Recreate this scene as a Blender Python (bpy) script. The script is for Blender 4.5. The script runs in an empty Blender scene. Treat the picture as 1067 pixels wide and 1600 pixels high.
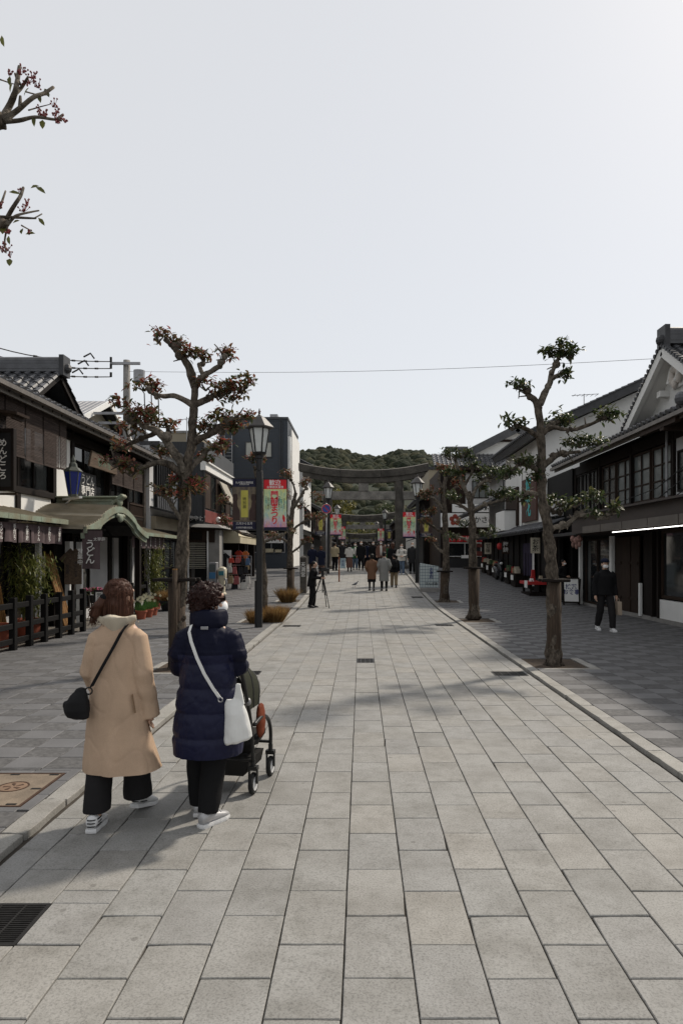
import bpy, bmesh, math, random
from mathutils import Vector, Matrix, Quaternion, noise as mnoise
SC = bpy.context.scene
COL = SC.collection
R = math.radians
# ------------------------------------------------------------------ camera
cam_d = bpy.data.cameras.new('camera'); cam = bpy.data.objects.new('camera', cam_d); COL.objects.link(cam)
cam.location = (0, 0, 1.74); cam.rotation_euler = (R(90), 0, 0)
cam_d.sensor_width = 36; cam_d.lens = 24.0; cam_d.shift_x = -0.0191; cam_d.shift_y = 0.0431
cam_d.clip_start = .05; cam_d.clip_end = 6000
SC.camera = cam
# ------------------------------------------------------------------ sky and sun
SUN_AZ, SUN_EL = R(47), R(44)
w = bpy.data.worlds.new('World'); SC.world = w; w.use_nodes = True
nt = w.node_tree; nt.nodes.clear()
sky = nt.nodes.new('ShaderNodeTexSky'); sky.sky_type = 'NISHITA'; sky.sun_disc = False
sky.sun_elevation = SUN_EL; sky.sun_rotation = SUN_AZ
sky.air_density = 1.0; sky.dust_density = 1.3; sky.ozone_density = 1.0; sky.altitude = 0
mixn = nt.nodes.new('ShaderNodeMix'); mixn.data_type = 'RGBA'; mixn.inputs[0].default_value = .74
nt.links.new(sky.outputs[0], mixn.inputs[6]); mixn.inputs[7].default_value = (7.25, 7.18, 7.05, 1)
bg = nt.nodes.new('ShaderNodeBackground'); bg.inputs[1].default_value = .1
out = nt.nodes.new('ShaderNodeOutputWorld')
nt.links.new(mixn.outputs[2], bg.inputs[0]); nt.links.new(bg.outputs[0], out.inputs[0])
sd = bpy.data.lights.new('sun', 'SUN'); sd.energy = 3.2; sd.angle = R(4); sd.color = (1, .91, .79)
so = bpy.data.objects.new('sun', sd); COL.objects.link(so)
SUN = Vector((math.sin(SUN_AZ)*math.cos(SUN_EL), math.cos(SUN_AZ)*math.cos(SUN_EL), math.sin(SUN_EL)))
so.rotation_euler = SUN.to_track_quat('Z', 'Y').to_euler(); so.location = (20, 20, 40)
SC.view_settings.view_transform = 'Standard'; SC.view_settings.look = 'None'
SC.view_settings.exposure = .3; SC.view_settings.gamma = 1
SC.render.engine = 'CYCLES'
SC.cycles.max_bounces = 6; SC.cycles.transparent_max_bounces = 8

# ------------------------------------------------------------------ helpers
F, CX, CY, EYE = 1067.0, 564.0, 869.0, 1.74
def P(px, py, z): return Vector(((px-CX)*z/F, z, EYE-(py-CY)*z/F))
def PXX(px, py, X): return P(px, py, X*F/(px-CX))
def gz(y):
    t = min(1, max(0, (y-20)/28)); return 1.08*t*t*(3-2*t)
def V(*a): return Vector(a)
rng = random.Random(7)

EACH = {'post','verge_tiles','lattice','cables','bargeboard','porch_post','white_post','doorway_post','window_post','fascia_panel','verge','board_roof','drop_cable','insulator','plaster_panel','sill','beam','wall_panel','ground_panel','plinth','door_rail','white_fin','shutter_rail','side_tube','brace_bar','fork','pit_border','lifting_slot','counter_boxes','shop_notice','table','sign_box','downpipe','roller_shutter','rear_leg','ridge_end_tile','laces','heel_stripes','canopy_ribs','ear_loops','straps','axle','eyes'}
MASS = {'rafters','siding_ribs','siding_joints','seams','grate_bars','grid_lines','burrs','railing','hanging_decorations','emblem','plum_blossom','edge_trim','porch_shade_plate'}
class Fr:
    def __init__(s, O, u, v, n): s.O, s.u, s.v, s.n = Vector(O), Vector(u), Vector(v), Vector(n)
    def p(s, a, b, c=0): return s.O+s.u*a+s.v*b+s.n*c

class MB:
    def __init__(s): s.v = []; s.f = []; s.m = []; s.r = []; s.rnd = 0.0; s.mi = 0; s.cut = []
    def add(s, vs, fs, sm=None):
        b = len(s.v); s.cut.append((b, len(s.f))); s.v.extend(Vector(v) for v in vs)
        for f in fs: s.f.append([b+i for i in f]); s.m.append(s.mi); s.r.append(s.rnd)
        return b
    def hexa(s, c):   # 8 corners: bottom 4 ccw, top 4 ccw
        s.add(c, [(3,2,1,0),(4,5,6,7),(0,1,5,4),(1,2,6,5),(2,3,7,6),(3,0,4,7)])
    def box(s, x0,x1,y0,y1,z0,z1):
        s.hexa([(x0,y0,z0),(x1,y0,z0),(x1,y1,z0),(x0,y1,z0),(x0,y0,z1),(x1,y0,z1),(x1,y1,z1),(x0,y1,z1)])
    def fb(s, fr, u0,u1,v0,v1,n0,n1):
        p = fr.p
        s.hexa([p(u0,v0,n0),p(u1,v0,n0),p(u1,v0,n1),p(u0,v0,n1),p(u0,v1,n0),p(u1,v1,n0),p(u1,v1,n1),p(u0,v1,n1)])
    def bar(s, a, b, w, h, up=(0,0,1)):
        a, b = Vector(a), Vector(b); d = (b-a).normalized(); up = Vector(up)
        if abs(d.dot(up)) > .98: up = Vector((0,1,0))
        sx = d.cross(up).normalized()*w/2; sy = sx.cross(d).normalized()*h/2
        s.hexa([a-sx-sy,a+sx-sy,a+sx+sy,a-sx+sy,b-sx-sy,b+sx-sy,b+sx+sy,b-sx+sy])
    def rings(s, rs, cap=True, closed=True):
        n = len(rs[0]); base = len(s.v); vs = [q for r_ in rs for q in r_]; fs = []
        for i in range(len(rs)-1):
            for j in range(n if closed else n-1):
                k = (j+1) % n
                fs.append((i*n+j, i*n+k, (i+1)*n+k, (i+1)*n+j))
        if cap:
            fs.append(tuple(range(n-1,-1,-1))); fs.append(tuple((len(rs)-1)*n+j for j in range(n)))
        s.add(vs, fs)
    def tube(s, pts, rad, seg=8, cap=True, jit=0.0, flat=1.0):
        pts = [Vector(p) for p in pts]
        if not hasattr(rad, '__len__'): rad = [rad]*len(pts)
        rs = []; ref = None
        for i, p in enumerate(pts):
            d = (pts[min(i+1,len(pts)-1)]-pts[max(i-1,0)])
            d = d.normalized() if d.length > 1e-9 else Vector((0,0,1))
            if ref is None: ref = Vector((1,0,0)) if abs(d.x) < .8 else Vector((0,1,0))
            a = (ref-d*ref.dot(d)).normalized(); ref = a; b = d.cross(a)
            r_ = []
            for j in range(seg):
                t = 2*math.pi*j/seg; q = rad[i]
                if jit: q *= 1+jit*mnoise.noise((p+a*math.cos(t)*.15+b*math.sin(t)*.15)*7)
                r_.append(p+a*math.cos(t)*q+b*math.sin(t)*q*flat)
            rs.append(r_)
        s.rings(rs, cap)
    def cyl(s, a, b, r0, r1=None, seg=12): s.tube([a,b],[r0,r0 if r1 is None else r1],seg)
    def lathe(s, prof, c=(0,0,0), seg=16, cap=True, rot=0):
        c = Vector(c)
        s.rings([[c+V(r_*math.cos(2*math.pi*(j+rot)/seg), r_*math.sin(2*math.pi*(j+rot)/seg), z) for j in range(seg)] for r_, z in prof], cap)
    def ell(s, c, r_, seg=12, nr=8, rot=None):
        c = Vector(c); rs = []
        for i in range(nr+1):
            t = -math.pi/2+math.pi*i/nr; k = max(math.cos(t),.02)
            row = []
            for j in range(seg):
                a = 2*math.pi*j/seg; q = V(r_[0]*k*math.cos(a), r_[1]*k*math.sin(a), r_[2]*math.sin(t))
                if rot: q = rot @ q
                row.append(c+q)
            rs.append(row)
        s.rings(rs)
    def prism(s, poly, d):
        n = len(poly); d = Vector(d); poly = [Vector(p) for p in poly]
        s.add(poly+[p+d for p in poly], [tuple(range(n-1,-1,-1)), tuple(range(n,2*n))]+[(i,(i+1)%n,n+(i+1)%n,n+i) for i in range(n)])
    def quad(s, a,b,c,d): s.add([a,b,c,d],[(0,1,2,3)])
    def leaf(s, p, d, up, L, W):
        p, d, up = Vector(p), Vector(d).normalized(), Vector(up)
        sd_ = d.cross(up); sd_ = sd_.normalized() if sd_.length > 1e-6 else V(1,0,0)
        n = sd_.cross(d)
        s.add([p, p+d*L*.38+sd_*W/2+n*W*.16, p+d*L*.72+sd_*W*.38+n*W*.1-n*L*.04, p+d*L-n*L*.12, p+d*L*.72-sd_*W*.38+n*W*.1-n*L*.04, p+d*L*.38-sd_*W/2+n*W*.16, p+d*L*.45],
              [(0,1,6),(1,2,6),(2,3,6),(3,4,6),(4,5,6),(5,0,6)])
    def mesh(s, name, mats, off=Vector(), smooth=False, fix=True):
        me = bpy.data.meshes.new(name)
        me.from_pydata([tuple(v-off) for v in s.v], [], s.f)
        for m_ in (mats if isinstance(mats,(list,tuple)) else [mats]): me.materials.append(m_)
        me.polygons.foreach_set('material_index', s.m)
        if fix:
            bm = bmesh.new(); bm.from_mesh(me); bmesh.ops.recalc_face_normals(bm, faces=bm.faces); bm.to_mesh(me); bm.free()
        at = me.attributes.new('rnd','FLOAT','FACE'); at.data.foreach_set('value', s.r)
        if smooth: me.polygons.foreach_set('use_smooth',[True]*len(me.polygons))
        me.update(); return me
    def build(s, name, mats, parent=None, local=False, smooth=False, bev=0, kind=None, label=None, fix=True, ang=None):
        if name in EACH and len(s.cut) > 1 and not kind:
            c = s.cut+[(len(s.v), len(s.f))]; first = None
            for (v0,f0),(v1,f1) in zip(c, c[1:]):
                q = MB(); q.v = s.v[v0:v1]; q.f = [[i-v0 for i in f] for f in s.f[f0:f1]]; q.m = s.m[f0:f1]; q.r = s.r[f0:f1]; q.cut = [(0,0)]
                o = q.build(name, mats, parent, local, smooth, bev, kind, label, fix, ang); first = first or o
            return first
        if name in MASS and not kind: kind = 'stuff'
        off = Vector() if (local or parent is None) else worg(parent)
        me = s.mesh(name, mats, off, smooth, fix)
        if smooth and ang: me.set_sharp_from_angle(angle=R(ang))
        return link(name, me, parent, bev, kind, label)

def worg(o):
    v = Vector()
    while o is not None: v += o.location; o = o.parent
    return v
def link(name, me, parent=None, bev=0, kind=None, label=None):
    o = bpy.data.objects.new(name, me); COL.objects.link(o)
    if parent is not None: o.parent = parent
    if bev:
        b = o.modifiers.new('bevel','BEVEL'); b.width = bev; b.segments = 1; b.limit_method = 'ANGLE'; b.angle_limit = R(40)
    if kind: o['kind'] = kind
    if label: o['label'] = label
    return o
def thing(name, label, cat, loc=(0,0,0), group=None, rz=0):
    o = bpy.data.objects.new(name, None); COL.objects.link(o); o.location = loc; o.rotation_euler.z = rz
    o['label'] = label; o['category'] = cat
    if group: o['group'] = group
    return o
def tag(o, label, cat, group=None):
    o['label'] = label; o['category'] = cat
    if group: o['group'] = group
    return o
def copy_thing(o, loc=None, rz=None, label=None):
    c = o.copy(); COL.objects.link(c)
    def kids(a, b):
        for ch in list(a.children):
            d = ch.copy(); COL.objects.link(d); d.parent = b; kids(ch, d)
    kids(o, c)
    if loc is not None: c.location = loc
    if rz is not None: c.rotation_euler.z = rz
    if label: c['label'] = label
    return c
def one(name, mats, parent, *boxes, **kw):
    m_ = MB()
    for b in boxes: m_.box(*b)
    return m_.build(name, mats, parent, **kw)
def fbox(name, mats, parent, fr, *boxes, **kw):
    m_ = MB()
    for b in boxes: m_.fb(fr, *b)
    return m_.build(name, mats, parent, **kw)
def smooth_path(pts, n=4):
    pts = [Vector(p) for p in pts]; o = []
    for i in range(len(pts)-1):
        p0, p1, p2, p3 = pts[max(i-1,0)], pts[i], pts[i+1], pts[min(i+2,len(pts)-1)]
        for k in range(n):
            t = k/n
            o.append(.5*((2*p1)+(p2-p0)*t+(2*p0-5*p1+4*p2-p3)*t*t+(3*p1-p0-3*p2+p3)*t**3))
    o.append(pts[-1]); return o
def lerp(a, b, t): return a+(b-a)*t
_tc = {}
def letters(parent, body, m_, org, right, up, size, name='lettering', bold=0.0, line=1.0, ext=.0015):
    """writing as thin raised letters, centred on org"""
    key = (body, bold, line)
    if key not in _tc:
        cu = bpy.data.curves.new('t','FONT'); cu.body = body; cu.size = 1; cu.align_x = 'CENTER'; cu.align_y = 'CENTER'
        cu.space_line = line; cu.resolution_u = 2; cu.offset = bold; cu.extrude = 0
        to = bpy.data.objects.new('t', cu); COL.objects.link(to)
        bpy.context.view_layer.update()
        me0 = bpy.data.meshes.new_from_object(to.evaluated_get(bpy.context.evaluated_depsgraph_get()))
        bpy.data.objects.remove(to); _tc[key] = me0
    me = _tc[key].copy(); right = Vector(right).normalized(); up = Vector(up).normalized(); n = right.cross(up)
    off = worg(parent); org = Vector(org)
    for v in me.vertices: v.co = org+right*v.co.x*size+up*v.co.y*size+n*ext-off
    me.materials.clear(); me.materials.append(m_); me.name = name
    return link(name, me, parent)

# ------------------------------------------------------------------ materials
class NT:
    def __init__(s, name):
        s.m = bpy.data.materials.new(name); s.m.use_nodes = True; s.t = s.m.node_tree
        s.b = s.t.nodes['Principled BSDF']
    def n(s, typ, **kw):
        q = s.t.nodes.new('ShaderNode'+typ)
        for k, v_ in kw.items(): setattr(q, k, v_)
        return q
    def l(s, a, b): s.t.links.new(a, b)
    def coord(s, stretch=None, rand=True):
        tc = s.n('TexCoord'); v_ = tc.outputs['Object']
        if rand:
            oi = s.n('ObjectInfo'); mu = s.n('Math', operation='MULTIPLY'); mu.inputs[1].default_value = 37.7
            s.l(oi.outputs['Random'], mu.inputs[0]); ad = s.n('VectorMath', operation='ADD'); s.l(v_, ad.inputs[0]); s.l(mu.outputs[0], ad.inputs[1]); v_ = ad.outputs[0]
        if stretch:
            mp = s.n('Mapping'); mp.inputs['Scale'].default_value = stretch; s.l(v_, mp.inputs[0]); v_ = mp.outputs[0]
        return v_
    def noise(s, vec, scale, det=3, rough=.55):
        q = s.n('TexNoise'); q.inputs['Scale'].default_value = scale; q.inputs['Detail'].default_value = det; q.inputs['Roughness'].default_value = rough
        s.l(vec, q.inputs['Vector']); return q.outputs['Fac']
    def rnd(s):
        oi = s.n('ObjectInfo'); at = s.n('Attribute', attribute_name='rnd'); ad = s.n('Math', operation='ADD')
        s.l(oi.outputs['Random'], ad.inputs[0]); s.l(at.outputs['Fac'], ad.inputs[1])
        fr = s.n('Math', operation='FRACT'); s.l(ad.outputs[0], fr.inputs[0]); return fr.outputs[0]
    def ramp(s, fac, stops, interp='LINEAR'):
        q = s.n('ValToRGB'); q.color_ramp.interpolation = interp
        el = q.color_ramp.elements
        while len(el) < len(stops): el.new(.5)
        for e, (p, c) in zip(el, stops): e.position = p; e.color = (*c, 1) if len(c) == 3 else c
        s.l(fac, q.inputs[0]); return q.outputs[0]
    def mix(s, fac, a, b, mode='MIX'):
        q = s.n('Mix', data_type='RGBA', blend_type=mode)
        for i, x in ((0, fac), (6, a), (7, b)):
            if hasattr(x, 'links'): s.l(x, q.inputs[i])
            else: q.inputs[i].default_value = x if i == 0 else (*x, 1)
        return q.outputs[2]
    def bump(s, h, dist, strength=1.0):
        q = s.n('Bump'); q.inputs['Distance'].default_value = dist; q.inputs['Strength'].default_value = strength
        s.l(h, q.inputs['Height']); s.l(q.outputs[0], s.b.inputs['Normal'])
    def col(s, c): s.l(c, s.b.inputs['Base Color'])
def mat(name, c, rough=.7, var=.3, scale=3, c2=None, bump=0, bscale=80, stretch=None, metal=0, spec=.4, rv=0, fine=0, sheen=0):
    q = NT(name); vec = q.coord(stretch)
    c = Vector(c); lo = Vector(c2) if c2 else c*(1-var)
    base = q.ramp(q.noise(vec, scale, 4), [(.3, tuple(lo)), (.7, tuple(c))])
    if fine:
        g = q.ramp(q.noise(vec, bscale, 2), [(.3,(1-fine,)*3),(.7,(1+fine*.3,)*3)]); base = q.mix(1.0, base, g, 'MULTIPLY')
    if rv:
        g = q.ramp(q.rnd(), [(0,(1-rv,)*3),(1,(1,)*3)]); base = q.mix(1.0, base, g, 'MULTIPLY')
    q.col(base); q.b.inputs['Roughness'].default_value = rough; q.b.inputs['Metallic'].default_value = metal
    q.b.inputs['Specular IOR Level'].default_value = spec
    if sheen: q.b.inputs['Sheen Weight'].default_value = sheen
    if bump: q.bump(q.noise(vec, bscale, 3), bump)
    return q.m
def wood(name, c, rough=.65, axis=2, var=.45):
    st = [14,14,14]; st[axis] = 1.2
    return mat(name, c, rough, var, 1.6, stretch=tuple(st), bump=.002, bscale=5, rv=.25, fine=.25, spec=.14)
def glass(name, c=(.02,.023,.025), rough=.06):
    q = NT(name); vec = q.coord()
    q.col(q.ramp(q.noise(vec, .8, 2), [(.3, tuple(x*.6 for x in c)), (.7, c)])); q.b.inputs['Roughness'].default_value = rough
    q.b.inputs['Specular IOR Level'].default_value = .6
    q.bump(q.noise(vec, 1.3, 1), .004); return q.m
def emit(name, c, s_):
    q = NT(name); q.b.inputs['Base Color'].default_value = (*c,1); q.b.inputs['Emission Color'].default_value = (*c,1); q.b.inputs['Emission Strength'].default_value = s_; return q.m
def leafmat(name, stops, rough=.42):
    q = NT(name); at = q.n('Attribute', attribute_name='rnd')
    c = q.ramp(at.outputs['Fac'], stops)
    q.col(c); q.b.inputs['Roughness'].default_value = rough; q.b.inputs['Specular IOR Level'].default_value = .35
    tr = q.n('BsdfTranslucent'); q.l(c, tr.inputs[0]); mx = q.n('MixShader'); mx.inputs[0].default_value = .38
    o = q.t.nodes['Material Output']; q.l(q.b.outputs[0], mx.inputs[1]); q.l(tr.outputs[0], mx.inputs[2]); q.l(mx.outputs[0], o.inputs[0])
    return q.m
def granite(name, tones, rough=.75):
    q = NT(name); vec = q.coord()
    base = q.ramp(q.rnd(), [(i/(len(tones)-1), t) for i, t in enumerate(tones)])
    sp = q.ramp(q.noise(vec, 95, 2, .7), [(.35,(.66,)*3),(.48,(.97,)*3),(.62,(1.08,)*3)])
    base = q.mix(.85, base, sp, 'MULTIPLY')
    st = q.ramp(q.noise(vec, 2.6, 5, .65), [(.28,(.72,.71,.69)),(.6,(1,1,1))])
    base = q.mix(1.0, base, st, 'MULTIPLY')
    st2 = q.ramp(q.noise(vec, 9, 3, .6), [(.3,(.86,.86,.85)),(.5,(1,1,1))])
    base = q.mix(1.0, base, st2, 'MULTIPLY')
    vo = q.n('TexVoronoi'); vo.inputs['Scale'].default_value = 3.1; q.l(vec, vo.inputs['Vector'])
    gum = q.ramp(vo.outputs['Distance'], [(.045,(.62,.61,.6)),(.06,(1,1,1))]); base = q.mix(.8, base, gum, 'MULTIPLY')
    q.col(base); q.b.inputs['Roughness'].default_value = rough; q.b.inputs['Specular IOR Level'].default_value = .3
    q.bump(q.noise(vec, 120, 2), .0012); return q.m

GR = granite('granite', [(.248,.245,.233),(.266,.259,.242),(.256,.253,.242),(.278,.268,.248),(.258,.256,.245),(.25,.247,.238),(.272,.266,.25)])
KERB = granite('kerb_granite', [(.27,.262,.245),(.32,.31,.288),(.295,.287,.265)])
SLATE_S = mat('slate_smooth', (.152,.151,.154), .6, .22, 3, bump=.0008, bscale=60, rv=.22, fine=.12)
SLATE_R = mat('slate_rough', (.134,.132,.132), .85, .32, 14, bump=.006, bscale=26, rv=.22, fine=.35)
MORTAR = mat('mortar_dirt', (.055,.046,.036), .95, .5, 14, bump=.004, bscale=90)
EARTH = mat('earth', (.075,.052,.034), .95, .5, 9, bump=.01, bscale=40)
ASPH = mat('asphalt', (.085,.085,.088), .9, .25, 2, bump=.002, bscale=120)
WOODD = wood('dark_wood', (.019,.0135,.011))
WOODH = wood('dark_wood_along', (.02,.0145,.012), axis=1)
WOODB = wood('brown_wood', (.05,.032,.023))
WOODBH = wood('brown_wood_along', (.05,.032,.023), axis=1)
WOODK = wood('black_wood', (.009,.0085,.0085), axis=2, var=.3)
BAMBOO = wood('bamboo_tan', (.36,.19,.07), .45)
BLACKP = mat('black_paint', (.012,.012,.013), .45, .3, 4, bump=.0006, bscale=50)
PLASTER = mat('white_plaster', (.72,.715,.69), .85, .14, 1.4, bump=.002, bscale=40, fine=.05)
PLASTERG = mat('grey_plaster', (.5,.5,.5), .85, .25, 1.2, bump=.002, bscale=40, fine=.06)
CONC = mat('concrete', (.27,.26,.245), .88, .35, 1.6, bump=.003, bscale=30, fine=.15)
STONE = mat('torii_stone', (.105,.095,.082), .9, .6, 1.7, bump=.01, bscale=14, fine=.3)
STONEL = mat('torii_stone_pale', (.27,.255,.23), .9, .55, 2.4, bump=.01, bscale=14, fine=.3)
KAWARA = mat('kawara_tile', (.095,.097,.105), .38, .5, 4, bump=.001, bscale=50, spec=.5, rv=.4)
KAWARAD = mat('kawara_dark', (.045,.046,.05), .5, .5, 4, bump=.001, bscale=50, rv=.3)
GUTTER = mat('gutter_metal', (.16,.14,.12), .45, .4, 6, metal=.4)
COPPER = mat('copper_patina', (.21,.27,.21), .65, .5, 2.6, c2=(.17,.155,.10), bump=.002, bscale=30, fine=.2)
COPPERT = mat('copper_strips', (.40,.355,.28), .6, .5, 2.2, c2=(.26,.225,.155), bump=.001, bscale=30, rv=.3)
BLINDM = mat('reed_blind', (.095,.074,.066), .9, .55, 7, stretch=(1,.35,12), bump=.003, bscale=6, fine=.45, spec=.1)
NOREN = mat('noren_cloth', (.105,.075,.078), .95, .3, 3, stretch=(3,3,.6), bump=.002, bscale=60, fine=.15)
WHITEP = mat('white_paint', (.75,.75,.73), .6, .1, 2)
INKW = mat('white_ink', (.68,.67,.64), .8, .15, 8)
INKK = mat('black_ink', (.015,.015,.016), .7, .2, 8)
INKB = mat('blue_ink', (.035,.045,.16), .7, .3, 8)
REDP = mat('red_paint', (.42,.02,.02), .6, .25, 3)
REDD = mat('red_panel', (.17,.035,.028), .55, .3, 2)
GLASS = glass('window_glass')
GLASSG = glass('frosted_glass', (.13,.145,.145), .22)
GLASSB = glass('blue_glass', (.02,.035,.22), .15)
LAMPG = mat('lamp_glass', (.62,.64,.62), .3, .12, 5)
NAVYW = mat('navy_siding', (.035,.043,.055), .6, .2, .8, bump=.001, bscale=10)
DGREY = mat('dark_grey_siding', (.045,.048,.052), .6, .25, 1)
GREYM = mat('grey_metal', (.30,.30,.31), .45, .3, 4, metal=.5)
BEIGE = mat('beige_wall', (.30,.26,.19), .85, .25, 1, fine=.08)
CREAM = mat('cream_awning', (.45,.40,.28), .8, .3, 2)
STEEL = mat('dark_steel', (.035,.033,.031), .5, .4, 20, metal=.6)
TERRA = mat('terracotta', (.32,.085,.045), .7, .35, 6, bump=.001, bscale=40)
BLACKR = mat('rubber', (.014,.014,.014), .8, .2, 10)
BARK = mat('bark', (.15,.125,.10), .95, .7, 9, stretch=(1.6,1.6,.9), bump=.02, bscale=22, fine=.5, spec=.1)
BARKL = mat('bark_pale', (.22,.19,.155), .95, .65, 10, bump=.018, bscale=26, fine=.45, spec=.1)
BARKW = mat('bark_wrap', (.07,.048,.032), .95, .55, 6, stretch=(4,4,.5), bump=.012, bscale=14, fine=.35)
LEAFG = leafmat('leaf_green', [(0,(.018,.032,.011)),(.5,(.04,.06,.02)),(.8,(.07,.085,.03)),(1,(.12,.11,.045))])
LEAFR = leafmat('leaf_bronze', [(0,(.03,.042,.014)),(.3,(.075,.085,.03)),(.55,(.15,.10,.05)),(.8,(.20,.075,.045)),(1,(.30,.05,.035))])
LEAFB = leafmat('leaf_bamboo', [(0,(.06,.085,.02)),(.5,(.12,.14,.035)),(1,(.23,.22,.06))])
LEAFN = leafmat('leaf_near', [(0,(.05,.06,.015)),(1,(.13,.13,.03))])
GRASSD = leafmat('dry_grass', [(0,(.16,.085,.03)),(.6,(.27,.16,.06)),(1,(.36,.25,.11))], .8)
GRASSG = leafmat('green_blades', [(0,(.03,.08,.02)),(1,(.07,.15,.04))])
BERRY = mat('red_stalks', (.22,.03,.03), .6, .5, 20)
SKIN = mat('skin', (.48,.30,.215), .55, .12, 12, spec=.4, bump=.0004, bscale=200)
MASKM = mat('mask_white', (.78,.78,.78), .85, .06, 20)
# ================================================================== GROUND
def sheet(name, x0, x1, ys, dz, m_, parent=None, nx=1):
    b = MB()
    for j in range(len(ys)-1):
        for i in range(nx):
            xa, xb = lerp(x0,x1,i/nx), lerp(x0,x1,(i+1)/nx)
            b.quad((xa,ys[j],gz(ys[j])+dz),(xb,ys[j],gz(ys[j])+dz),(xb,ys[j+1],gz(ys[j+1])+dz),(xa,ys[j+1],gz(ys[j+1])+dz))
    return b.build(name, m_, parent, smooth=True, fix=False)
YS = [-60,-5,0,5,10,15]+[18+i for i in range(34)]+[60,80,120,200,400,900,2500]
ground = sheet('ground', -1500, 1500, YS, -.07, ASPH); ground['kind'] = 'structure'
YB = [-5,0,5,10,15]+[18+i for i in range(34)]+[60,90,180]
street = sheet('street', -2.24, 2.67, YB, -.014, MORTAR); street['kind'] = 'structure'
YL = [-5,0,5,10,15]+[18+i for i in range(26)]
walkL = sheet('sidewalk_left', -7.6, -2.23, YL, .018, MORTAR); walkL['kind'] = 'structure'
walkR = sheet('sidewalk_right', 2.66, 7.9, YL, .018, MORTAR); walkR['kind'] = 'structure'
cross = sheet('plaza_pavement', -16, 16, [43.01,44,45,46,47,48,50,60,80,180], -.02, ASPH); cross['kind'] = 'structure'

def sub(rect, cuts):
    rs = [rect]
    for c in cuts:
        o = []
        for (a,b,p,q) in rs:
            ca, cb, cp, cq = max(a,c[0]), min(b,c[1]), max(p,c[2]), min(q,c[3])
            if ca >= cb-1e-6 or cp >= cq-1e-6: o.append((a,b,p,q)); continue
            if cp > p: o.append((a,b,p,cp))
            if cq < q: o.append((a,b,cq,q))
            if ca > a: o.append((a,ca,cp,cq))
            if cb < b: o.append((cb,b,cp,cq))
        rs = [r_ for r_ in o if r_[1]-r_[0] > .03 and r_[3]-r_[2] > .03]
    return rs
def slab_mesh(W, L, T, chip, seed, m_):
    """a paving stone: chipped outline, soft arris, own thickness; centred, top at 0"""
    r_ = random.Random(seed); out = []
    n = 3 if chip else 1
    cs = [(-W/2,-L/2),(W/2,-L/2),(W/2,L/2),(-W/2,L/2)]
    for i in range(4):
        a, b = cs[i], cs[(i+1)%4]
        for k in range(n):
            t = (k+(r_.uniform(-.3,.3) if k else 0))/n; x, y = lerp(a[0],b[0],t), lerp(a[1],b[1],t)
            j = r_.random()**5*chip
            x -= math.copysign(j if abs(abs(x)-W/2) < 1e-6 else 0, x); y -= math.copysign(j if abs(abs(y)-L/2) < 1e-6 else 0, y)
            out.append((x,y))
    b = MB(); e = .0035
    def ins(x, y, d): return (x-math.copysign(min(d,abs(x)),x), y-math.copysign(min(d,abs(y)),y))
    top = [V(*ins(x,y,e),0) for x,y in out]; mid = [V(x,y,-e) for x,y in out]; bot = [V(x,y,-T) for x,y in out]
    n = len(out)
    b.add(top+mid+bot, [tuple(range(n))]+[(n+i,n+(i+1)%n,(i+1)%n,i) for i in range(n)]+[(2*n+i,2*n+(i+1)%n,n+(i+1)%n,n+i) for i in range(n)])
    return b.mesh('paving_stone', m_)
def inview(x, y, mx=.15): return y > 2.3 and -.5286*y-mx < x < .4714*y+mx
def pave(parent, xs, rows, gap, dz, m_, nmax, cuts, name, zpart, T=.025, chip=.006, mats2=None, tilt=.002, seed=3, joinname='paving_beyond'):
    r_ = random.Random(seed); cache = {}; cand = []
    for k, (xa, xb) in enumerate(xs):
        for q, (ya, yb) in enumerate(rows(k)):
            for p in sub((xa+gap/2, xb-gap/2, ya+gap/2, yb-gap/2), cuts): cand.append((p, k, q))
    parts = [c for c in cand if c[0][2] < zpart and any(inview(x, y) for x in c[0][:2] for y in c[0][2:])]
    parts.sort(key=lambda c: c[0][2]); parts = parts[:nmax]; ps = set(id(c) for c in parts)
    joined = [MB(), MB()]
    for c in cand:
        (a, b, p, q), k, j = c; W, L = b-a, q-p; x, y = (a+b)/2, (p+q)/2
        which = (k+j) % 2 if mats2 else 0
        if id(c) in ps:
            vv = r_.randrange(7); key = (round(W,3), round(L,3), vv, which)
            if key not in cache: cache[key] = slab_mesh(W, L, T, chip*(2.6 if vv == 0 else .7), hash(key) % 9999, (mats2 or [m_])[which])
            o = link(name, cache[key], parent); o.location = (x, y, gz(y)+dz+r_.uniform(-1,1)*tilt)
            sl = (gz(y+.2)-gz(y-.2))/.4
            o.rotation_euler = (math.atan(sl)+r_.uniform(-1,1)*tilt*2.2, r_.uniform(-1,1)*tilt*2.2, math.pi if r_.random() < .5 else 0)
        else:
            m = joined[which]; m.rnd = r_.random(); h = dz+r_.uniform(-1,1)*tilt
            z0, z1 = gz(p)+h, gz(q)+h
            m.hexa([(a,p,z0-T),(b,p,z0-T),(b,q,z1-T),(a,q,z1-T),(a,p,z0),(b,p,z0),(b,q,z1),(a,q,z1)])
    for i, m in enumerate(joined):
        if m.v: m.build(joinname, (mats2 or [m_])[i], parent, kind='stuff', fix=False)
LINES = [1.74*(-.043+.1695*k) for k in range(-6, 9)]
XS = [(-2.03, LINES[0])]+[(LINES[i], LINES[i+1]) for i in range(14)]+[(LINES[14], 2.475)]
GRATES = [(-2.03,-1.545,3.05,3.42),(-.075,.217,11.12,11.6),(1.95,2.44,9.93,10.3),(1.87,2.32,17.0,17.4),(1.95,2.4,26.2,26.8),(-1.98,-1.5,10.0,10.35),(-1.95,-1.5,16.8,17.2)]
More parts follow.
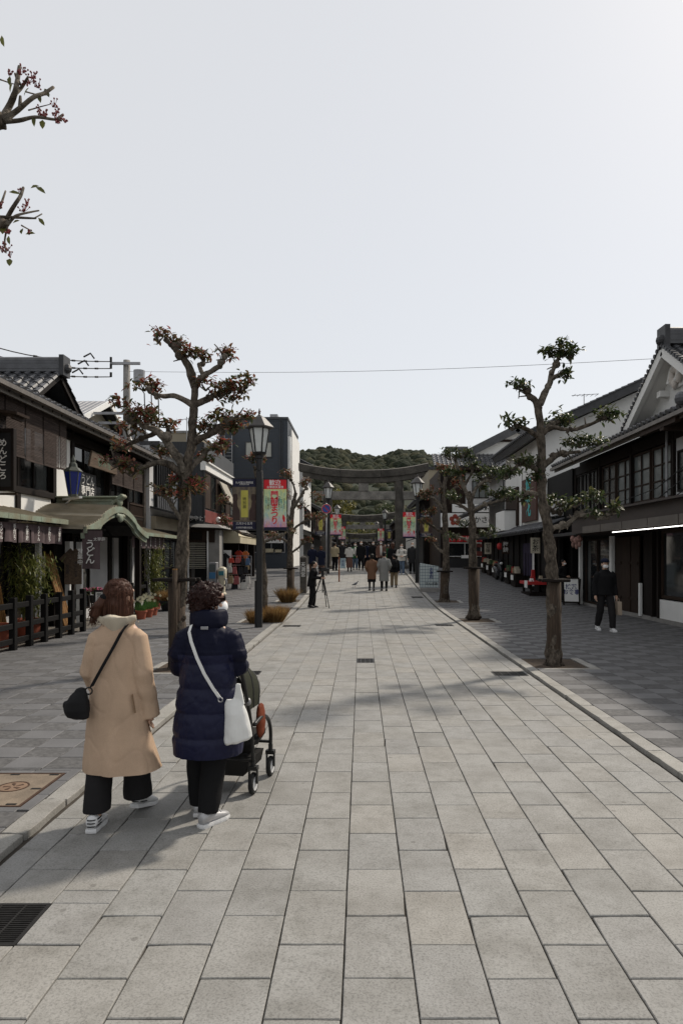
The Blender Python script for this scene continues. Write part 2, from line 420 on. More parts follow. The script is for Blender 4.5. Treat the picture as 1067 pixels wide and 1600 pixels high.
def rowsS(k):
    st = 2.813-.4907*11 + (0 if (k-7) % 2 == 0 else .2453)
    return [(st+.4907*i, st+.4907*(i+1)) for i in range(0, 112)]
pave(street, XS, rowsS, .0055, 0, GR, 290, GRATES, 'paving_stone', 10.2, chip=.0045)
sheet('far_paving', -2.03, 2.475, [55,60,70,90,130,180], .0, GR, street)

# kerbs: a groove, then the kerb stones
def kerb(parent, xa, xb, seed):
    r_ = random.Random(seed); ln = .6; j = MB(); n = 0; cache = []
    for vv in range(4): cache.append(slab_mesh(xb-xa, ln-.006, .06, .012, seed*10+vv, KERB))
    for i in range(-6, 75):
        y = ln*i+.3
        if 3 < y < 14:
            o = link('kerb_stone', r_.choice(cache), parent); o.location = ((xa+xb)/2+r_.uniform(-1,1)*.002, y, .033+r_.uniform(-1,1)*.003); o.rotation_euler = (r_.uniform(-1,1)*.004, r_.uniform(-1,1)*.006, r_.uniform(-1,1)*.003)
        else:
            j.rnd = r_.random(); p, q = y-ln/2+.003, y+ln/2-.003; z0, z1 = gz(p)+.033, gz(q)+.033
            j.hexa([(xa,p,z0-.06),(xb,p,z0-.06),(xb,q,z1-.06),(xa,q,z1-.06),(xa,p,z0),(xb,p,z0),(xb,q,z1),(xa,q,z1)])
    j.build('kerb_beyond', KERB, parent, kind='stuff', fix=False)
kerb(street, 2.505, 2.657, 5); kerb(street, -2.227, -2.06, 6)

# slate pavements: smooth and rough squares in a checker
PITS_R = [(2.66, 3.62, 10.3, 11.4), (2.66, 3.62, 17.5, 18.7), (2.66, 3.62, 24.0, 25.0)]
PITS_L = [(-3.2, -2.23, 9.9, 11.0), (-3.2, -2.23, 17.4, 18.5), (-3.1, -2.23, 24.2, 25.2)]
MH = (-3.06, -2.325, 4.655, 5.375)
def rowsR(k): return [(-2+.3*i, -2+.3*(i+1)) for i in range(0, 153)]
pave(walkR, [(2.66+.335*i, 2.66+.335*(i+1)) for i in range(15)], rowsR, .005, .032, None, 290, PITS_R, 'slate', 9.6, chip=.003, mats2=[SLATE_S, SLATE_R], seed=11)
pave(walkL, [(-2.23-.335*(i+1), -2.23-.335*i) for i in range(15)], rowsR, .005, .032, None, 290, PITS_L+[(-3.15,-2.232,4.56,5.45)], 'slate', 9.0, chip=.003, mats2=[SLATE_S, SLATE_R], seed=12)
# slates edging the manhole
k = 0
for (a,b,p,q) in [(-2.318,-2.235,4.4+.3*i+.2,4.4+.3*(i+1)+.195) for i in range(-0,3)]+[(-3.15+.28*i,-3.15+.28*(i+1)-.005,5.383,5.445) for i in range(3)]+[(-3.15+.28*i,-3.15+.28*(i+1)-.005,4.565,4.648) for i in range(3)]:
    m_ = MB(); m_.box(a,b,p,q,0.0,.032); m_.build('slate', SLATE_S, walkL, bev=.003)

# tree pits
for i, (a,b,p,q) in enumerate(PITS_R+PITS_L):
    pr = walkR if i < 3 else walkL
    m_ = MB(); N = 8
    for x in range(N):
        for y in range(N):
            def h(u, v):
                X, Y = lerp(a+.01,b-.14 if i < 3 else b-.01,u/N), lerp(p+.1,q-.02,v/N); return (X, Y, gz(Y)+.024+.012*mnoise.noise(V(X*5,Y*5,3)))
            m_.quad(h(x,y),h(x+1,y),h(x+1,y+1),h(x,y+1))
    m_.build('tree_pit', EARTH, pr, smooth=True)
    z = lambda y: gz(y)+.036
    m_ = MB()
    def st(x0,x1,y0,y1): m_.hexa([(x0,y0,gz(y0)),(x1,y0,gz(y0)),(x1,y1,gz(y1)),(x0,y1,gz(y1)),(x0,y0,z(y0)),(x1,y0,z(y0)),(x1,y1,z(y1)),(x0,y1,z(y1))])
    st(a+.01,b,p,p+.09)
    if i < 3: st(b-.13,b,p+.095,q)
    else: st(a,a+.1,p+.095,q)
    m_.build('pit_border', KERB, pr, bev=.004)

# drain grates
GL = ['wide dark steel drain grate at the lower left street edge', 'small rusty drain grate alone in the middle of the paving', 'drain grate beside the right kerb by the nearest right tree',
      'drain grate by the right kerb near the second right tree', 'farthest small drain grate at the right kerb near the clear sign', 'drain grate at the left kerb beside the pram', 'drain grate at the left kerb beside the near lamp post']
for (a,b,p,q), lab in zip(GRATES, GL):
    t = thing('drain_grate', lab, 'drain grate', ((a+b)/2,(p+q)/2,gz(p)), 'drain grates in the paving')
    z = gz((p+q)/2)
    m_ = MB(); m_.box(a,b,p,p+.02,z-.03,z+.001); m_.box(a,b,q-.02,q,z-.03,z+.001); m_.box(a,a+.02,p+.02,q-.02,z-.03,z+.001); m_.box(b-.02,b,p+.02,q-.02,z-.03,z+.001); m_.build('frame', STEEL, t)
    m_ = MB(); n = int((q-p-.04)/.016)
    for i in range(n): y = p+.02+(i+.5)*(q-p-.04)/n; m_.box(a+.02,b-.02,y-.0035,y+.0035,z-.028,z-.001)
    for i in range(1,4):
        x = lerp(a,b,i/4); m_.box(x-.005,x+.005,p+.02,q-.02,z-.026,z+.0005)
    m_.build('grate_bars', STEEL, t)
    m_ = MB(); m_.box(a+.02,b-.02,p+.02,q-.02,z-.0295,z-.0285); m_.build('sump', BLACKR, t)
# manhole cover
a,b,p,q = MH
MHM = mat('manhole_stone', (.24,.19,.14), .85, .45, 5, bump=.002, bscale=120, fine=.25)
RUST = mat('rust_frame', (.09,.05,.032), .8, .5, 14, metal=.3)
t = thing('manhole_cover', 'square tan manhole cover with round emblem and rusty frame', 'manhole', ((a+b)/2,(p+q)/2,.03))
one('frame', RUST, t, (a,b,p,p+.018,.0,.034),(a,b,q-.018,q,.0,.034),(a,a+.018,p+.018,q-.018,.0,.034),(b-.018,b,p+.018,q-.018,.0,.034))
one('cover', MHM, t, (a+.02,b-.02,p+.02,q-.02,.0,.031))
for (x,y) in [(a+.07,q-.04),(a+.36,q-.035),(b-.07,q-.04),(b-.06,p+.36),(b-.08,p+.045),(a+.07,p+.045)]:
    m_ = MB(); m_.box(x-.035,x+.035,y-.012,y+.012,.031,.034); m_.build('lifting_slot', STEEL, t)
def ring(mb, c, r0, r1, z0, z1, seg=28):
    mb.rings([[V(c[0]+r_*math.cos(6.2832*j/seg), c[1]+r_*math.sin(6.2832*j/seg), z) for j in range(seg)] for r_, z in ((r0,z0),(r0,z1),(r1,z1),(r1,z0))], cap=False)
m_ = MB(); ring(m_, (-2.575,5.06), .10,.112,.0311,.0345); 
for k in range(5):
    an = 6.283*k/5+.4; m_.tube([V(-2.575+.02*math.cos(an),5.06+.02*math.sin(an),.033),V(-2.575+.07*math.cos(an+.3),5.06+.07*math.sin(an+.3),.033)],[.006,.016],6,flat=.2)
m_.build('emblem', RUST, t)
m_ = MB(); m_.lathe([(.0,.0312),(.098,.0312),(.098,.0325),(0,.0325)], (-2.575,5.06,0), 24, cap=False); m_.build('emblem_disc', mat('emblem_tan',(.20,.13,.085),.8), t)
m_ = MB(); ring(m_, (-2.64,4.80), .055,.078,.0311,.0345); m_.build('keyhole_ring', RUST, t)
# ================================================================== BUILDINGS
def tiled_roof(parent, A, B, U, T=.12, pitch=.27, course=.27, m_=KAWARA, name='roof', rad=.075, ends=True, tiles=True):
    A, B, U = Vector(A), Vector(B), Vector(U); W = (B-A); L = W.length; wv = W/L; n = wv.cross(U).normalized()
    if n.z < 0: n = -n
    m = MB(); m.add([A-n*T,B-n*T,B+U-n*T,A+U-n*T,A,B,B+U,A+U],[(3,2,1,0),(4,5,6,7),(0,1,5,4),(1,2,6,5),(2,3,7,6),(3,0,4,7)])
    rf = m.build(name, KAWARAD, parent)
    if tiles:
        m = MB(); uL = U.length; uv = U/uL; N = int(L/pitch); C = max(1,int(uL/course)); r_ = random.Random(int(L*100))
        for i in range(N+1):
            o = A+wv*(L*i/N) if N else A
            for c in range(C):
                m.rnd = r_.random()*.99; a = o+uv*(uL*c/C-.02); b = o+uv*(uL*(c+1)/C)
                ra, rb = rad, rad*.8
                v1 = [a+wv*ra*math.cos(t)+n*(ra*.9*math.sin(t)+.012) for t in [math.pi*k/4 for k in range(5)]]
                v2 = [b+wv*rb*math.cos(t)+n*(rb*.9*math.sin(t)) for t in [math.pi*k/4 for k in range(5)]]
                m.add(v1+v2, [(k,k+1,6+k,5+k) for k in range(4)]+[(0,1,2,3,4)])
                if i < N:   # the flat pan between two ribs
                    h = .02
                    m.add([a+wv*ra+n*h, a+wv*(L/N-ra)+n*h, b+wv*(L/N-ra)+n*.003, b+wv*ra+n*.003, a+wv*ra, a+wv*(L/N-ra)], [(0,1,2,3),(0,1,5,4)])
            if ends: m.cyl(o-uv*.05+n*.03, o-uv*.01+n*.03, rad*.95, None, 10)
        m.build('roof_tiles', m_, rf, kind='stuff', fix=False)
    return rf
def ridge(parent, a, b, w=.26, h=.34, m_=KAWARA, oni=True):
    a, b = Vector(a), Vector(b); d = (b-a).normalized(); m = MB()
    for k in range(4): m.bar(a+V(0,0,h*(k+.5)/5), b+V(0,0,h*(k+.5)/5), w*(1-.08*k)*(1 if k % 2 else .9), h/5*.94)
    m.tube([a+V(0,0,h*.82), b+V(0,0,h*.82)], w*.36, 10)
    o = m.build('ridge', m_, parent)
    if oni:
        m = MB()
        for e, s_ in ((a,-1),(b,1)):
            q = e+d*s_*.06; m.bar(q+V(0,0,-.1), q+V(0,0,h*1.15), w*1.35, .12, up=d); m.ell(q+d*s_*.06+V(0,0,h*.3), (.13,.13,.13), 8, 6)
        m.build('ridge_end_tile', KAWARAD, o)
    return o
def window(parent, fr, u0,u1,v0,v1, nu, nv, fm=WOODD, gm=GLASS, d=.05, t=.05, mull=.022, name='window', n0=0):
    m = MB(); m.fb(fr,u0,u1,v0,v0+t,n0,n0+d); m.fb(fr,u0,u1,v1-t,v1,n0,n0+d); m.fb(fr,u0,u0+t,v0+t,v1-t,n0,n0+d); m.fb(fr,u1-t,u1,v0+t,v1-t,n0,n0+d)
    for i in range(1,nu):
        u = lerp(u0+t,u1-t,i/nu); m.fb(fr,u-mull,u+mull,v0+t,v1-t,n0+.008,n0+d-.004)
    for j in range(1,nv):
        v = lerp(v0+t,v1-t,j/nv); m.fb(fr,u0+t,u1-t,v-mull*.8,v+mull*.8,n0+.010,n0+d-.008)
    w_ = m.build(name, fm, parent)
    for i in range(nu):
        for j in range(nv):
            m = MB(); a, b = lerp(u0+t,u1-t,i/nu), lerp(u0+t,u1-t,(i+1)/nu); c, e = lerp(v0+t,v1-t,j/nv), lerp(v0+t,v1-t,(j+1)/nv)
            tl = rng.uniform(-.002,.002); m.add([fr.p(a,c,n0+.012+tl),fr.p(b,c,n0+.012-tl),fr.p(b,e,n0+.012),fr.p(a,e,n0+.012+tl)],[(0,1,2,3)]); m.build('pane', gm, w_)
    return w_
def noren(parent, fr, u0, u1, v0, v1, n, txt=None, ts=.12, m_=NOREN, amp=.02, panels=5, name='shop_curtain', ink=INKW):
    m = MB(); N = panels*8; ph = rng.random()*6
    rows = [0,.3,.6,1]; vs = []; fs = []
    for j, t in enumerate(rows):
        for i in range(N+1):
            u = lerp(u0,u1,i/N); q = amp*(.3+t)*(math.sin(i*.9+ph)+.6*math.sin(i*2.3+ph*2))
            vs.append(fr.p(u, lerp(v1,v0,t)+(.008*math.sin(i*.6) if j == 3 else 0), n+q))
    for j in range(3):
        for i in range(N):
            if i % 8 == 7 and j > 0: continue     # the slit between two panels
            fs.append((j*(N+1)+i, j*(N+1)+i+1, (j+1)*(N+1)+i+1, (j+1)*(N+1)+i))
    m.add(vs, fs); o = m.build(name, m_, parent, smooth=True)
    if txt:
        for k in range(panels):
            u = lerp(u0,u1,(k+.5)/panels); letters(o, '\n'.join(txt[k % len(txt)]), ink, fr.p(u,(v0+v1)/2,n+amp*1.9+.004), fr.u*(1 if fr.u.cross(fr.v).dot(fr.n) > 0 else -1), fr.v, ts, bold=.012, line=.95)
    return o
FL = Fr((-7.5,0,0),(0,1,0),(0,0,1),(1,0,0)); LR = V(0,1,0)      # left facades, reading direction
FRT = Fr((7.7,0,0),(0,1,0),(0,0,1),(-1,0,0)); RR = V(0,-1,0)    # right facades
def front(y): return Fr((0,y,0),(1,0,0),(0,0,1),(0,-1,0))
XR = V(1,0,0); UP = V(0,0,1)

# ------------------------------------------------ left: the old restaurant
A = thing('townhouse', 'old dark timber restaurant with green copper porch roof and reed blinds', 'house', (-7.5,16,0))
one('wall', WOODK, A, (-13,-7.62,8,23.7,0,5.6))
fbox('plaster_panel', PLASTER, A, FL, (8,16.52,2.62,3.12,-.11,.0), (16.78,17.62,2.62,4.75,-.11,.0), (17.82,19.9,2.62,3.12,-.11,.0))
fbox('sill', WOODH, A, FL, (8,16.55,3.12,3.26,-.1,.07), (17.75,20.3,3.12,3.24,-.1,.06), bev=.008)
m = MB()
for u in (11.6,13.2,14.9,16.65,17.72,20.3,21.9,23.6): m.fb(FL,u-.08,u+.08,0,5.0,-.1,.05)
m.build('post', WOODD, A)
fbox('beam', WOODH, A, FL, (8,23.7,4.72,4.92,-.1,.04), (8,23.7,2.46,2.6,-.1,.04), (20.4,23.6,2.95,3.08,-.1,.05))
for (a,b) in ((13.3,14.8),(15.0,16.55),(11.7,13.1)): window(A, FL, a,b,3.26,4.7,2,1, n0=-.09)
window(A, FL, 17.85,20.2,3.25,4.7,3,1, n0=-.09)
window(A, FL, 20.45,21.8,3.1,4.7,2,1, n0=-.09); window(A, FL, 22.0,23.5,3.1,4.7,2,1, n0=-.09)
# wooden lattice by the far post
m = MB()
for i in range(14): m.fb(FL, 22.1+i*.1, 22.14+i*.1, 2.64, 3.5, .0, .04)
for v in (2.7,3.05,3.42): m.fb(FL, 22.0,23.5,v,v+.04,.045,.07)
m.build('lattice', WOODB, A)
# main roof: slab, gutter, rafters
rf = tiled_roof(A, (-6.85,7,5.1),(-6.85,23.9,5.1),(-4.5,0,2.0))
m = MB(); m.bar((-6.80,7,5.04),(-6.80,23.95,5.04),.11,.09); m.bar((-6.93,7,4.98),(-6.93,23.9,4.98),.05,.16); m.build('gutter', GUTTER, A)
m = MB()
for i in range(36): y = 7.3+.47*i; m.bar((-6.9,y,4.97),(-7.9,y,5.35),.06,.09)
m.build('rafters', WOODD, A)
one('soffit', WOODH, A, (-7.62,-6.92,7,23.9,5.02,5.04))
m = MB(); m.bar((-6.83,23.2,5.0),(-7.45,23.45,4.75),.07,.07); m.bar((-7.44,23.45,4.75),(-7.44,23.45,2.7),.07,.07); m.build('downpipe', GUTTER, A)
# small upper gable looking at the street
up = MB(); up.prism([(-8.2,15.95,5.2),(-8.2,19.05,5.2),(-8.2,17.5,6.25)],(-3,0,0)); up.build('dormer_wall', WOODD, A)
tiled_roof(A, (-7.7,15.7,5.28),(-11,15.7,5.28),(0,1.8,1.18), name='dormer_roof', pitch=.24, rad=.085)
tiled_roof(A, (-11,19.3,5.28),(-7.7,19.3,5.28),(0,-1.8,1.18), name='dormer_roof', pitch=.24)
ridge(A, (-7.65,17.5,6.44),(-11,17.5,6.44), .3, .36)
m = MB(); m.bar((-7.72,15.7,5.2),(-7.72,17.5,6.38),.07,.17); m.bar((-7.72,19.3,5.2),(-7.72,17.5,6.38),.07,.17); m.build('bargeboard', WOODD, A)
# ridge end poking in at the picture's left edge
m = MB(); m.bar((-7.3,13.35,5.35),(-8.6,13.35,5.9),.3,.34); m.ell((-7.25,13.35,5.42),(.16,.2,.22),8,6); m.ell((-7.1,13.5,5.2),(.1,.12,.12),8,6); m.build('corner_ridge', KAWARAD, A)
# reed blinds hung along the eaves
def blind(fr, u0,u1,v0,v1,n):
    m = MB(); k = int((v1-v0)/.03)
    for i in range(k):
        v = lerp(v0,v1,(i+.5)/k); q = .006*mnoise.noise(V(v*9,u0,1)); m.fb(fr,u0,u1,v-.011,v+.011,n+q,n+q+.008)
    for u in (u0+.015,u1-.015): m.fb(fr,u-.004,u+.004,v0,v1,n+.009,n+.014)
    m.fb(fr,u0,u1,v0-.03,v0,n-.005,n+.02)
    return m.build('reed_blind', BLINDM, A)
for (a,b) in ((13.6,14.38),(14.42,15.2),(15.24,16.02),(16.06,16.42),(12.6,13.56)): blind(FL,a,b,3.81+rng.uniform(-.02,.02),4.95,.42)
for (a,b) in ((19.75,20.65),(20.7,21.6),(21.65,22.5)): blind(FL,a,b,3.86,4.8,.30)
# hanging wooden plaques with writing
m = MB(); fr = FL
m.prism([fr.p(17.95,4.12,.32),fr.p(18.15,4.55,.32),fr.p(18.9,4.5,.32),fr.p(19.0,4.44,.32),fr.p(19.95,4.42,.32),fr.p(20.0,4.12,.32)],(.05,0,0))
PLQ = wood('plaque_wood', (.16,.115,.08), axis=1)
pq = m.build('carved_plaque', PLQ, A); letters(pq, '御 料 理', mat('worn_green_ink',(.1,.16,.11),.8), fr.p(19.0,4.28,.372), LR, UP, .26)
sg = fbox('window_sign', BLACKP, A, FL, (18.05,19.2,3.3,4.0,.02,.06)); letters(sg, 'うどん\n専門店', INKW, FL.p(18.62,3.64,.062), LR, UP, .3, bold=.01)
# projecting framed sign board at the left edge
PB = thing('sign_board', 'dark framed projecting board with white brush writing at left edge', 'sign', (-7.0,13.4,3.0))
fr = front(13.4)
fbox('board', BLACKP, PB, fr, (-7.42,-6.84,3.1,4.16,-.04,.04)); m = MB()
for b in ((-7.46,-6.80,4.16,4.24,-.06,.06),(-7.46,-6.80,3.02,3.1,-.06,.06),(-7.48,-7.42,3.02,4.24,-.062,.062),(-6.84,-6.78,3.02,4.24,-.062,.062)): m.fb(fr,*b)
m.build('frame', WOODD, PB, bev=.006)
m = MB(); m.bar((-7.55,13.4,4.62),(-6.62,13.4,4.5),.5,.05); m.bar((-7.5,13.4,2.96),(-6.74,13.4,2.96),.05,.04); m.bar((-6.74,13.2,4.46),(-6.74,13.6,4.46),.06,.1); m.build('board_roof', WOODB, PB)
letters(PB, 'め\nん\nど\nこ\nろ', INKW, fr.p(-7.0,3.63,.042), XR, UP, .17, bold=.01, line=.95); letters(PB, '自\n家\n製', INKW, fr.p(-7.28,3.63,.042), XR, UP, .17, line=1.05)
# blue lantern on a white bracket
LN = thing('lantern', 'blue glass lantern with patina cap on white wall bracket', 'lantern', (-6.75,16.1,3.2))
c = V(-6.78,16.1,0)
m = MB(); m.lathe([(.105,3.2),(.19,3.72)], c, 6, cap=True, rot=.5); m.build('glass', GLASSB, LN)
m = MB()
for j in range(6):
    an = 6.2832*(j+.5)/6; m.bar(c+V(.107*math.cos(an),.107*math.sin(an),3.19), c+V(.195*math.cos(an),.195*math.sin(an),3.73), .018,.018)
m.lathe([(.115,3.15),(.115,3.2)], c, 6, rot=.5); m.lathe([(.20,3.72),(.22,3.74),(.14,3.82),(.10,3.84),(.085,3.92),(.05,3.95),(.06,4.0),(.0,4.14)], c, 6, rot=.5); m.build('cap', mat('lantern_cap',(.075,.085,.07),.6,.4,8), LN)
m = MB(); m.bar((-7.5,16.95,3.13),(-6.6,16.1,3.13),.07,.05); m.bar((-7.5,16.95,2.85),(-7.0,16.45,3.1),.03,.03); m.build('bracket', WHITEP, LN)
# copper pent roof with the curved porch gable
def strip_roof(y0,y1,xe,ze,xw,zw,name='pent_roof'):
    m = MB(); n = max(1,int((y1-y0)/.3))
    m.add([(xw,y0,zw-.05),(xe,y0,ze-.05),(xe,y1,ze-.05),(xw,y1,zw-.05),(xw,y0,zw),(xe,y0,ze),(xe,y1,ze),(xw,y1,zw)],[(3,2,1,0),(4,5,6,7),(0,1,5,4),(1,2,6,5),(2,3,7,6),(3,0,4,7)])
    r_ = m.build(name, COPPERT, A)
    m = MB()
    for i in range(n+1): y = lerp(y0,y1,i/n); m.bar((xe,y,ze+.008),(xw,y,zw+.008),.025,.025)
    m.build('seams', COPPERT, r_)
    m = MB(); k = max(1,int((y1-y0)/.4))
    for i in range(k): m.bar((xe+.02,lerp(y0,y1,i/k)+.006,ze-.035),(xe+.02,lerp(y0,y1,(i+1)/k)-.006,ze-.035),.05,.10)
    m.build('edge_trim', COPPER, r_); return r_
strip_roof(8,14.62,-6.3,2.5,-7.5,2.78); strip_roof(19.0,23.3,-6.3,2.42,-7.5,2.72)
# karahafu: profile across y, run along x
def kz(t):       # t -1..1 across the porch
    a = abs(t); return .58*(.5+.5*math.cos(math.pi*a))**.8-.05*math.sin(math.pi*a)**2*(a>.5)
yc, hw, xf = 16.85, 2.15, -5.95
m = MB(); N = 40
for k in range(N):
    t0, t1 = -1+2*k/N, -1+2*(k+1)/N; y0, y1 = yc+hw*t0, yc+hw*t1; z0, z1 = 2.38+kz(t0), 2.38+kz(t1); m.rnd = rng.random()
    zb0, zb1 = z0+.05, z1+.05
    m.hexa([(xf,y0,z0-.06),(xf,y1,z1-.06),(-7.52,y1,zb1-.06),(-7.52,y0,zb0-.06),(xf,y0,z0+.012*(k%2)),(xf,y1,z1+.012*(k%2)),(-7.52,y1,zb1+.012*(k%2)),(-7.52,y0,zb0+.012*(k%2))])
kr = m.build('porch_roof', COPPERT, A)
m = MB()
for k in range(N):
    t0, t1 = -1+2*k/N, -1+2*(k+1)/N; y0, y1 = yc+hw*t0, yc+hw*t1; z0, z1 = 2.30+kz(t0), 2.30+kz(t1)
    m.hexa([(xf-.06,y0,z0),(xf-.06,y1,z1),(-7.5,y1,z1),(-7.5,y0,z0),(xf-.06,y0,z0+.012),(xf-.06,y1,z1+.012),(-7.5,y1,z1+.012),(-7.5,y0,z0+.012)])
m.build('porch_shade_sheet', WOODK, kr)  # black sheet under the copper stands in for the porch's shade
m = MB()
for k in range(0,N+1): t0 = -1+2*k/N; y0 = yc+hw*t0; z0 = 2.38+kz(t0); m.bar((xf+.01,y0,z0+.012),(-7.5,y0,z0+.062),.02,.05)
m.build('seams', COPPERT, kr)
m = MB()
for dz, dx, th in ((0,.03,.13),(-.14,-.03,.1)):
    for k in range(N):
        t0, t1 = -1+2*k/N, -1+2*(k+1)/N
        a0, a1 = V(xf+dx,yc+hw*t0,2.36+kz(t0)+dz), V(xf+dx,yc+hw*t1,2.36+kz(t1)+dz)
        m.hexa([a0+V(-.05,0,-th),a0+V(.02,0,-th),a1+V(.02,0,-th),a1+V(-.05,0,-th),a0+V(-.05,0,0.02),a0+V(.02,0,.02),a1+V(.02,0,.02),a1+V(-.05,0,.02)])
m.build('edge_trim', COPPER, kr)
m = MB(); m.box(-7.5,xf-.1,yc-.17,yc+.17,2.96,3.06); m.box(-7.5,xf-.06,yc-.13,yc+.13,3.06,3.16); m.box(-7.5,xf,yc-.2,yc+.2,3.16,3.21); m.bar((xf-.15,yc,3.04),(xf+.12,yc,3.24),.3,.1); m.build('porch_ridge', COPPER, kr, bev=.02)
m = MB(); m.ell((xf+.02,yc,2.68),(.06,.16,.11),10,6); m.ell((xf+.02,yc-.17,2.73),(.05,.13,.06),8,6); m.ell((xf+.02,yc+.17,2.73),(.05,.13,.06),8,6); m.ell((xf,yc,3.08),(.06,.17,.13),10,6); m.build('gable_carving', COPPER, kr, smooth=True)
m = MB()
for k in range(N):
    t0, t1 = -1+2*k/N, -1+2*(k+1)/N
    if abs(t0+t1)/2 < .86: m.hexa([(-6.9,yc+hw*t0,2.28),(-6.84,yc+hw*t0,2.28),(-6.84,yc+hw*t1,2.28),(-6.9,yc+hw*t1,2.28),(-6.9,yc+hw*t0,2.3+max(.1,kz(t0))),(-6.84,yc+hw*t0,2.3+max(.1,kz(t0))),(-6.84,yc+hw*t1,2.3+max(.1,kz(t1))),(-6.9,yc+hw*t1,2.3+max(.1,kz(t1)))])
m.build('porch_shade_plate', WOODK, A)  # recessed black plate stands in for the shaded hollow below the curve
m = MB(); m.bar((-6.2,19.0,0),(-6.2,19.0,2.25),.14,.14); m.build('porch_post', WOODD, A)
m = MB()
for i in range(26): y = 8.2+.25*i; m.bar((-6.34,y,2.42),(-7.5,y,2.66),.04,.06)
for i in range(15): y = 19.2+.28*i; m.bar((-6.34,y,2.34),(-7.5,y,2.6),.04,.06)
m.build('rafters', WOODD, A)
noren(A, FL, 8.6,14.7,2.0,2.36,1.08,['太宰府','うどん','手打ち'],.105,panels=13)
noren(A, FL, 19.4,22.6,1.98,2.36,1.0,['うどん','手打ち'],.10,panels=7)
# ground floor front
fbox('ground_panel', WOODD, A, FL, (8,15.1,.45,2.46,-.12,-.06),(19,21.0,.45,2.46,-.12,-.07)); fbox('plinth', PLASTERG, A, FL, (8,15.1,0,.45,-.12,.02),(18.6,23.7,0,.3,-.12,.02))
fbox('plaster_panel', PLASTERG, A, FL, (18.95,20.3,.3,2.3,-.06,.0),(20.75,21.15,.3,2.3,-.06,.0),(22.4,22.6,.3,2.3,-.06,.0))
fbox('doorway_post', WHITEP, A, FL, (16.62,16.82,0,2.1,.3,.42),(17.28,17.42,.0,2.1,.3,.42),(15.3,15.42,.0,2.3,.2,.3)); window(A, FL, 17.5,18.9,.3,2.3,2,1, n0=-.05)
m = MB()
for i in range(22): m.fb(FL, 8.1+i*.32, 8.15+i*.32, .5, 2.4, -.06, .0)
m.build('lattice', WOODK, A)
fbox('notice', REDD, A, FL, (15.0,15.22,1.35,1.75,.0,.01))
# big hanging entrance curtain, facing down the street
fr = front(14.75)
HC = thing('hanging_curtain', 'long brown entrance curtain with white brush writing by the porch', 'curtain', (-6.0,14.75,1.2))
noren(HC, fr, -6.02,-5.58,1.46,2.30,0,None,panels=1,amp=.012,name='cloth')
letters(HC, 'う\nど\nん', INKW, fr.p(-5.83,1.82,.045), XR, UP, .21, bold=.015, line=.8); letters(HC, '太宰府', INKW, fr.p(-5.63,2.1,.045), XR, UP, .085); letters(HC, '営\n業\n中', INKW, fr.p(-6.04,1.72,.05), XR, UP, .12, bold=.01)
m = MB(); m.bar(fr.p(-6.1,2.31,0),fr.p(-5.52,2.31,0),.025,.025); m.build('pole', WOODD, HC)
# gravel strip
gs = one('gravel_strip', mat('gravel',(.17,.155,.135),.95,.5,40,bump=.02,bscale=60), None, (-7.6,-6.42,7.5,23.7,.0,.045)); gs['kind'] = 'structure'

# small things before the restaurant
for i,(u,v,w_,h,tx) in enumerate(((11.6,1.5,.5,.7,'お品書き'),(13.0,1.45,.4,.6,'梅うどん'),(16.0,1.5,.36,.5,'定食'),(18.3,1.6,.4,.6,'甘酒'))):
    nb = thing('menu_board', ['paper menu sheet on the dark wall, nearest','paper menu sheet on the dark wall behind bamboo','paper menu sheet beside the notice board','paper menu sheet beyond the porch door'][i], 'menu', (-7.4,u,v), 'menu sheets on the restaurant wall')
    fbox('sheet', mat('paper_cream_%d' % i,(.5,.45,.36),.9), nb, FL, (u-w_/2,u+w_/2,v-h/2,v+h/2,.02,.03)); letters(nb, '\n'.join(tx), INKK, FL.p(u,v,.032), LR, UP, h/len(tx)*.8, line=.95)
t = thing('pink_flowers', 'pot of pink flowers on a stand before the porch', 'potted flowers', (-6.75,17.3,0)); r_ = random.Random(8)
m = MB(); m.lathe([(.1,.55),(.13,.7),(.14,.75)], (-6.75,17.3,0), 14); m.build('pot', BLACKP, t); m = MB()
for k in range(3): an = 2.1*k; m.bar((-6.75+.12*math.cos(an),17.3+.12*math.sin(an),.05),(-6.75+.08*math.cos(an),17.3+.08*math.sin(an),.56),.025,.025)
m.build('stand', WOODB, t); m = MB(); f = MB()
for k in range(160): d = V(r_.gauss(0,.1),r_.gauss(0,.1),r_.uniform(0,.16)); m.rnd = r_.random(); m.leaf(V(-6.75,17.3,.74)+d, d+V(0,0,.05), (0,0,1), .07, .035)
for k in range(40): d = V(r_.gauss(0,.1),r_.gauss(0,.1),r_.uniform(.1,.2)); f.ell(V(-6.75,17.3,.74)+d,(.025,.025,.018),6,4)
m.build('leaves', LEAFG, t, kind='stuff', fix=False); f.build('blossoms', mat('pink_petal',(.5,.10,.2),.7,.3,9), t, kind='stuff')
t = thing('standing_sign', 'small white standing sign in a dark frame beside the porch', 'sign', (-6.5,17.0,0)); fr = front(17.0)
fbox('board', WHITEP, t, fr, (-6.6,-6.42,.42,.85,-.01,.01)); fbox('frame', BLACKP, t, fr, (-6.64,-6.601,.05,.9,-.02,.02),(-6.419,-6.38,.05,.9,-.02,.02),(-6.6,-6.42,.851,.9,-.02,.02),(-6.6,-6.42,.37,.419,-.02,.02)); letters(t,'営\n業\n中',INKK,fr.p(-6.51,.64,.012),XR,UP,.12)
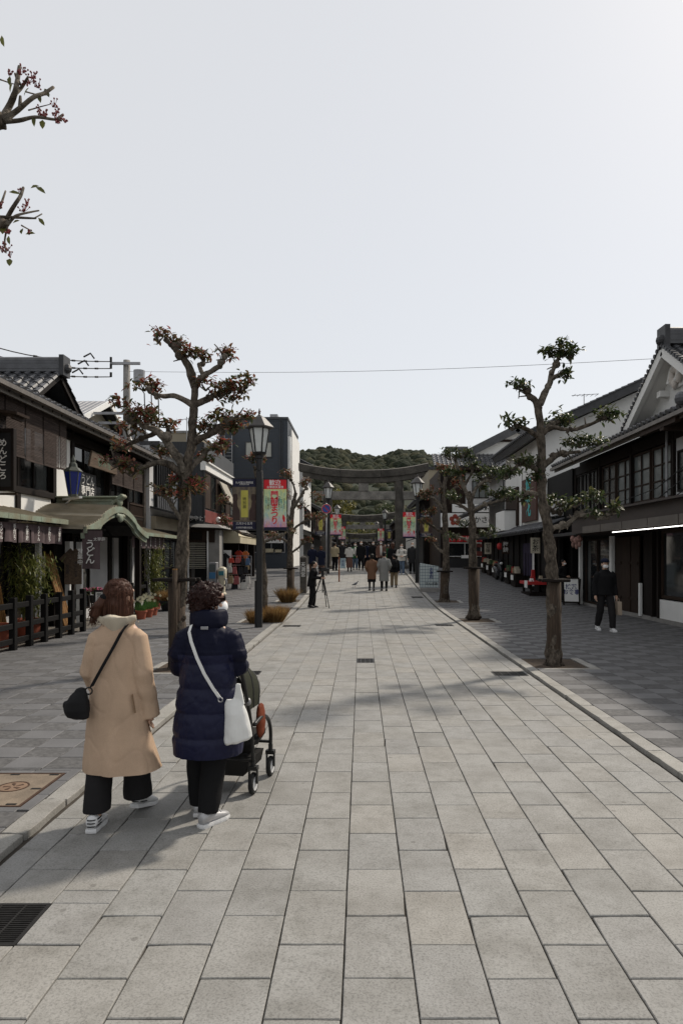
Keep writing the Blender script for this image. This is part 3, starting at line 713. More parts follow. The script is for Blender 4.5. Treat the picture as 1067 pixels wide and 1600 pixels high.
# ------------------------------------------------ houses behind it
B = thing('house', 'cream gabled house with ribbed grey roof behind the dark restaurant', 'house', (-10,26.4,0))
m = MB(); m.prism([(-10.2,24.5,0),(-10.2,28.5,0),(-10.2,28.5,6.7),(-10.2,26.4,7.5),(-10.2,24.5,6.7)],(-5,0,0)); m.build('wall', BEIGE, B)
tiled_roof(B, (-9.7,23.9,6.65),(-15,23.9,6.65),(0,2.5,1.08), T=.1, pitch=.2, rad=.03, course=3, m_=GREYM, ends=False); tiled_roof(B, (-15,28.9,6.65),(-9.7,28.9,6.65),(0,-2.5,1.08), T=.1, tiles=False)
m = MB(); m.bar((-9.7,23.9,6.58),(-9.7,26.4,7.66),.06,.2); m.bar((-9.7,28.9,6.58),(-9.7,26.4,7.66),.06,.2); m.build('bargeboard', WHITEP, B)
C_ = thing('block', 'small blue grey rooftop block behind the left tree', 'building', (-11.5,33,0))
one('wall', NAVYW, C_, (-13,-11.2,33,36,0,8.1)); one('parapet', GREYM, C_, (-13.05,-11.15,32.95,36.05,8.1,8.2)); window(C_, front(33), -12.7,-11.6,7.0,7.8,2,1, fm=GREYM)
C2 = thing('block', 'low grey annex with pale panel behind the left tree', 'building', (-10,32,0))
one('wall', GREYM, C2, (-12,-9.2,30,34,0,6.6)); one('panel', WHITEP, C2, (-9.9,-9.22,29.97,29.999,6.05,6.55)); one('roof', KAWARAD, C2, (-12.1,-9.1,29.9,34.1,6.6,6.75)); window(C2, front(30), -11.6,-10.3,5.2,6.2,2,1, fm=GREYM)
C3 = thing('block', 'plain beige tower wall rising behind the left tree trunk', 'building', (-9.6,40,0))
one('wall', BEIGE, C3, (-10.6,-9.25,38,44,0,8.6)); one('cap', CONC, C3, (-10.65,-9.2,37.95,44.05,8.6,8.72)); window(C3, front(38), -10.3,-9.6,7.2,8.0,1,1, fm=GREYM)
# ------------------------------------------------ left: lattice-front shop and the grey shop with shutter
B = thing('shop', 'narrow shop with black upstairs lattice and beige sign band', 'shop', (-7.3,25.5,0))
one('wall', PLASTERG, B, (-12,-7.35,23.75,27.4,0,5.6)); fl = Fr((-7.3,0,0),(0,1,0),(0,0,1),(1,0,0))
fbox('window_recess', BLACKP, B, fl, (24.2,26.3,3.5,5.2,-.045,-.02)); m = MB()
for i in range(8): m.fb(fl, 24.3+i*.27, 24.38+i*.27, 3.45, 5.2, -.02,.06)
m.build('lattice', BLACKP, B); m = MB()
for i in range(9): m.fb(fl, 24.2+i*.24, 24.24+i*.24, 3.45, 3.95, .1,.14)
m.fb(fl,24.1,26.3,3.93,3.97,.1,.14); m.build('railing', GREYM, B)
m = MB(); m.add([(-7.35,23.8,3.42),(-6.5,23.8,3.2),(-6.5,27.4,3.2),(-7.35,27.4,3.42),(-7.35,23.8,3.5),(-6.5,23.8,3.28),(-6.5,27.4,3.28),(-7.35,27.4,3.5)],[(3,2,1,0),(4,5,6,7),(0,1,5,4),(1,2,6,5),(2,3,7,6),(3,0,4,7)]); m.build('pent_roof', KAWARAD, B)
fbox('sign_band', BEIGE, B, fl, (23.9,27.3,2.7,3.15,-.04,.12)); fbox('beam', WOODD, B, fl, (23.9,27.35,2.58,2.69,-.04,.14)); fbox('door_panel', WOODD, B, fl, (23.9,27.3,0,2.56,-.04,.04)); window(B, fl, 24.2,26.8,.2,2.4,3,2, n0=.045)
one('roof', KAWARAD, B, (-12,-7.0,23.75,27.4,5.6,5.75))
D = thing('shop', 'grey two storey shop with roller shutter, white eaves and red panels', 'shop', (-6.3,30,0))
one('wall', DGREY, D, (-12,-6.34,27.5,34,3.05,6.35)); one('corner_trim', BLACKP, D, (-6.36,-6.3,27.46,27.56,3.1,6.3))
m = MB()
for i in range(13): x = -7.9+.12*i; m.box(x,x+.02,27.485,27.499,3.1,6.35)
m.build('siding_ribs', DGREY, D)
fr = front(27.5); letters(D, 'みやげ', INKW, fr.p(-6.62,3.24,.03), XR, UP, .24, bold=.01)
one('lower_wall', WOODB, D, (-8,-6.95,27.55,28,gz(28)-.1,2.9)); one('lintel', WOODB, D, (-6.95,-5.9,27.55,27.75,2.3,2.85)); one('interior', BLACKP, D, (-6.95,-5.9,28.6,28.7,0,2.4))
m = MB()
for i in range(15): z = 1.22+i*.072; m.tube([(-6.93,27.6,z+.036),(-6.27,27.6,z+.036)],.04,8,flat=.4)
m.build('roller_shutter', mat('shutter_cream',(.50,.47,.39),.5,.15,3), D, fix=True)
one('sign_box', WOODD, D, (-6.85,-6.4,27.45,27.54,2.42,2.68)); one('shutter_rail', WHITEP, D, (-6.98,-6.94,27.5,27.62,gz(28)-.1,2.3),(-6.2,-6.15,27.5,27.6,gz(28)-.1,2.75))
one('pillar', CONC, D, (-6.13,-5.72,27.6,28.1,gz(28)-.1,2.8)); one('side_wall', DGREY, D, (-5.95,-5.75,28.1,28.5,0,2.8))
m = MB(); m.add([(-7.4,27.0,2.92),(-5.5,27.0,2.86),(-5.5,34,2.86),(-7.4,34,2.92),(-7.4,27.3,3.06),(-5.7,27.2,3.0),(-5.7,34,3.0),(-7.4,34,3.1)],[(3,2,1,0),(4,5,6,7),(0,1,5,4),(1,2,6,5),(2,3,7,6),(3,0,4,7)]); m.build('canopy', CONC, D)
fl = Fr((-6.34,0,0),(0,1,0),(0,0,1),(1,0,0))
m = MB(); m.fb(fl,27.4,34.1,5.2,5.5,-.1,.12); m.fb(fl,27.4,34.1,5.5,5.56,-.1,.2); m.build('white_eaves', PLASTER, D)
for i in range(5): fbox('red_panel', REDD, D, fl, (27.6+i*1.28,27.6+i*1.28+1.26,3.12,3.62,0,.05), bev=.005)
for i in range(3): fbox('wood_panel', WOODB, D, fl, (27.7+i*2.1,27.7+i*2.1+.95,3.7,5.15,0,.04)); window(D, fl, 28.7+i*2.1,29.65+i*2.1,3.7,5.15,1,1)
m = MB(); m.hexa([(-6.25,30.0,4.95),(-6.2,30.0,4.95),(-6.2,31.6,4.9),(-6.25,31.6,4.9),(-6.25,30.0,5.0),(-6.2,30.0,5.0),(-6.2,31.6,5.0),(-6.25,31.6,5.0)]); 
m.add([(-6.25,30,5),(-6.25,31.6,5),(-5.5,31.9,3.3),(-5.5,30.6,3.3),(-6.2,30,5.03),(-6.2,31.6,5.03),(-5.45,31.9,3.33),(-5.45,30.6,3.33)],[(3,2,1,0),(4,5,6,7),(0,1,5,4),(1,2,6,5),(2,3,7,6),(3,0,4,7)])
aw = m.build('sloping_sign', mat('sign_tan',(.33,.30,.24),.7), D); letters(aw, '和菓子', INKW, V(-5.72,31.1,3.95), V(0,1,0), V(-.75,0,1.7), .36, bold=.01, ext=.06)
m = MB(); m.ell((-6.1,29.2,3.3),(.12,.12,.12),10,8); m.build('floodlight', WHITEP, D, smooth=True)
# souvenir shop open front
S = thing('shop', 'open souvenir shop under a cream awning beside the grey pillar', 'shop', (-5.6,31,0))
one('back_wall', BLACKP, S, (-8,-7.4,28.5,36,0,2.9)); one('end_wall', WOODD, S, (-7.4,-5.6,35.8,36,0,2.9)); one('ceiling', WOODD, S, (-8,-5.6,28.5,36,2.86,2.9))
m = MB(); m.add([(-6.0,29.4,2.95),(-5.25,29.4,2.55),(-5.25,35.5,2.55),(-6.0,35.5,2.95),(-6.0,29.4,3.0),(-5.2,29.4,2.6),(-5.2,35.5,2.6),(-6.0,35.5,3.0)],[(3,2,1,0),(4,5,6,7),(0,1,5,4),(1,2,6,5),(2,3,7,6),(3,0,4,7)]); m.box(-5.26,-5.2,29.4,35.5,2.3,2.56); m.box(-6.0,-5.26,29.36,29.4,2.3,2.85); m.build('awning', CREAM, S)
# goods
gm = [mat('goods_%s' % n, c, .8, .3, 6) for n, c in (('red',(.45,.05,.03)),('orange',(.5,.16,.04)),('white',(.6,.58,.54)),('black',(.015,.015,.018)),('tan',(.35,.26,.15)),('rose',(.33,.09,.09)),('blue',(.06,.11,.2)))]
for i, (x, y, z, w_, h, mi, lab) in enumerate([(-5.95,29.5,1.55,.5,.66,3,'black t-shirt hung on a white backing at the souvenir shop'),(-5.55,31.0,1.75,.32,.5,0,'red happi jacket hung at the souvenir shop front'),(-5.3,31.3,1.72,.3,.5,1,'orange happi jacket hung at the souvenir shop front'),(-5.15,31.0,1.3,.25,.35,4,'tan patterned pouch hung at the souvenir shop front')]):
    g = thing('hanging_garment', lab, 'garment', (x,y,z), 'garments hung at the souvenir shop')
    m = MB(); m.mi = 0
    m.prism([(x-w_*.3,y,z-h/2),(x+w_*.3,y,z-h/2),(x+w_*.3,y,z+h*.2),(x+w_*.5,y,z+h*.1),(x+w_*.56,y,z+h*.27),(x+w_*.2,y,z+h*.5),(x+w_*.08,y,z+h*.45),(x-w_*.08,y,z+h*.45),(x-w_*.2,y,z+h*.5),(x-w_*.56,y,z+h*.27),(x-w_*.5,y,z+h*.1),(x-w_*.3,y,z+h*.2)],(0,.05,0)); m.build('cloth', gm[mi], g)
    m = MB(); m.tube([(x-w_*.3,y+.03,z+h*.42),(x,y+.03,z+h*.55),(x+w_*.3,y+.03,z+h*.42)],.008,6); m.tube([(x,y+.03,z+h*.55),(x,y+.03,2.3)],.006,5); m.build('hanger', GREYM, g)
    if i == 0:
        m = MB(); m.box(x-.34,x+.34,y+.06,y+.08,z-.42,z+.45); m.build('backing', WHITEP, g)
G = thing('display_rack', 'wheeled rack hung with bags and hats before the souvenir shop', 'rack', (-5.2,29.6,gz(29.6)))
zg = gz(29.6); m = MB()
for x in (-5.75,-4.75): m.bar((x,29.6,zg+.06),(x,29.6,1.75),.03,.03); m.bar((x,29.35,zg+.06),(x,29.85,zg+.06),.04,.04)
for z in (1.75,1.35,.95,.35): m.bar((-5.75,29.6,z),(-4.75,29.6,z),.025,.025)
m.build('frame', GREYM, G)
r2 = random.Random(4)
for i, (dx, z, w_, h, mi) in enumerate([(.1,1.15,.2,.25,2),(.3,1.12,.2,.3,5),(.55,1.1,.22,.34,3),(.78,1.15,.2,.28,3),(.12,.72,.24,.34,4),(.38,.7,.24,.36,5),(.65,.74,.24,.34,3),(.88,.7,.2,.32,2),(.72,.42,.34,.4,2),(.3,.4,.3,.4,3),(.15,1.55,.24,.2,0),(.42,1.55,.22,.22,5),(.66,1.5,.2,.3,3),(.86,1.5,.2,.3,6)]):
    b = thing('shop_bag', ('%s bag on the display rack, hook %s of the %s row' % (['red','orange','white','black','tan','rose','blue'][mi], ['first','second','third','fourth','fifth','sixth','seventh','eighth','ninth','tenth','eleventh','twelfth','thirteenth','fourteenth'][i], 'upper' if z > 1 else 'lower')), 'bag', (-5.75+dx,29.5,z), 'bags on the souvenir rack')
    m = MB(); x = -5.75+dx; y = 29.5-.02*(i%3); m.hexa([(x-w_/2,y-.05,z-h/2),(x+w_/2,y-.05,z-h/2),(x+w_/2,y+.05,z-h/2),(x-w_/2,y+.05,z-h/2),(x-w_*.42,y-.015,z+h/2),(x+w_*.42,y-.015,z+h/2),(x+w_*.42,y+.015,z+h/2),(x-w_*.42,y+.015,z+h/2)]); m.build('body', gm[mi], b, bev=.015)
    m = MB(); m.tube([(x-w_*.25,y,z+h/2),(x-w_*.2,y,z+h/2+.1),(x+w_*.2,y,z+h/2+.1),(x+w_*.25,y,z+h/2)],.008,6); m.build('handle', gm[mi], b)
VM = thing('capsule_machine', 'white and blue capsule toy machine beside the concrete pillar', 'machine', (-5.75,27.3,gz(27.3))); zg = gz(27.2)
one('cabinet', GREYM, VM, (-6.02,-5.72,27.0,27.45,zg,1.5), bev=.02); one('blue_panel', mat('blue_panel',(.05,.17,.33),.4), VM, (-6.0,-5.75,26.985,26.999,.85,1.1)); one('window', GLASSG, VM, (-6.0,-5.75,26.985,26.999,1.12,1.42))
m = MB(); m.rings([[V(-5.52+w_*math.copysign(abs(math.cos(a_))**.6,math.cos(a_)),27.2+d_*math.copysign(abs(math.sin(a_))**.6,math.sin(a_)),z) for a_ in [6.2832*k/14 for k in range(14)]] for z,w_,d_ in ((zg,.15,.2),(zg+.08,.16,.2),(zg+.12,.11,.14),(.75,.10,.14),(.85,.16,.2),(1.2,.17,.2),(1.28,.13,.16),(1.32,.05,.06))]); m.build('slim_cabinet', mat('machine_ivory',(.6,.55,.42),.4), VM, smooth=True, ang=40)
m = MB(); m.tube([(-5.4,27.05,.55),(-5.33,27.05,.68),(-5.36,27.05,.84),(-5.44,27.05,.86)],.035,8); m.build('chute', GREYM, VM, smooth=True)
one('screen', mat('teal',(.05,.2,.24),.3), VM, (-5.62,-5.42,26.96,27.0,.98,1.15))
# ------------------------------------------------ navy building and far left row
N_ = thing('building', 'tall navy clad building with curtained window and white corner fins', 'building', (-6.5,43,1))
one('wall', NAVYW, N_, (-8.9,-4.62,43,50,.5,10.35)); one('parapet', DGREY, N_, (-8.95,-4.58,42.95,50,10.35,10.5)); one('roof_unit', GREYM, N_, (-6.0,-5.5,45,46,10.4,11.1))
fr = front(43)
m = MB()
for i in range(42): z = 1.6+i*.21; m.fb(fr,-8.9,-4.62,z,z+.015,0,.008)
m.build('siding_joints', DGREY, N_)
w1 = window(N_, fr, -7.28,-5.6,7.95,8.95,2,1, fm=DGREY, gm=mat('curtain_pane',(.42,.42,.38),.6,.25,3,stretch=(14,14,.3)))
m = MB(); m.bar((-5.08,42.95,1.2),(-5.08,42.95,10.5),.05,.05); m.bar((-4.95,42.95,1.2),(-4.95,42.95,10.5),.04,.04); m.build('downpipe', DGREY, N_)
m = MB(); zs = [5.6+.22*i for i in range(17)]
for x in (-8.55,-8.08): m.bar((x,42.8,5.5),(x,42.8,9.3),.05,.05)
for z in zs: m.bar((-8.55,42.8,z),(-8.08,42.8,z),.03,.03)
m.build('ladder', GREYM, N_)
one('white_fin', PLASTER, N_, (-4.62,-4.45,43.05,43.4,4,9.3),(-4.62,-4.5,44.5,50,1,10.0)); one('glass_strip', GLASS, N_, (-4.62,-4.52,43.4,44.5,1,9.4))
sf = thing('shop', 'low shop front with white banner and red writing below navy building', 'shop', (-5.6,42,1))
one('base', NAVYW, sf, (-7.6,-4.4,42.2,43,.4,1.95)); one('canopy', DGREY, sf, (-7.8,-4.3,41.6,43,3.3,3.55)); one('top_fascia', CREAM, sf, (-7.7,-4.35,41.9,42.98,3.55,3.8))
wf = window(sf, front(42.3), -7.2,-4.7,1.95,3.2,3,1, fm=GREYM); bn = one('banner', WHITEP, sf, (-6.3,-4.8,42.2,42.24,2.55,3.15)); letters(bn, '梅ヶ枝餅', REDP, V(-5.5,42.19,2.85), XR, UP, .3, bold=.015)
one('counter_boxes', CREAM, sf, (-5.9,-5.4,42.1,42.29,1.97,2.2),(-5.3,-4.9,42.1,42.29,1.97,2.15))

# ------------------------------------------------ right: two storey timber house
T = thing('townhouse', 'weathered two storey timber shop house with tiled gable on the right', 'house', (7.7,18,0))
one('wall', WOODK, T, (7.86,14,7,24.6,0,5.1)); one('dark_shop_fill', WOODK, T, (7.6,14,24.6,27.9,0,4.9)); fr = FRT  # second block is black fill for the dark shop interior and eave shade
fbox('plaster_panel', PLASTERG, T, fr, (7,16.75,3.0,4.75,-.16,-.02)); fbox('wall_panel', WOODD, T, fr, (16.75,24.6,2.9,3.2,-.16,.02),(22.2,24.6,3.2,4.8,-.16,-.04))
GP = mat('old_pane', (.16,.18,.18), .25, .45, 2.2); GP2 = mat('old_pane_shaded', (.05,.055,.055), .2, .4, 2)  # second pane colour is a darkened copy, for panes lying in darkness
us = [17.05,18.25,19.5,20.75,21.95]
for i in range(4): window(T, fr, us[i]+.02,us[i+1]-.02,3.22,4.6,2,3, fm=WOODB, gm=GP if i != 3 else GP2, n0=-.1+.025*(i%2), t=.06)
for i in range(3): window(T, fr, 22.3+i*.78,22.3+i*.78+.74,3.22,4.6,2,1, fm=WOODD, gm=GP2, n0=-.04)
window(T, fr, 15.2,16.6,3.3,4.3,2,2, fm=WOODD, gm=GP2, n0=-.02)
m = MB()
for u in (16.85,19.48,22.05,24.5): m.fb(fr,u-.07,u+.07,2.9,4.9,-.1,.04)
m.build('post', WOODD, T); m = MB(); m.fb(fr,7,24.6,4.62,4.9,-.14,.03); m.build('beam', WOODH, T)
m = MB(); m.tube([fr.p(17.0,2.95,.1),fr.p(17.0,4.9,.1)],.035,8); m.build('downpipe', GREYM, T)
m = MB()
for i in range(4): m.tube([fr.p(14.5,3.35+.28*i,.2),fr.p(17.5,2.95+.28*i-.3,.12),fr.p(20.5,2.7+.2*i,.1)],.012,5)
m.build('cables', BLACKR, T)
rf = tiled_roof(T, (6.95,24.7,4.98),(6.95,14.6,4.98),(3.6,0,1.75)); tiled_roof(T, (6.95,14.5,4.9),(6.95,6,4.9),(3.6,0,1.75))
m = MB(); m.bar((6.88,6,4.86),(6.88,24.75,4.86),.1,.09); m.bar((7.0,6,4.82),(7.0,24.7,4.82),.05,.12); m.build('gutter', GUTTER, T)
m = MB()
for i in range(38): y = 6.3+.48*i; m.bar((7.0,y,4.82),(7.9,y,5.25),.06,.09)
m.build('rafters', WOODD, T)
m = MB(); m.bar((6.9,15.7,4.75),(7.8,15.7,4.75),.2,.24); m.bar((6.95,15.0,4.8),(6.95,16.9,4.8),.12,.2); m.build('eaves_beam', WOODBH, T)
# the plastered gable standing on the roof
gx = 7.75
def gable(yc, zc, hw_, sl): return [(gx,yc-hw_,zc-sl*hw_),(gx,yc+hw_,zc-sl*hw_),(gx,yc,zc)]
m = MB(); m.prism([(gx,14.3,5.2),(gx,18.7,5.2),(gx,16.5,6.62)],(5,0,0)); m.build('gable_wall', PLASTER, T)
tiled_roof(T, (7.28,14.05,5.22),(12.5,14.05,5.22),(0,2.45,1.6), name='gable_roof', pitch=.26, rad=.085)
tiled_roof(T, (12.5,18.95,5.22),(7.28,18.95,5.22),(0,-2.45,1.6), name='gable_roof', pitch=.26)
ridge(T, (7.36,16.5,6.84),(12.5,16.5,6.84), .34, .38)
m = MB()
for s_ in (-1,1): m.bar((7.3,16.5+s_*2.35,5.16),(7.3,16.5,6.7),.12,.24)
m.build('bargeboard', PLASTER, T)
for s_ in (-1,1):
    m = MB(); m.hexa([(7.3,16.5+s_*2.4,5.04),(7.76,16.5+s_*2.4,5.04),(7.76,16.5,6.62),(7.3,16.5,6.62),(7.3,16.5+s_*2.4,5.08),(7.76,16.5+s_*2.4,5.08),(7.76,16.5,6.66),(7.3,16.5,6.66)]); m.build('gable_soffit', PLASTER, T)
m = MB()
for s_ in (-1,1):
    for i in range(19): y = 16.5+s_*(2.42-i*.131); z = 5.24+i*.0856; m.cyl((7.2,y,z+.05),(7.32,y,z+.05),.052,None,8)
m.build('verge_tiles', KAWARAD, T)
m = MB(); m.box(7.5,7.75,17.15,17.35,5.75,5.9); m.tube([(7.6,16.9,6.0),(7.6,16.75,6.3),(7.6,16.5,6.4),(7.6,16.3,6.2),(7.6,16.5,6.0)],.06,8); m.box(7.68,7.74,16.2,16.9,5.85,6.45); m.build('gable_ornament', PLASTER, T)
m = MB(); m.ell((7.62,16.55,6.28),(.08,.34,.1),10,6); m.ell((7.62,16.4,6.1),(.08,.12,.2),8,6); m.ell((7.62,16.75,6.12),(.08,.1,.2),8,6); m.ell((7.62,16.62,5.95),(.08,.1,.14),8,6); m.build('plaster_relief', mat('relief_plaster',(.62,.57,.52),.8,.25,5), T, smooth=True)
# corner ridge at the near roof edge
m = MB(); m.bar((6.85,14.55,5.0),(9,14.55,6.0),.26,.2); m.tube([(6.8,14.55,5.14),(9,14.55,6.14)],.08,8); m.ell((6.8,14.55,5.1),(.13,.14,.15),8,6); m.build('hip_ridge', KAWARA, T)
# fascia canopy with lit tubes
CANM = mat('fascia_brown', (.05,.038,.033), .6, .35, 1.5, stretch=(1,.6,3), bump=.001, bscale=20)
m = MB(); m.box(6.66,7.86,7,21.6,2.72,2.95); m.box(6.66,6.74,7,21.6,2.44,2.72); m.box(6.5,7.86,7,21.62,2.95,3.0); m.build('canopy', CANM, T)
m = MB()
for i in range(9): y = 20.4-1.55*i; m.box(6.6,6.655,y-1.5,y,2.42,2.62)
m.build('fascia_panel', mat('fascia_tan',(.13,.115,.10),.5,.3,2), T)
one('canopy_soffit', WOODBH, T, (6.75,7.8,7,21.5,2.4,2.43))
LED = emit('tube_light', (1,.98,.93), 2.6)
for i in range(6):
    y = 18.0-1.28*i; m = MB(); m.tube([(6.62,y-1.21,2.37),(6.62,y,2.37)],.011,8); m.build('tube_light', LED, T)
# ground floor
fr = Fr((7.7,0,0),(0,1,0),(0,0,1),(-1,0,0))
fbox('white_dado', WHITEP, T, fr, (7,17.82,.14,.62,-.14,.0)); fbox('plinth', CONC, T, fr, (7,24.5,0,.14,-.14,.02))
for a in (16.0,13.6,11.2): window(T, fr, a,a+1.6,.66,2.4,1,1, fm=WOODB, gm=GLASS, n0=-.08, t=.08)
m = MB()
for u in (15.94,17.68,18.05): m.fb(fr,u-.05,u+.05,.14,2.4,-.08,.04)
m.build('window_post', WOODD, T); fbox('white_post', WHITEP, T, fr, (18.72,18.84,.1,1.0,.0,.06),(20.75,20.95,.0,2.35,.0,.1),(23.6,23.74,.0,2.3,.05,.15))
for i in range(3): d_ = fbox('door', WOODB, T, fr, (18.95+i*.6,19.52+i*.6,.14,2.3,-.05+.02*(i%2),.0+.02*(i%2)), bev=.01); fbox('door_rail', WOODB, d_, fr, (19.0+i*.6,19.47+i*.6,.5,.58,.02,.035),(19.0+i*.6,19.47+i*.6,1.5,1.58,.02,.035))
fbox('door_surround', WOODD, T, fr, (18.1,18.7,.14,2.35,-.1,-.02))
for i in range(2): window(T, fr, 21.1+i*1.2,22.25+i*1.2,.16,2.3,1,1, fm=WOODB, gm=GLASS, n0=-.05)
one('stall_roof', KAWARAD, T, (6.85,7.8,21.3,25,2.42,2.52)); 
m = MB()
for (y,z) in ((21.6,2.3),(21.9,2.24),(22.25,2.3)): m.ell((6.9,y,z),(.1,.12,.12),8,6); m.ell((6.9,y,z-.18),(.06,.07,.1),8,6)
m.build('hanging_decorations', mat('faded_paper',(.35,.2,.17),.9,.5,14), T)

# ------------------------------------------------ right: white gabled house, carved sign
W = thing('house', 'white plastered house with long dark gable and turquoise carved sign', 'house', (7.4,31,0))
m = MB(); m.prism([(7.4,28,0),(7.4,28,6.7),(13,28,9.25),(18.5,28,6.7),(18.5,28,0)],(0,7,0)); m.build('wall', PLASTER, W)
tiled_roof(W, (6.7,35,6.75),(6.7,27.4,6.75),(6.3,0,2.88), T=.3); tiled_roof(W, (19.3,27.4,6.75),(19.3,35,6.75),(-6.3,0,2.88), T=.3, tiles=False)
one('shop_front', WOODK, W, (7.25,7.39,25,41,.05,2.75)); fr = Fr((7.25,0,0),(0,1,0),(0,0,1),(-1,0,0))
m = MB()
for i in range(13): m.fb(fr,25.2+i*1.2,25.32+i*1.2,.1,2.7,0,.06)
m.build('post', WOODD, W)
tiled_roof(W, (6.5,41,2.72),(6.5,25.0,2.72),(.95,0,.4), name='pent_roof', T=.1)
sb = fbox('carved_sign', mat('sign_brown',(.085,.04,.03),.8,.4,3), W, Fr((7.38,0,0),(0,1,0),(0,0,1),(-1,0,0)), (28.5,31.0,3.25,5.15,.02,.1), bev=.01)
letters(sb, '梅\n花', mat('turquoise',(.05,.42,.42),.6), V(7.27,29.75,4.25), RR, UP, .95, bold=.03, line=.85)
fbox('sign_panel', WHITEP, W, Fr((7.38,0,0),(0,1,0),(0,0,1),(-1,0,0)), (31.3,31.5,3,5.6,.02,.05)); one('upper_window', WOODB, W, (7.3,7.39,32,34.5,3.2,5.0))
WS = thing('box_sign', 'blank white box sign projecting from white house on right', 'sign', (7.1,32.5,3))
one('box', WHITEP, WS, (6.75,7.35,32.3,34.3,2.95,3.9), bev=.02); one('bracket', BLACKP, WS, (6.7,7.4,32.26,32.3,3.9,3.95),(6.7,7.4,34.3,34.34,2.9,2.95),(6.9,6.95,33.2,33.3,3.95,5.6))
H3 = thing('house', 'small white gabled house between carved sign and plum shop', 'house', (8,38,1))
m = MB(); m.prism([(7.6,35.6,0),(7.6,35.6,6.3),(10.8,35.6,8.8),(14,35.6,6.3),(14,35.6,0)],(0,5,0)); m.build('wall', PLASTERG, H3)
tiled_roof(H3, (6.9,40.6,6.1),(6.9,35.2,6.1),(3.9,0,2.9), T=.2); window(H3, front(35.6), 8.6,9.8,5.6,6.8,2,1)
tiled_roof(H3, (5.9,41,4.1),(5.9,36,4.1),(1.7,0,1.0), T=.15, name='lower_roof')
t = thing('paper_lantern','small red paper lantern hung under the right pent roof','lantern',(6.75,33.2,2.2)); m = MB(); m.lathe([(.06,2.05),(.14,2.12),(.16,2.22),(.14,2.32),(.06,2.39)],(6.75,33.2,0),14); m.build('shade', REDP, t, smooth=True); m = MB(); m.lathe([(.065,2.03),(.065,2.05)],(6.75,33.2,0),12); m.lathe([(.065,2.39),(.065,2.42)],(6.75,33.2,0),12); m.tube([(6.75,33.2,2.42),(6.75,33.2,2.7)],.01,5); m.build('fittings', BLACKP, t)
t = thing('shop_curtain','dark purple curtain hung in the shop doorway near red stall','curtain',(7.1,29.3,1.5)); noren(t, Fr((7.15,0,0),(0,1,0),(0,0,1),(-1,0,0)), 28.4,30.2,.9,2.3,0,None,panels=4,m_=mat('purple_cloth',(.03,.022,.05),.9,.3,4),name='cloth'); fbox('white_strip', WHITEP, t, Fr((7.15,0,0),(0,1,0),(0,0,1),(-1,0,0)), (28.2,28.38,.5,2.35,0,.04))
gcol = [('tan',(.30,.2,.1)),('red',(.35,.03,.03)),('cream',(.5,.45,.35)),('green',(.06,.12,.05)),('brown',(.12,.07,.04))]
gm2 = [mat('ware_'+n, c, .6, .3, 6) for n, c in gcol]; r_ = random.Random(17)
for i,y in enumerate((30.6,32.0,35.0,36.6,38.2)):
    g = gz(y)+.03; t = thing('display_stand', 'low wooden display stand in the dark right shopfront, %s from the near end' % ['first','second','third','fourth','fifth'][i], 'display stand', (6.95,y,g), 'display stands along the right shops')
    m = MB(); m.box(6.75,7.2,y-.5,y+.5,g+.55,g+.6); m.build('top', WOODB, t); m = MB(); m.box(6.8,7.2,y-.45,y+.45,g,g+.545); m.build('base', WOODD, t)
    fbox('price_band', WHITEP, t, Fr((6.745,0,0),(0,1,0),(0,0,1),(-1,0,0)), (y-.3,y+.2,g+.3,g+.52,0,.01))
    for k in range(5):
        yy = y-.4+.2*k; h = r_.uniform(.1,.3); c = r_.randrange(5); b = tag(one('ware_box', gm2[c], None, (6.82,7.02,yy-.07,yy+.07,g+.602,g+.602+h), bev=.01), '%s box of goods, %s along the %s display stand' % (gcol[c][0], ['nearest','second nearest','middle','second farthest','farthest'][k], ['first','second','third','fourth','fifth'][i]), 'box', 'boxed goods on the right stands')
for i,(y,tx) in enumerate(((26.2,'お茶'),(31.6,'梅餅'),(36.0,'甘味'))):
    t = thing('hanging_sign', ['small hanging shop board reading tea under the right eaves','middle hanging shop board under the right pent roof','farthest hanging shop board under the right pent roof'][i], 'sign', (6.7,y,2), 'hanging boards under the right pent roof'); fr = front(y); fbox('board', gm2[2] if i != 1 else WOODB, t, fr, (6.5,6.85,1.85,2.45,-.02,.02)); letters(t, '\n'.join(tx), INKK if i != 1 else INKW, fr.p(6.675,2.15,.022), XR, UP, .25, bold=.01); fbox('hanger', BLACKP, t, fr, (6.66,6.69,2.451,2.7,-.01,.01))
t = thing('outdoor_unit','pale air conditioner unit high on the dark wooden wall','air conditioner',(7.4,26.0,3.3)); one('case', PLASTERG, t, (7.25,7.59,25.6,26.3,3.25,3.85), bev=.02)
m = MB(); m.rings([[V(7.245,25.95+r_*math.cos(6.2832*j/20),3.55+r_*math.sin(6.2832*j/20)) for j in range(20)] for r_ in (.22,.24)],cap=False); m.build('fan_ring', GREYM, t); one('bracket', BLACKP, t, (7.3,7.6,25.65,25.7,3.18,3.24),(7.3,7.6,26.2,26.25,3.18,3.24))
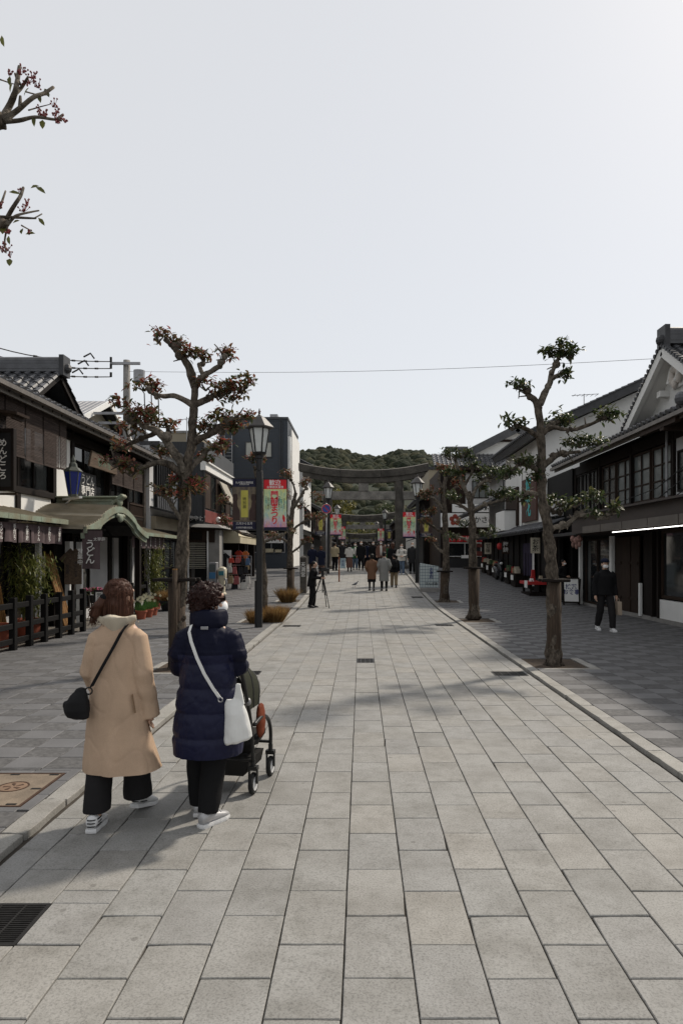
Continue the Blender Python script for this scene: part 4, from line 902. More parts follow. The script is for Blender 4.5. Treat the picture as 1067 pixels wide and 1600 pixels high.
# ------------------------------------------------ plum shop facing down the side
Q = thing('shop', 'tile roofed corner shop with white sign bearing a red plum blossom', 'shop', (7.3,43,1))
one('wall', WOODB, Q, (5.0,9.9,43.3,50,.5,7.3)); one('pillar', WOODD, Q, (4.95,5.2,42.6,43.29,.6,7.2))
one('upper_wall', PLASTERG, Q, (6.6,9.6,43.15,43.29,4.6,7.0)); fr = front(43.15); window(Q, fr, 7.0,8.3,5.4,6.5,3,1, fm=WOODD, gm=GP, n0=.005)
tiled_roof(Q, (4.6,42.4,7.35),(10.6,42.4,7.35),(0,1.6,.95), T=.15); one('eaves_board', WOODBH, Q, (4.6,10.6,42.42,42.5,7.12,7.24))
m = MB(); m.prism([(6.6,44,8.1),(13.2,44,8.1),(10.0,44,9.75)],(0,5,0)); m.build('gable_wall', PLASTER, Q)
m = MB(); m.bar((6.2,43.7,8.0),(10.05,43.7,9.95),.5,.22,up=(0,1,0)); m.bar((13.9,43.7,8.0),(9.95,43.7,9.95),.5,.22,up=(0,1,0)); m.build('verge', KAWARA, Q)
one('gable_beam', WOODB, Q, (8.8,11.2,43.9,43.99,9.1,9.25)); ridge(Q, (5.9,47,8.9),(7.2,47,8.9), .4,.3)
s1 = one('plum_sign', WHITEP, Q, (4.95,9.0,42.55,42.65,3.55,4.42)); s2 = one('name_sign', WHITEP, Q, (5.7,9.3,42.75,42.85,4.5,5.0))
m = MB(); c0 = V(5.85,42.53,4.0)
for k in range(5): an = math.pi/2+6.2832*k/5; q = c0+V(.22*math.cos(an),0,.22*math.sin(an)); m.cyl(q, q+V(0,.02,0), .15, None, 14)
m.build('plum_blossom', mat('plum_red',(.30,.05,.03),.7), s1); letters(s1, 'かさの家', INKK, V(7.9,42.54,3.98), XR, UP, .45, bold=.01)
letters(s2, '太宰府名物', INKK, V(7.9,42.74,4.75), XR, UP, .42, bold=.02)
rb = thing('shop_curtain', 'red short curtain with white writing under the plum sign', 'curtain', (6.6,42.5,2.8)); noren(rb, front(42.5), 5.45,7.8,2.62,3.0,0,['梅','ヶ','枝','餅','名'],.3,m_=mat('red_cloth',(.5,.015,.02),.8),panels=5,amp=.015,name='cloth',ink=mat('curtain_pink_ink',(.75,.5,.48),.8))
window(Q, front(43.25), 5.5,7.6,1.7,2.6,2,1, fm=WHITEP, n0=.03); one('counter', BLACKP, Q, (5.3,7.6,42.8,43.24,.6,1.6)); one('tray', WHITEP, Q, (6.3,7.0,42.85,43.1,1.61,1.8)); one('poster', CREAM, Q, (8.0,8.5,43.2,43.29,2.0,2.9)); one('white_post', WHITEP, Q, (7.72,7.84,42.6,42.7,.7,3.2)); one('shop_notice', REDD, Q, (7.3,7.68,43.1,43.2,1.75,2.05),(7.3,7.68,43.1,43.2,2.3,2.5))
# ------------------------------------------------ beyond the first gate
def farhouse(x0,x1,y0,y1,h,lab,side,wallm,roofm=KAWARAD,flat=False,h0=3.0):
    b = thing('shop', lab, 'shop', ((x0+x1)/2,y0,gz(y0)))
    one('wall', wallm, b, (x0,x1,y0,y1,.3,h)); xf = x1 if side < 0 else x0; d = 1 if side < 0 else -1
    fr = Fr((xf,0,0),(0,1,0),(0,0,1),(d,0,0))
    fbox('shop_front', BLACKP, b, fr, (y0+.3,y1-.3,gz(y0),gz(y0)+2.3,0,.05))
    m = MB(); a = xf; m.add([(a,y0,h0+.7),(a+d*1.2,y0,h0+.3),(a+d*1.2,y1,h0+.3),(a,y1,h0+.7),(a,y0,h0+.8),(a+d*1.2,y0,h0+.4),(a+d*1.2,y1,h0+.4),(a,y1,h0+.8)],[(3,2,1,0),(4,5,6,7),(0,1,5,4),(1,2,6,5),(2,3,7,6),(3,0,4,7)]); m.build('pent_roof', roofm, b)
    n = max(1,int((y1-y0)/3))
    for i in range(n): window(b, fr, y0+.5+(y1-y0-1)*i/n, y0+.5+(y1-y0-1)*(i+.8)/n, h0+1.2, min(h-.6,h0+2.6), 2,1, fm=WOODD)
    window(b, front(y0), x0+(x1-x0)*.3, x0+(x1-x0)*.6, h0+1.3, min(h-.5,h0+2.4), 2,1, fm=WOODD, n0=.003)
    if flat: one('roof', roofm, b, (x0-.1,x1+.1,y0-.1,y1+.1,h,h+.25))
    else:
        xm = (x0+x1)/2; s_ = .5; m = MB(); m.prism([(x0,y0+.1,h),(x1,y0+.1,h),(xm,y0+.1,h+s_*(x1-xm))],(0,y1-y0-.2,0)); m.build('gable_wall', wallm, b)
        tiled_roof(b,(x0-.7,y1+.3,h-.2),(x0-.7,y0-.3,h-.2),(xm-x0+.7,0,s_*(xm-x0)+.35),T=.2,tiles=y0<70); tiled_roof(b,(x1+.7,y0-.3,h-.2),(x1+.7,y1+.3,h-.2),(xm-x1-.7,0,s_*(x1-xm)+.35),T=.2,tiles=y0<70)
    return b
farhouse(-12,-4.4,52,60,8.8,'white plastered shop with tiled gable just past the navy building',-1,PLASTER)
farhouse(-11,-4.3,61,72,6.2,'dark timber shop on the left beyond the first stone gate',-1,WOODD)
farhouse(-11,-4.4,73,86,6.8,'grey rendered shop on the left before the second gate',-1,PLASTERG)
farhouse(-11,-4.6,90,112,6.4,'brown shop on the left beyond the second gate',-1,WOODB)
farhouse(4.6,12,50,57,6.0,'dark timber corner shop with green pent roof behind right gate pillar',1,WOODD,roofm=mat('green_copper',(.035,.06,.05),.6))
farhouse(6.1,14,62,74,9.6,'large beige flat roofed building above the right gate pillar',1,BEIGE,flat=True)
farhouse(4.9,11,76,88,6.4,'white walled shop on the right before the second gate',1,PLASTER)
farhouse(4.9,11,92,112,6.6,'brown shop on the right beyond the second gate',1,WOODB)
for s_, xx in ((-1,-9),(1,9)):
    farhouse(xx-4,xx+4,116,150,6.5,'distant dark shop row at the street end on the '+('left' if s_ < 0 else 'right'),s_,WOODD)
farhouse(-7,9,185,195,3.2,'low hall with wide roof closing the far end of street',-1,WOODD,h0=2.2)
# ================================================================== TORII, HILL, FURNITURE
def torii(y, cx, hw, hb, ht, pr, lab, detail=True):
    """stone gate: pillars, nuki, centre strut and an upswept double lintel"""
    g = gz(y); t = thing('stone_gate', lab, 'torii gate', (cx,y,g), 'stone gates over the street'); s_ = hw/2.2
    for sg in (-1,1):
        m = MB(); m.tube([(cx+sg*(hw+.12*s_),y,g-.1),(cx+sg*(hw+.04*s_),y,g+hb*.5),(cx+sg*(hw-.05*s_),y,ht-.5*s_)],[pr*1.08,pr,pr*.9],18); m.build('pillar', STONE, t, smooth=True, ang=50)
        m = MB(); m.lathe([(pr*1.5,g-.05),(pr*1.5,g+.18),(pr*1.25,g+.28)], (cx+sg*(hw+.12*s_),y,0), 18); m.build('pillar_base', STONE, t)
    nz = lerp(g,ht,.72)
    m = MB(); ov = hw*.42; m.box(cx-hw-ov,cx-hw+pr*.5,y-.16*s_,y+.16*s_,nz,nz+.52*s_); m.box(cx+hw-pr*.5,cx+hw+ov,y-.16*s_,y+.16*s_,nz,nz+.52*s_); m.box(cx-hw+pr*.5,cx+hw-pr*.5,y-.16*s_,y+.16*s_,nz,nz+.52*s_); m.build('tie_beam', STONEL, t, bev=.02)
    m = MB(); m.box(cx-.3*s_,cx+.3*s_,y-.2*s_,y+.2*s_,nz+.52*s_+.003,ht-.62*s_); m.build('centre_tablet', STONEL, t, bev=.02)
    L = hw*1.8; N = 12
    for nm, z0, z1, d, k in (('lower_lintel',-.62,-.30,.26,.94),('top_lintel',-.295,.12,.36,1.0)):
        for part in range(3):   # three stones per lintel, joints visible
            m = MB(); rs = []
            xa, xb = [(-1,-.36),(-.355,.265),(.27,1)][part]
            for i in range(N+1):
                u = lerp(xa,xb,i/N); x = cx+u*L*k; up_ = .42*s_*abs(u)**2.2; tk = 1+.12*abs(u)
                rs.append([V(x,y-d*s_,ht+z0*s_+up_),V(x,y+d*s_,ht+z0*s_+up_),V(x,y+d*s_*1.08,ht+z1*s_*tk+up_),V(x,y,ht+(z1+.08)*s_*tk+up_),V(x,y-d*s_*1.08,ht+z1*s_*tk+up_)])
            m.rings(rs); m.build(nm, STONE, t)
    return t
torii(42, .15, 2.2, 6, 6.85, .31, 'nearest and largest dark stone gate arching over the street')
torii(86, .2, 2.35, 5.6, 6.7, .3, 'second smaller stone gate seen between the pillars of the first')
torii(140, .1, 2.5, 5.0, 6.1, .32, 'third and farthest stone gate low above the crowd')

# wooded hill
def hillz(x):   # silhouette above eye level at y~520
    pts = [(a_,b_-6) for a_,b_ in [(-400,30),(-200,50),(-110,62),(-70,75),(-45,80),(-22,83),(-5,78),(12,76),(30,81),(45,80),(58,76),(80,72),(150,55),(300,40),(500,25)]]
    for (a,b),(c,d) in zip(pts,pts[1:]):
        if a <= x <= c: return lerp(b,d,(x-a)/(c-a))
    return 25
m = MB(); NX, NY = 60, 10; vs = []
for j in range(NY+1):
    for i in range(NX+1):
        x = -300+600*i/NX; t = j/NY; vs.append((x, 230+290*t, hillz(x*520/(230+290*t))*math.sin(t*math.pi/2)**.9*.98+2*mnoise.noise(V(x*.03,t*5,0))-1))
m.add(vs, [(j*(NX+1)+i,j*(NX+1)+i+1,(j+1)*(NX+1)+i+1,(j+1)*(NX+1)+i) for j in range(NY) for i in range(NX)])
hill = m.build('hill', mat('hill_soil',(.02,.028,.014),.95,.4,.05), smooth=True); hill['kind'] = 'structure'
FOREST = NT('forest_canopy'); vec = FOREST.coord(rand=False); at = FOREST.n('Attribute', attribute_name='rnd')
cc = FOREST.ramp(at.outputs['Fac'], [(0,(.028,.035,.022)),(.6,(.042,.049,.029)),(.85,(.058,.06,.034)),(1,(.075,.072,.042))])
cc = FOREST.mix(1.0, cc, FOREST.ramp(FOREST.noise(vec,.9,4,.7),[(.3,(.5,.5,.5)),(.65,(1.15,1.15,1.15))]), 'MULTIPLY'); FOREST.col(cc); FOREST.b.inputs['Roughness'].default_value = .9; FOREST.b.inputs['Specular IOR Level'].default_value = .1; FOREST.bump(FOREST.noise(vec,1.2,4,.7), 1.2)
bm = bmesh.new(); bmesh.ops.create_icosphere(bm, subdivisions=2, radius=1); icoV = [v.co.copy() for v in bm.verts]; icoF = [[v.index for v in f.verts] for f in bm.faces]; bm.free()
def crown_blob(m, c, r_, zs, seed):
    o = Vector(c); m.add([o+V(v.x*r_,v.y*r_,v.z*r_*zs)*(1+.34*mnoise.noise(v*2.1+V(seed,0,0))+.16*mnoise.noise(v*5+V(0,seed,0))) for v in icoV], icoF)
m = MB(); rr = random.Random(5)
for k in range(5200):
    t = rr.random()**.75; y = 236+285*t; x = rr.uniform(-.3,.3)*y*.9
    z = hillz(x*520/y)*math.sin(t*math.pi/2)**.9*.98-1
    if t > .9 and rr.random() < .3: z += 1.5
    m.rnd = rr.random()**1.5; crown_blob(m, (x,y,z+rr.uniform(-1,1.2)), rr.uniform(1.7,4.2), rr.uniform(.8,1.25), k*.37)
fo = m.build('forest', FOREST.m, smooth=True, kind='stuff', fix=False); fo['label'] = 'dark evergreen woods covering the hill behind the gates'; fo['category'] = 'forest'

# street lamps
def lamp(x, y, top=5.3, lab='', banners=True, w=.24):
    g = gz(y); k = (top)/5.3; t = thing('street_lamp', lab, 'street lamp', (x,y,g), 'black street lamps'); s_ = .14
    m = MB(); hw = s_*.5
    m.box(x-hw,x+hw,y-hw,y+hw,g-.05,g+3.9*k); m.build('post', BLACKP, t, bev=.012)
    m = MB(); m.box(x-hw*1.5,x-hw-.001,y-hw*.8,y+hw*.8,g,g+1.15); m.build('junction_box', BLACKP, t, bev=.006)
    z = g+3.9*k; m = MB(); m.lathe([(.075,z),(.075,z+.28),(.10,z+.3),(.10,z+.36),(.16,z+.4),(.17,z+.43)], (x,y,0), 12); m.build('neck', BLACKP, t)
    zb, zt = z+.44, z+1.0
    m = MB(); m.lathe([(.145,zb),(.235,zt)], (x,y,0), 6, rot=0); m.build('glass', LAMPG, t)
    m = MB()
    for j in range(6): an = 6.2832*j/6; m.bar((x+.148*math.cos(an),y+.148*math.sin(an),zb-.01),(x+.24*math.cos(an),y+.24*math.sin(an),zt+.01),.032,.032)
    m.lathe([(.15,zb-.03),(.165,zb+.005)], (x,y,0), 6); m.build('frame', BLACKP, t)
    m = MB(); m.lathe([(.25,zt),(.34,zt+.02),(.345,zt+.05),(.13,zt+.28),(.09,zt+.30),(.05,zt+.33),(.02,zt+.36),(.03,zt+.39),(.008,zt+.5)], (x,y,0), 6); m.build('roof_cap', mat('lamp_cap',(.05,.045,.043),.5,.4,6) if 'lamp_cap' not in bpy.data.materials else bpy.data.materials['lamp_cap'], t)
    return t
def festival(x0, x1, y, z0, z1, lab):
    """red headed festival banner"""
    t = thing('banner', lab, 'banner', ((x0+x1)/2,y,z0), 'red festival banners'); fr = front(y); W, H_ = x1-x0, z1-z0; n = .012
    bm_ = bpy.data.materials
    G = bm_.get('banner_field')
    if not G:
        q = NT('banner_field'); tc = q.n('TexCoord'); vec = tc.outputs['Generated']; sx = q.n('SeparateXYZ'); q.l(vec, sx.inputs[0])
        c = q.ramp(sx.outputs[2], [(0,(.55,.09,.32)),(.16,(.55,.38,.55)),(.3,(.48,.58,.42)),(.7,(.42,.62,.33)),(1,(.62,.62,.16))])
        mp = q.n('Mapping'); mp.inputs['Scale'].default_value = (14,1,5); q.l(vec, mp.inputs[0]); nz_ = q.noise(mp.outputs[0], 1.0, 2)
        c = q.mix(.35, c, q.ramp(nz_, [(.4,(.12,.4,.5)),(.5,(.7,.7,.6)),(.6,(.6,.5,.12))], 'LINEAR')); q.col(c); q.b.inputs['Roughness'].default_value = .8; G = q.m
        mat('banner_red',(.62,.02,.03),.8,.1); mat('banner_navy',(.012,.012,.035),.8,.1)
    RD, NV = bm_['banner_red'], bm_['banner_navy']
    def pl(nm, a,b,c,d, mm, e=0): return fbox(nm, mm, t, fr, (x0+W*a,x0+W*b,z0+H_*c,z0+H_*d,-.006,n-.006+e))
    pl('field',0,1,.055,.81,G); pl('header',0,1,.81,1,RD,.001); pl('footer',0,1,0,.055,NV,.001)
    o = lambda a,b,e=.0065: fr.p(x0+W*a,z0+H_*b,e+.001)
    letters(t,'歓迎',WHITEP,o(.5,.93),XR,UP,W*.27,bold=.01); letters(t,'太宰府天満宮',WHITEP,o(.5,.845),XR,UP,W*.125,bold=.01)
    letters(t,'門\n前\nま\nつ\nり',WHITEP,o(.47,.43,.0062),XR,UP,W*.36,bold=.05,line=.8); letters(t,'門\n前\nま\nつ\nり',RD,o(.47,.43,.009),XR,UP,W*.36,bold=.028,line=.8)
    for k, (u, s_) in enumerate(((.1,'三月春のにぎわい'),(.2,'お茶とお菓子市'),(.3,'梅の花めぐり'),(.68,'門前町の春まつり'),(.78,'参道うた会'),(.9,'みなさまぜひ'))): letters(t,'\n'.join(s_),[mat('banner_teal',(.03,.24,.26),.8) if not bm_.get('banner_teal') else bm_['banner_teal'], NV][k%2],o(u,.52),XR,UP,W*.085,bold=.008,line=.95)
    m = MB()
    for (a,b,c,d,r_) in ((.86,.3,.9,.16,.05),): m.tube([o(a,b),o((a+c)/2,(b+d)/2+.01),o(c,d)],[W*.02,W*.06,W*.03],8,flat=.1)
    m.build('petal_mark', RD, t)
    m = MB(); m.bar((x0-.02,y,z1+.01),(x1+.03,y,z1+.01),.025,.025); m.bar((x0-.02,y,z0-.01),(x1+.03,y,z0-.01),.025,.025); m.build('rod', BLACKP, t)
    return t
def exhibit(x0, x1, y, z0, z1, lab):
    t = thing('banner', lab, 'banner', ((x0+x1)/2,y,z0), 'dark exhibition banners'); fr = front(y); W, H_ = x1-x0, z1-z0; bm_ = bpy.data.materials; G = bm_.get('poster_field')
    if not G:
        q = NT('poster_field'); tc = q.n('TexCoord'); vec = tc.outputs['Generated']; gr = q.n('TexGradient', gradient_type='QUADRATIC_SPHERE'); mp = q.n('Mapping'); mp.inputs['Location'].default_value = (-.75,0,-.9); mp.inputs['Scale'].default_value = (1.5,0,1.8); q.l(vec, mp.inputs[0]); q.l(mp.outputs[0], gr.inputs[0])
        q.col(q.mix(.5, q.ramp(gr.outputs['Fac'], [(0,(.03,.025,.035)),(.12,(.09,.07,.05)),(.5,(.32,.26,.14))]), q.ramp(q.noise(vec,6,3),[(.3,(.05,.04,.04)),(.7,(.3,.24,.14))]))); q.b.inputs['Roughness'].default_value = .8; G = q.m
        mat('poster_yellow',(.5,.45,.09),.8,.2,2); mat('poster_brown',(.06,.035,.03),.8,.4,6)
    NV = bm_['banner_navy']; o = lambda a,b,e=.0065: fr.p(x0+W*a,z0+H_*b,e+.001)
    def pl(nm,a,b,c,d,mm,e=0): return fbox(nm, mm, t, fr, (x0+W*a,x0+W*b,z0+H_*c,z0+H_*d,-.006,.006+e))
    pl('field',0,1,.15,.84,G); pl('header',0,1,.84,1,NV,.001); pl('footer',0,1,0,.15,NV,.001); pl('title_panel',.36,.66,.24,.77,bm_['poster_yellow'],.003)
    for u in (.12,.9):
        m = MB(); c = o(u,.5); rs = [(0.0,.2),(.15,.19),(.18,.1),(.12,.05),(.17,-.05),(.3,-.12),(.32,-.32)]
        pts = [c+V(a*W*.6,0,b*H_) for a,b in rs]+[c+V(-a*W*.6,0,b*H_) for a,b in reversed(rs)]
        pts = [V(min(max(p.x,x0),x1),p.y,p.z) for p in pts]; m.prism(pts,(0,-.003,0)); m.build('dark_figure', bm_['poster_brown'], t)
    letters(t,'特\n別\n展',INKK,o(.51,.52,.010),XR,UP,W*.16,line=1.05); letters(t,'九州国立博物館',INKW,o(.5,.92,.008),XR,UP,W*.11); letters(t,'太宰府市石坂',INKW,o(.5,.885,.008),XR,UP,W*.07); letters(t,'三月から五月',INKW,o(.5,.115,.008),XR,UP,W*.12); letters(t,'太宰府市観光協会',INKW,o(.5,.035,.008),XR,UP,W*.09)
    m = MB(); m.bar((x0-.03,y,z1+.01),(x1+.02,y,z1+.01),.025,.025); m.bar((x0-.03,y,z0-.01),(x1+.02,y,z0-.01),.025,.025); m.build('rod', BLACKP, t)
    return t
lamp(-2.44, 16.4, 5.15, 'nearest black street lamp carrying two banners on the left')
festival(-2.33,-1.79,16.4,2.37,3.58,'large red topped festival banner on the nearest left lamp'); exhibit(-3.08,-2.52,16.4,2.38,3.6,'dark exhibition banner with yellow panel on the nearest left lamp')
specs = [(-1.83,38.0,5.1,'second street lamp on the left beside the no parking sign',1),(2.67,32.4,5.05,'street lamp on the right behind the clear panel sign',1),(-2.1,60,5.2,'third street lamp on the left past the first gate',1),(2.3,66,5.2,'street lamp on the right past the first gate',1),(2.0,88,5.2,'farthest street lamp on the right, tiny',0)]
for x,y,top,lab,b in specs:
    lamp(x,y,top,lab)
    if b:
        g = gz(y); d = 1 if x < 0 else -1; z0 = 2.75+g*.9
        if x < 0: festival(x+.12,x+.72,y,z0-.55,z0+.62,'festival banner on the '+lab.split(' beside')[0].split(' past')[0]+(' by the sign' if y < 50 else ' past the gate')); exhibit(x-.72,x-.12,y,z0-.5,z0+.6,'dark exhibition banner on the '+lab.split(' beside')[0].split(' past')[0]+(' by the sign' if y < 50 else ' past the gate'))
        else: festival(x-.68,x-.1,y,z0-.55,z0+.68,'festival banner on the right lamp '+('by the clear panel sign' if y < 50 else 'past the first gate')); exhibit(x+.12,x+.7,y,z0-.5,z0+.6,'dark exhibition banner on the right lamp '+('by the clear panel sign' if y < 50 else 'past the first gate'))
# no parking sign on its own post
t = thing('traffic_sign', 'round blue and red no parking sign on a thin post', 'traffic sign', (-1.87,36.6,gz(36.6)))
y = 36.6; x = -1.86; z = EYE+74*y/F
m = MB(); m.tube([(x,y+.04,gz(y)),(x,y+.04,z+.3)],.035,8); m.build('post', GREYM, t, smooth=True)
def disc(nm, r_, e, mm, r0=0):
    m = MB(); seg = 28
    if r0: m.rings([[V(x+q*math.cos(6.2832*j/seg),y-e_,z+q*math.sin(6.2832*j/seg)) for j in range(seg)] for q,e_ in ((r0,e-.008),(r0,e),(r_,e),(r_,e-.008))],cap=False)
    else: m.cyl((x,y-e+.01,z),(x,y-e,z),r_,None,seg)
    return m.build(nm, mm, t)
SR = mat('sign_red',(.45,.02,.025),.5); SB = mat('sign_blue',(.02,.07,.30),.5)
disc('plate',.265,.0,WHITEP); disc('blue_disc',.2,.012,SB); disc('red_rim',.25,.016,SR,.2)
m = MB(); m.bar((x-.145,y-.018,z+.145),(x+.145,y-.018,z-.145),.05,.008,up=(0,1,0)); m.build('red_slash', SR, t)

# clear panel sign with blue grid
t = thing('panel_sign', 'clear panel sign with blue grid lines on a concrete foot', 'sign', (3.0,28.5,gz(28.5)))
y = 28.5; g = gz(y); fr = Fr((0,y,0),(1,0,0),(0,0,1),(0,-1,0)); x0, x1 = 2.45,3.22; z0, z1 = g+.2, g+1.2
one('foot', CONC, t, (x0+.02,x1+.02,y-.2,y+.2,g-.05,g+.19), bev=.02)
m = MB(); m.hexa([(x0,y-.02,z0),(x1,y-.02,z0),(x1,y+.02,z0),(x0,y+.02,z0),(x0,y-.02,z1+.02),(x1,y-.02,z1-.12),(x1,y+.02,z1-.12),(x0,y+.02,z1+.02)]); m.build('panel', mat('panel_white',(.50,.56,.56),.25,.15,3), t)
GB = mat('grid_blue',(.07,.12,.16),.6); m = MB()
for i in range(8):
    u = lerp(x0,x1,i/7); m.fb(fr,u-.006,u+.006,z0,lerp(z1+.02,z1-.12,i/7),.0202,.026)
for i in range(8):
    v = lerp(z0,z1-.13,i/7); m.fb(fr,x0,x1,v-.006,v+.006,.0262,.031)
m.build('grid_lines', GB, t); letters(t,'太\n宰\n府',INKB,V(2.92,y-.034,g+.78),XR,UP,.17,bold=.01,line=.95); letters(t,'さんぽ道',INKK,V(2.92,y-.034,g+.35),XR,UP,.13,bold=.012)

# timber rail fence, left
def fence(ys, x, lab):
    t = thing('fence', lab, 'fence', (x,ys[0],0), 'low black timber fences')
    for y in ys: one('post', WOODK, t, (x-.055,x+.055,y-.055,y+.055,.0,.99+rng.uniform(-.012,.012)), bev=.006)
    for z in (.84,.47,.2):
        m = MB(); m.box(x-.03,x+.03,ys[0]-.2,ys[-1]+.1,z-.05,z+.05); m.build('rail', WOODK, t, bev=.005)
fence([10.5,11.12,11.74,12.38,12.99,13.6,14.25,14.86,15.48], -6.3, 'long low black timber fence before the restaurant planters')
fence([18.6,19.2,19.85,20.5], -6.45, 'short low black timber fence beside the narcissus pots')
# leaning bamboo
BPS = [(-7.0,13.25,0,-7.15,12.9,1.95,11,'wide panel of upright tan bamboo poles at left edge'),(-6.62,15.55,0,-7.2,15.75,1.8,8,'leaning bundle of tan bamboo poles beside the notice board')]
for (xa,ya,za,xb,yb,zb,n,lab) in BPS:
    t = thing('bamboo_poles', lab, 'bamboo poles', (xa,ya,za))
    for i in range(n):
        d = V(0,.052*(i-n/2),0) if n == 8 else V(0,.075*(i-n/2),0); a, b = V(xa,ya,za+.03)+d, V(xb,yb,zb+rng.uniform(-.08,.08))+d; m = MB()
        pts = [a.lerp(b,k/10) for k in range(11)]; m.tube(pts,[.026 if k % 2 else .023 for k in range(11)],7); m.build('pole', BAMBOO, t, smooth=True)
# notice board with small roof
t = thing('notice_board', 'small house shaped brown wooden notice board on a post', 'notice board', (-6.75,15.4,0)); fr = front(15.3); fr = Fr((-6.74,16.0,0),V(.9,.43,0),(0,0,1),V(.43,-.9,0))
fbox('board', PLQ, t, fr, (-.19,.19,1.08,1.68,-.02,.02)); m = MB(); m.prism([fr.p(-.19,1.681,-.02),fr.p(.19,1.681,-.02),fr.p(0,1.84,-.02)],fr.n*.04); m.build('gable', PLQ, t)
m = MB(); m.bar(fr.p(-.25,1.62,0),fr.p(0,1.87,0),.16,.03,up=fr.n); m.bar(fr.p(.25,1.62,0),fr.p(0,1.87,0),.16,.03,up=fr.n); m.build('roof', PLQ, t)
m = MB(); m.bar(fr.p(0,0,-.04),fr.p(0,1.8,-.04),.07,.05); m.build('post', WOODD, t)
for i, u in enumerate((-.12,.06)): letters(t, ['御品書','本日の定食'][i].replace('','\n').strip(), INKK, fr.p(u,1.43,.022), fr.u, UP, .075)
# bamboo plants, narcissus, grass pots
def pot(parent, c, r_, h, m_=TERRA):
    m = MB(); m.lathe([(r_*.72,0),(r_*.95,h*.82),(r_*1.08,h*.82),(r_*1.08,h),(r_*.92,h),(r_*.88,h*.86)], c, 18); m.build('pot', m_, parent, smooth=True, ang=40)
    m = MB(); m.lathe([(0.01,h*.86),(r_*.88,h*.86)], c, 18, cap=False); m.build('soil', EARTH, parent)
def bamboo(x, y, lab, h, w_, n, seed, pr=.3, ph=.42):
    r_ = random.Random(seed); t = thing('bamboo_plant', lab, 'plant', (x,y,.05), 'potted bamboo plants'); pot(t, (x,y,.04), pr, ph)
    m = MB(); st = []
    for i in range(9):
        a = V(x+r_.uniform(-.12,.12),y+r_.uniform(-.12,.12),ph); b = V(x+r_.uniform(-w_,w_)*.8,y+r_.uniform(-w_,w_)*.8,h*r_.uniform(.75,1.0)); st.append((a,b)); m.tube([a,a.lerp(b,.5)+V(0,0,.1),b],[.009,.007,.003],5)
    m.build('canes', mat('cane_green',(.12,.13,.04),.6) if 'cane_green' not in bpy.data.materials else bpy.data.materials['cane_green'], t)
    m = MB()
    for i in range(n):
        a, b = r_.choice(st); q = a.lerp(b, r_.uniform(.2,1.05))+V(r_.gauss(0,w_*.32),r_.gauss(0,w_*.32),r_.gauss(0,.1)); m.rnd = r_.random()
        m.leaf(q, (r_.uniform(-1,1),r_.uniform(-1,1),r_.uniform(-1.0,.2)), (0,0,1), r_.uniform(.10,.19), .027)
    m.build('foliage', LEAFB, t, kind='stuff', fix=False)
bamboo(-6.8,13.95,'bushy potted bamboo behind the near fence',2.05,.46,1700,1); bamboo(-6.6,21.8,'tall potted bamboo at the far end of the restaurant',2.15,.42,1300,2,.25,.4)
POTS = [(-6.75,12.75,.28,.45,'large empty terracotta pot behind the first fence posts'),(-6.9,14.1,.2,.35,'smaller terracotta pot behind the near fence')]
for x,y,r_,h,lab in POTS:
    t = thing('flower_pot', lab, 'pot', (x,y,0), 'terracotta pots behind the fence'); pot(t,(x,y,.02),r_,h)
def narcissus(x, y, lab, seed):
    r_ = random.Random(seed); t = thing('potted_narcissus', lab, 'potted flowers', (x,y,.03), 'potted narcissus in a row'); pot(t,(x,y,.03),.15,.24)
    m = MB(); f = MB()
    for i in range(70):
        a = V(x+r_.uniform(-.1,.1),y+r_.uniform(-.1,.1),.22); b = a+V(r_.gauss(0,.1),r_.gauss(0,.1),r_.uniform(.2,.36)); m.rnd = r_.random(); d = (b-a).cross(V(0,1,0)).normalized()*.008; m.add([a-d,a+d,b],[(0,1,2)]); 
        if i < 12:
            c = b+V(0,0,.07)
            for k in range(6): an = 1.047*k; f.add([c,c+V(.03*math.cos(an-.4),-.01,.03*math.sin(an-.4)),c+V(.045*math.cos(an),-.005,.045*math.sin(an)),c+V(.03*math.cos(an+.4),-.01,.03*math.sin(an+.4))],[(0,1,2,3)])
    m.build('blades', GRASSG, t, kind='stuff', fix=False); f.build('flowers', mat('petal_white',(.8,.76,.55),.6) if 'petal_white' not in bpy.data.materials else bpy.data.materials['petal_white'], t, kind='stuff')
for i,(x,y) in enumerate(((-5.95,18.5),(-5.95,19.1),(-6.0,19.7))): narcissus(x,y,'white narcissus in terracotta pot, %s of the row by the fence' % ['nearest','middle','farthest'][i], 20+i)
def tuft(x, y, rad, h, n, lab, seed, potted=False, z0=None, lean=.25):
    r_ = random.Random(seed); g = gz(y)+.03 if z0 is None else z0; t = thing('grass_tuft', lab, 'grass', (x,y,g), 'dry ornamental grass')
    if potted: pot(t,(x,y,.03),rad*.8,.32,BLACKP)
    m = MB()
    for i in range(n):
        an = r_.uniform(0,6.283); q = rad*math.sqrt(r_.random()); a = V(x+q*.6*math.cos(an),y+q*.6*math.sin(an),g); L = h*r_.uniform(.6,1.1)
        d = V(math.cos(an)*q/rad*lean*2+r_.gauss(0,.14),math.sin(an)*q/rad*lean*2+r_.gauss(0,.14),1).normalized(); sd_ = d.cross(V(r_.uniform(-1,1),r_.uniform(-1,1),0)).normalized()*.006; md = a+d*L*.6; b = a+d*L*.95+V(d.x,d.y,-.3)*L*.15; m.rnd = r_.random(); m.add([a-sd_,a+sd_,md+sd_*.7,b,md-sd_*.7],[(0,1,2,3,4)])
    m.build('blades', GRASSD, t, kind='stuff', fix=False)
tuft(-2.28,17.75,.42,.5,1500,'large dry brown grass tuft around the nearest lamp foot',1); tuft(-2.68,17.4,.25,.42,500,'small dry grass tuft left of the nearest lamp foot',2)
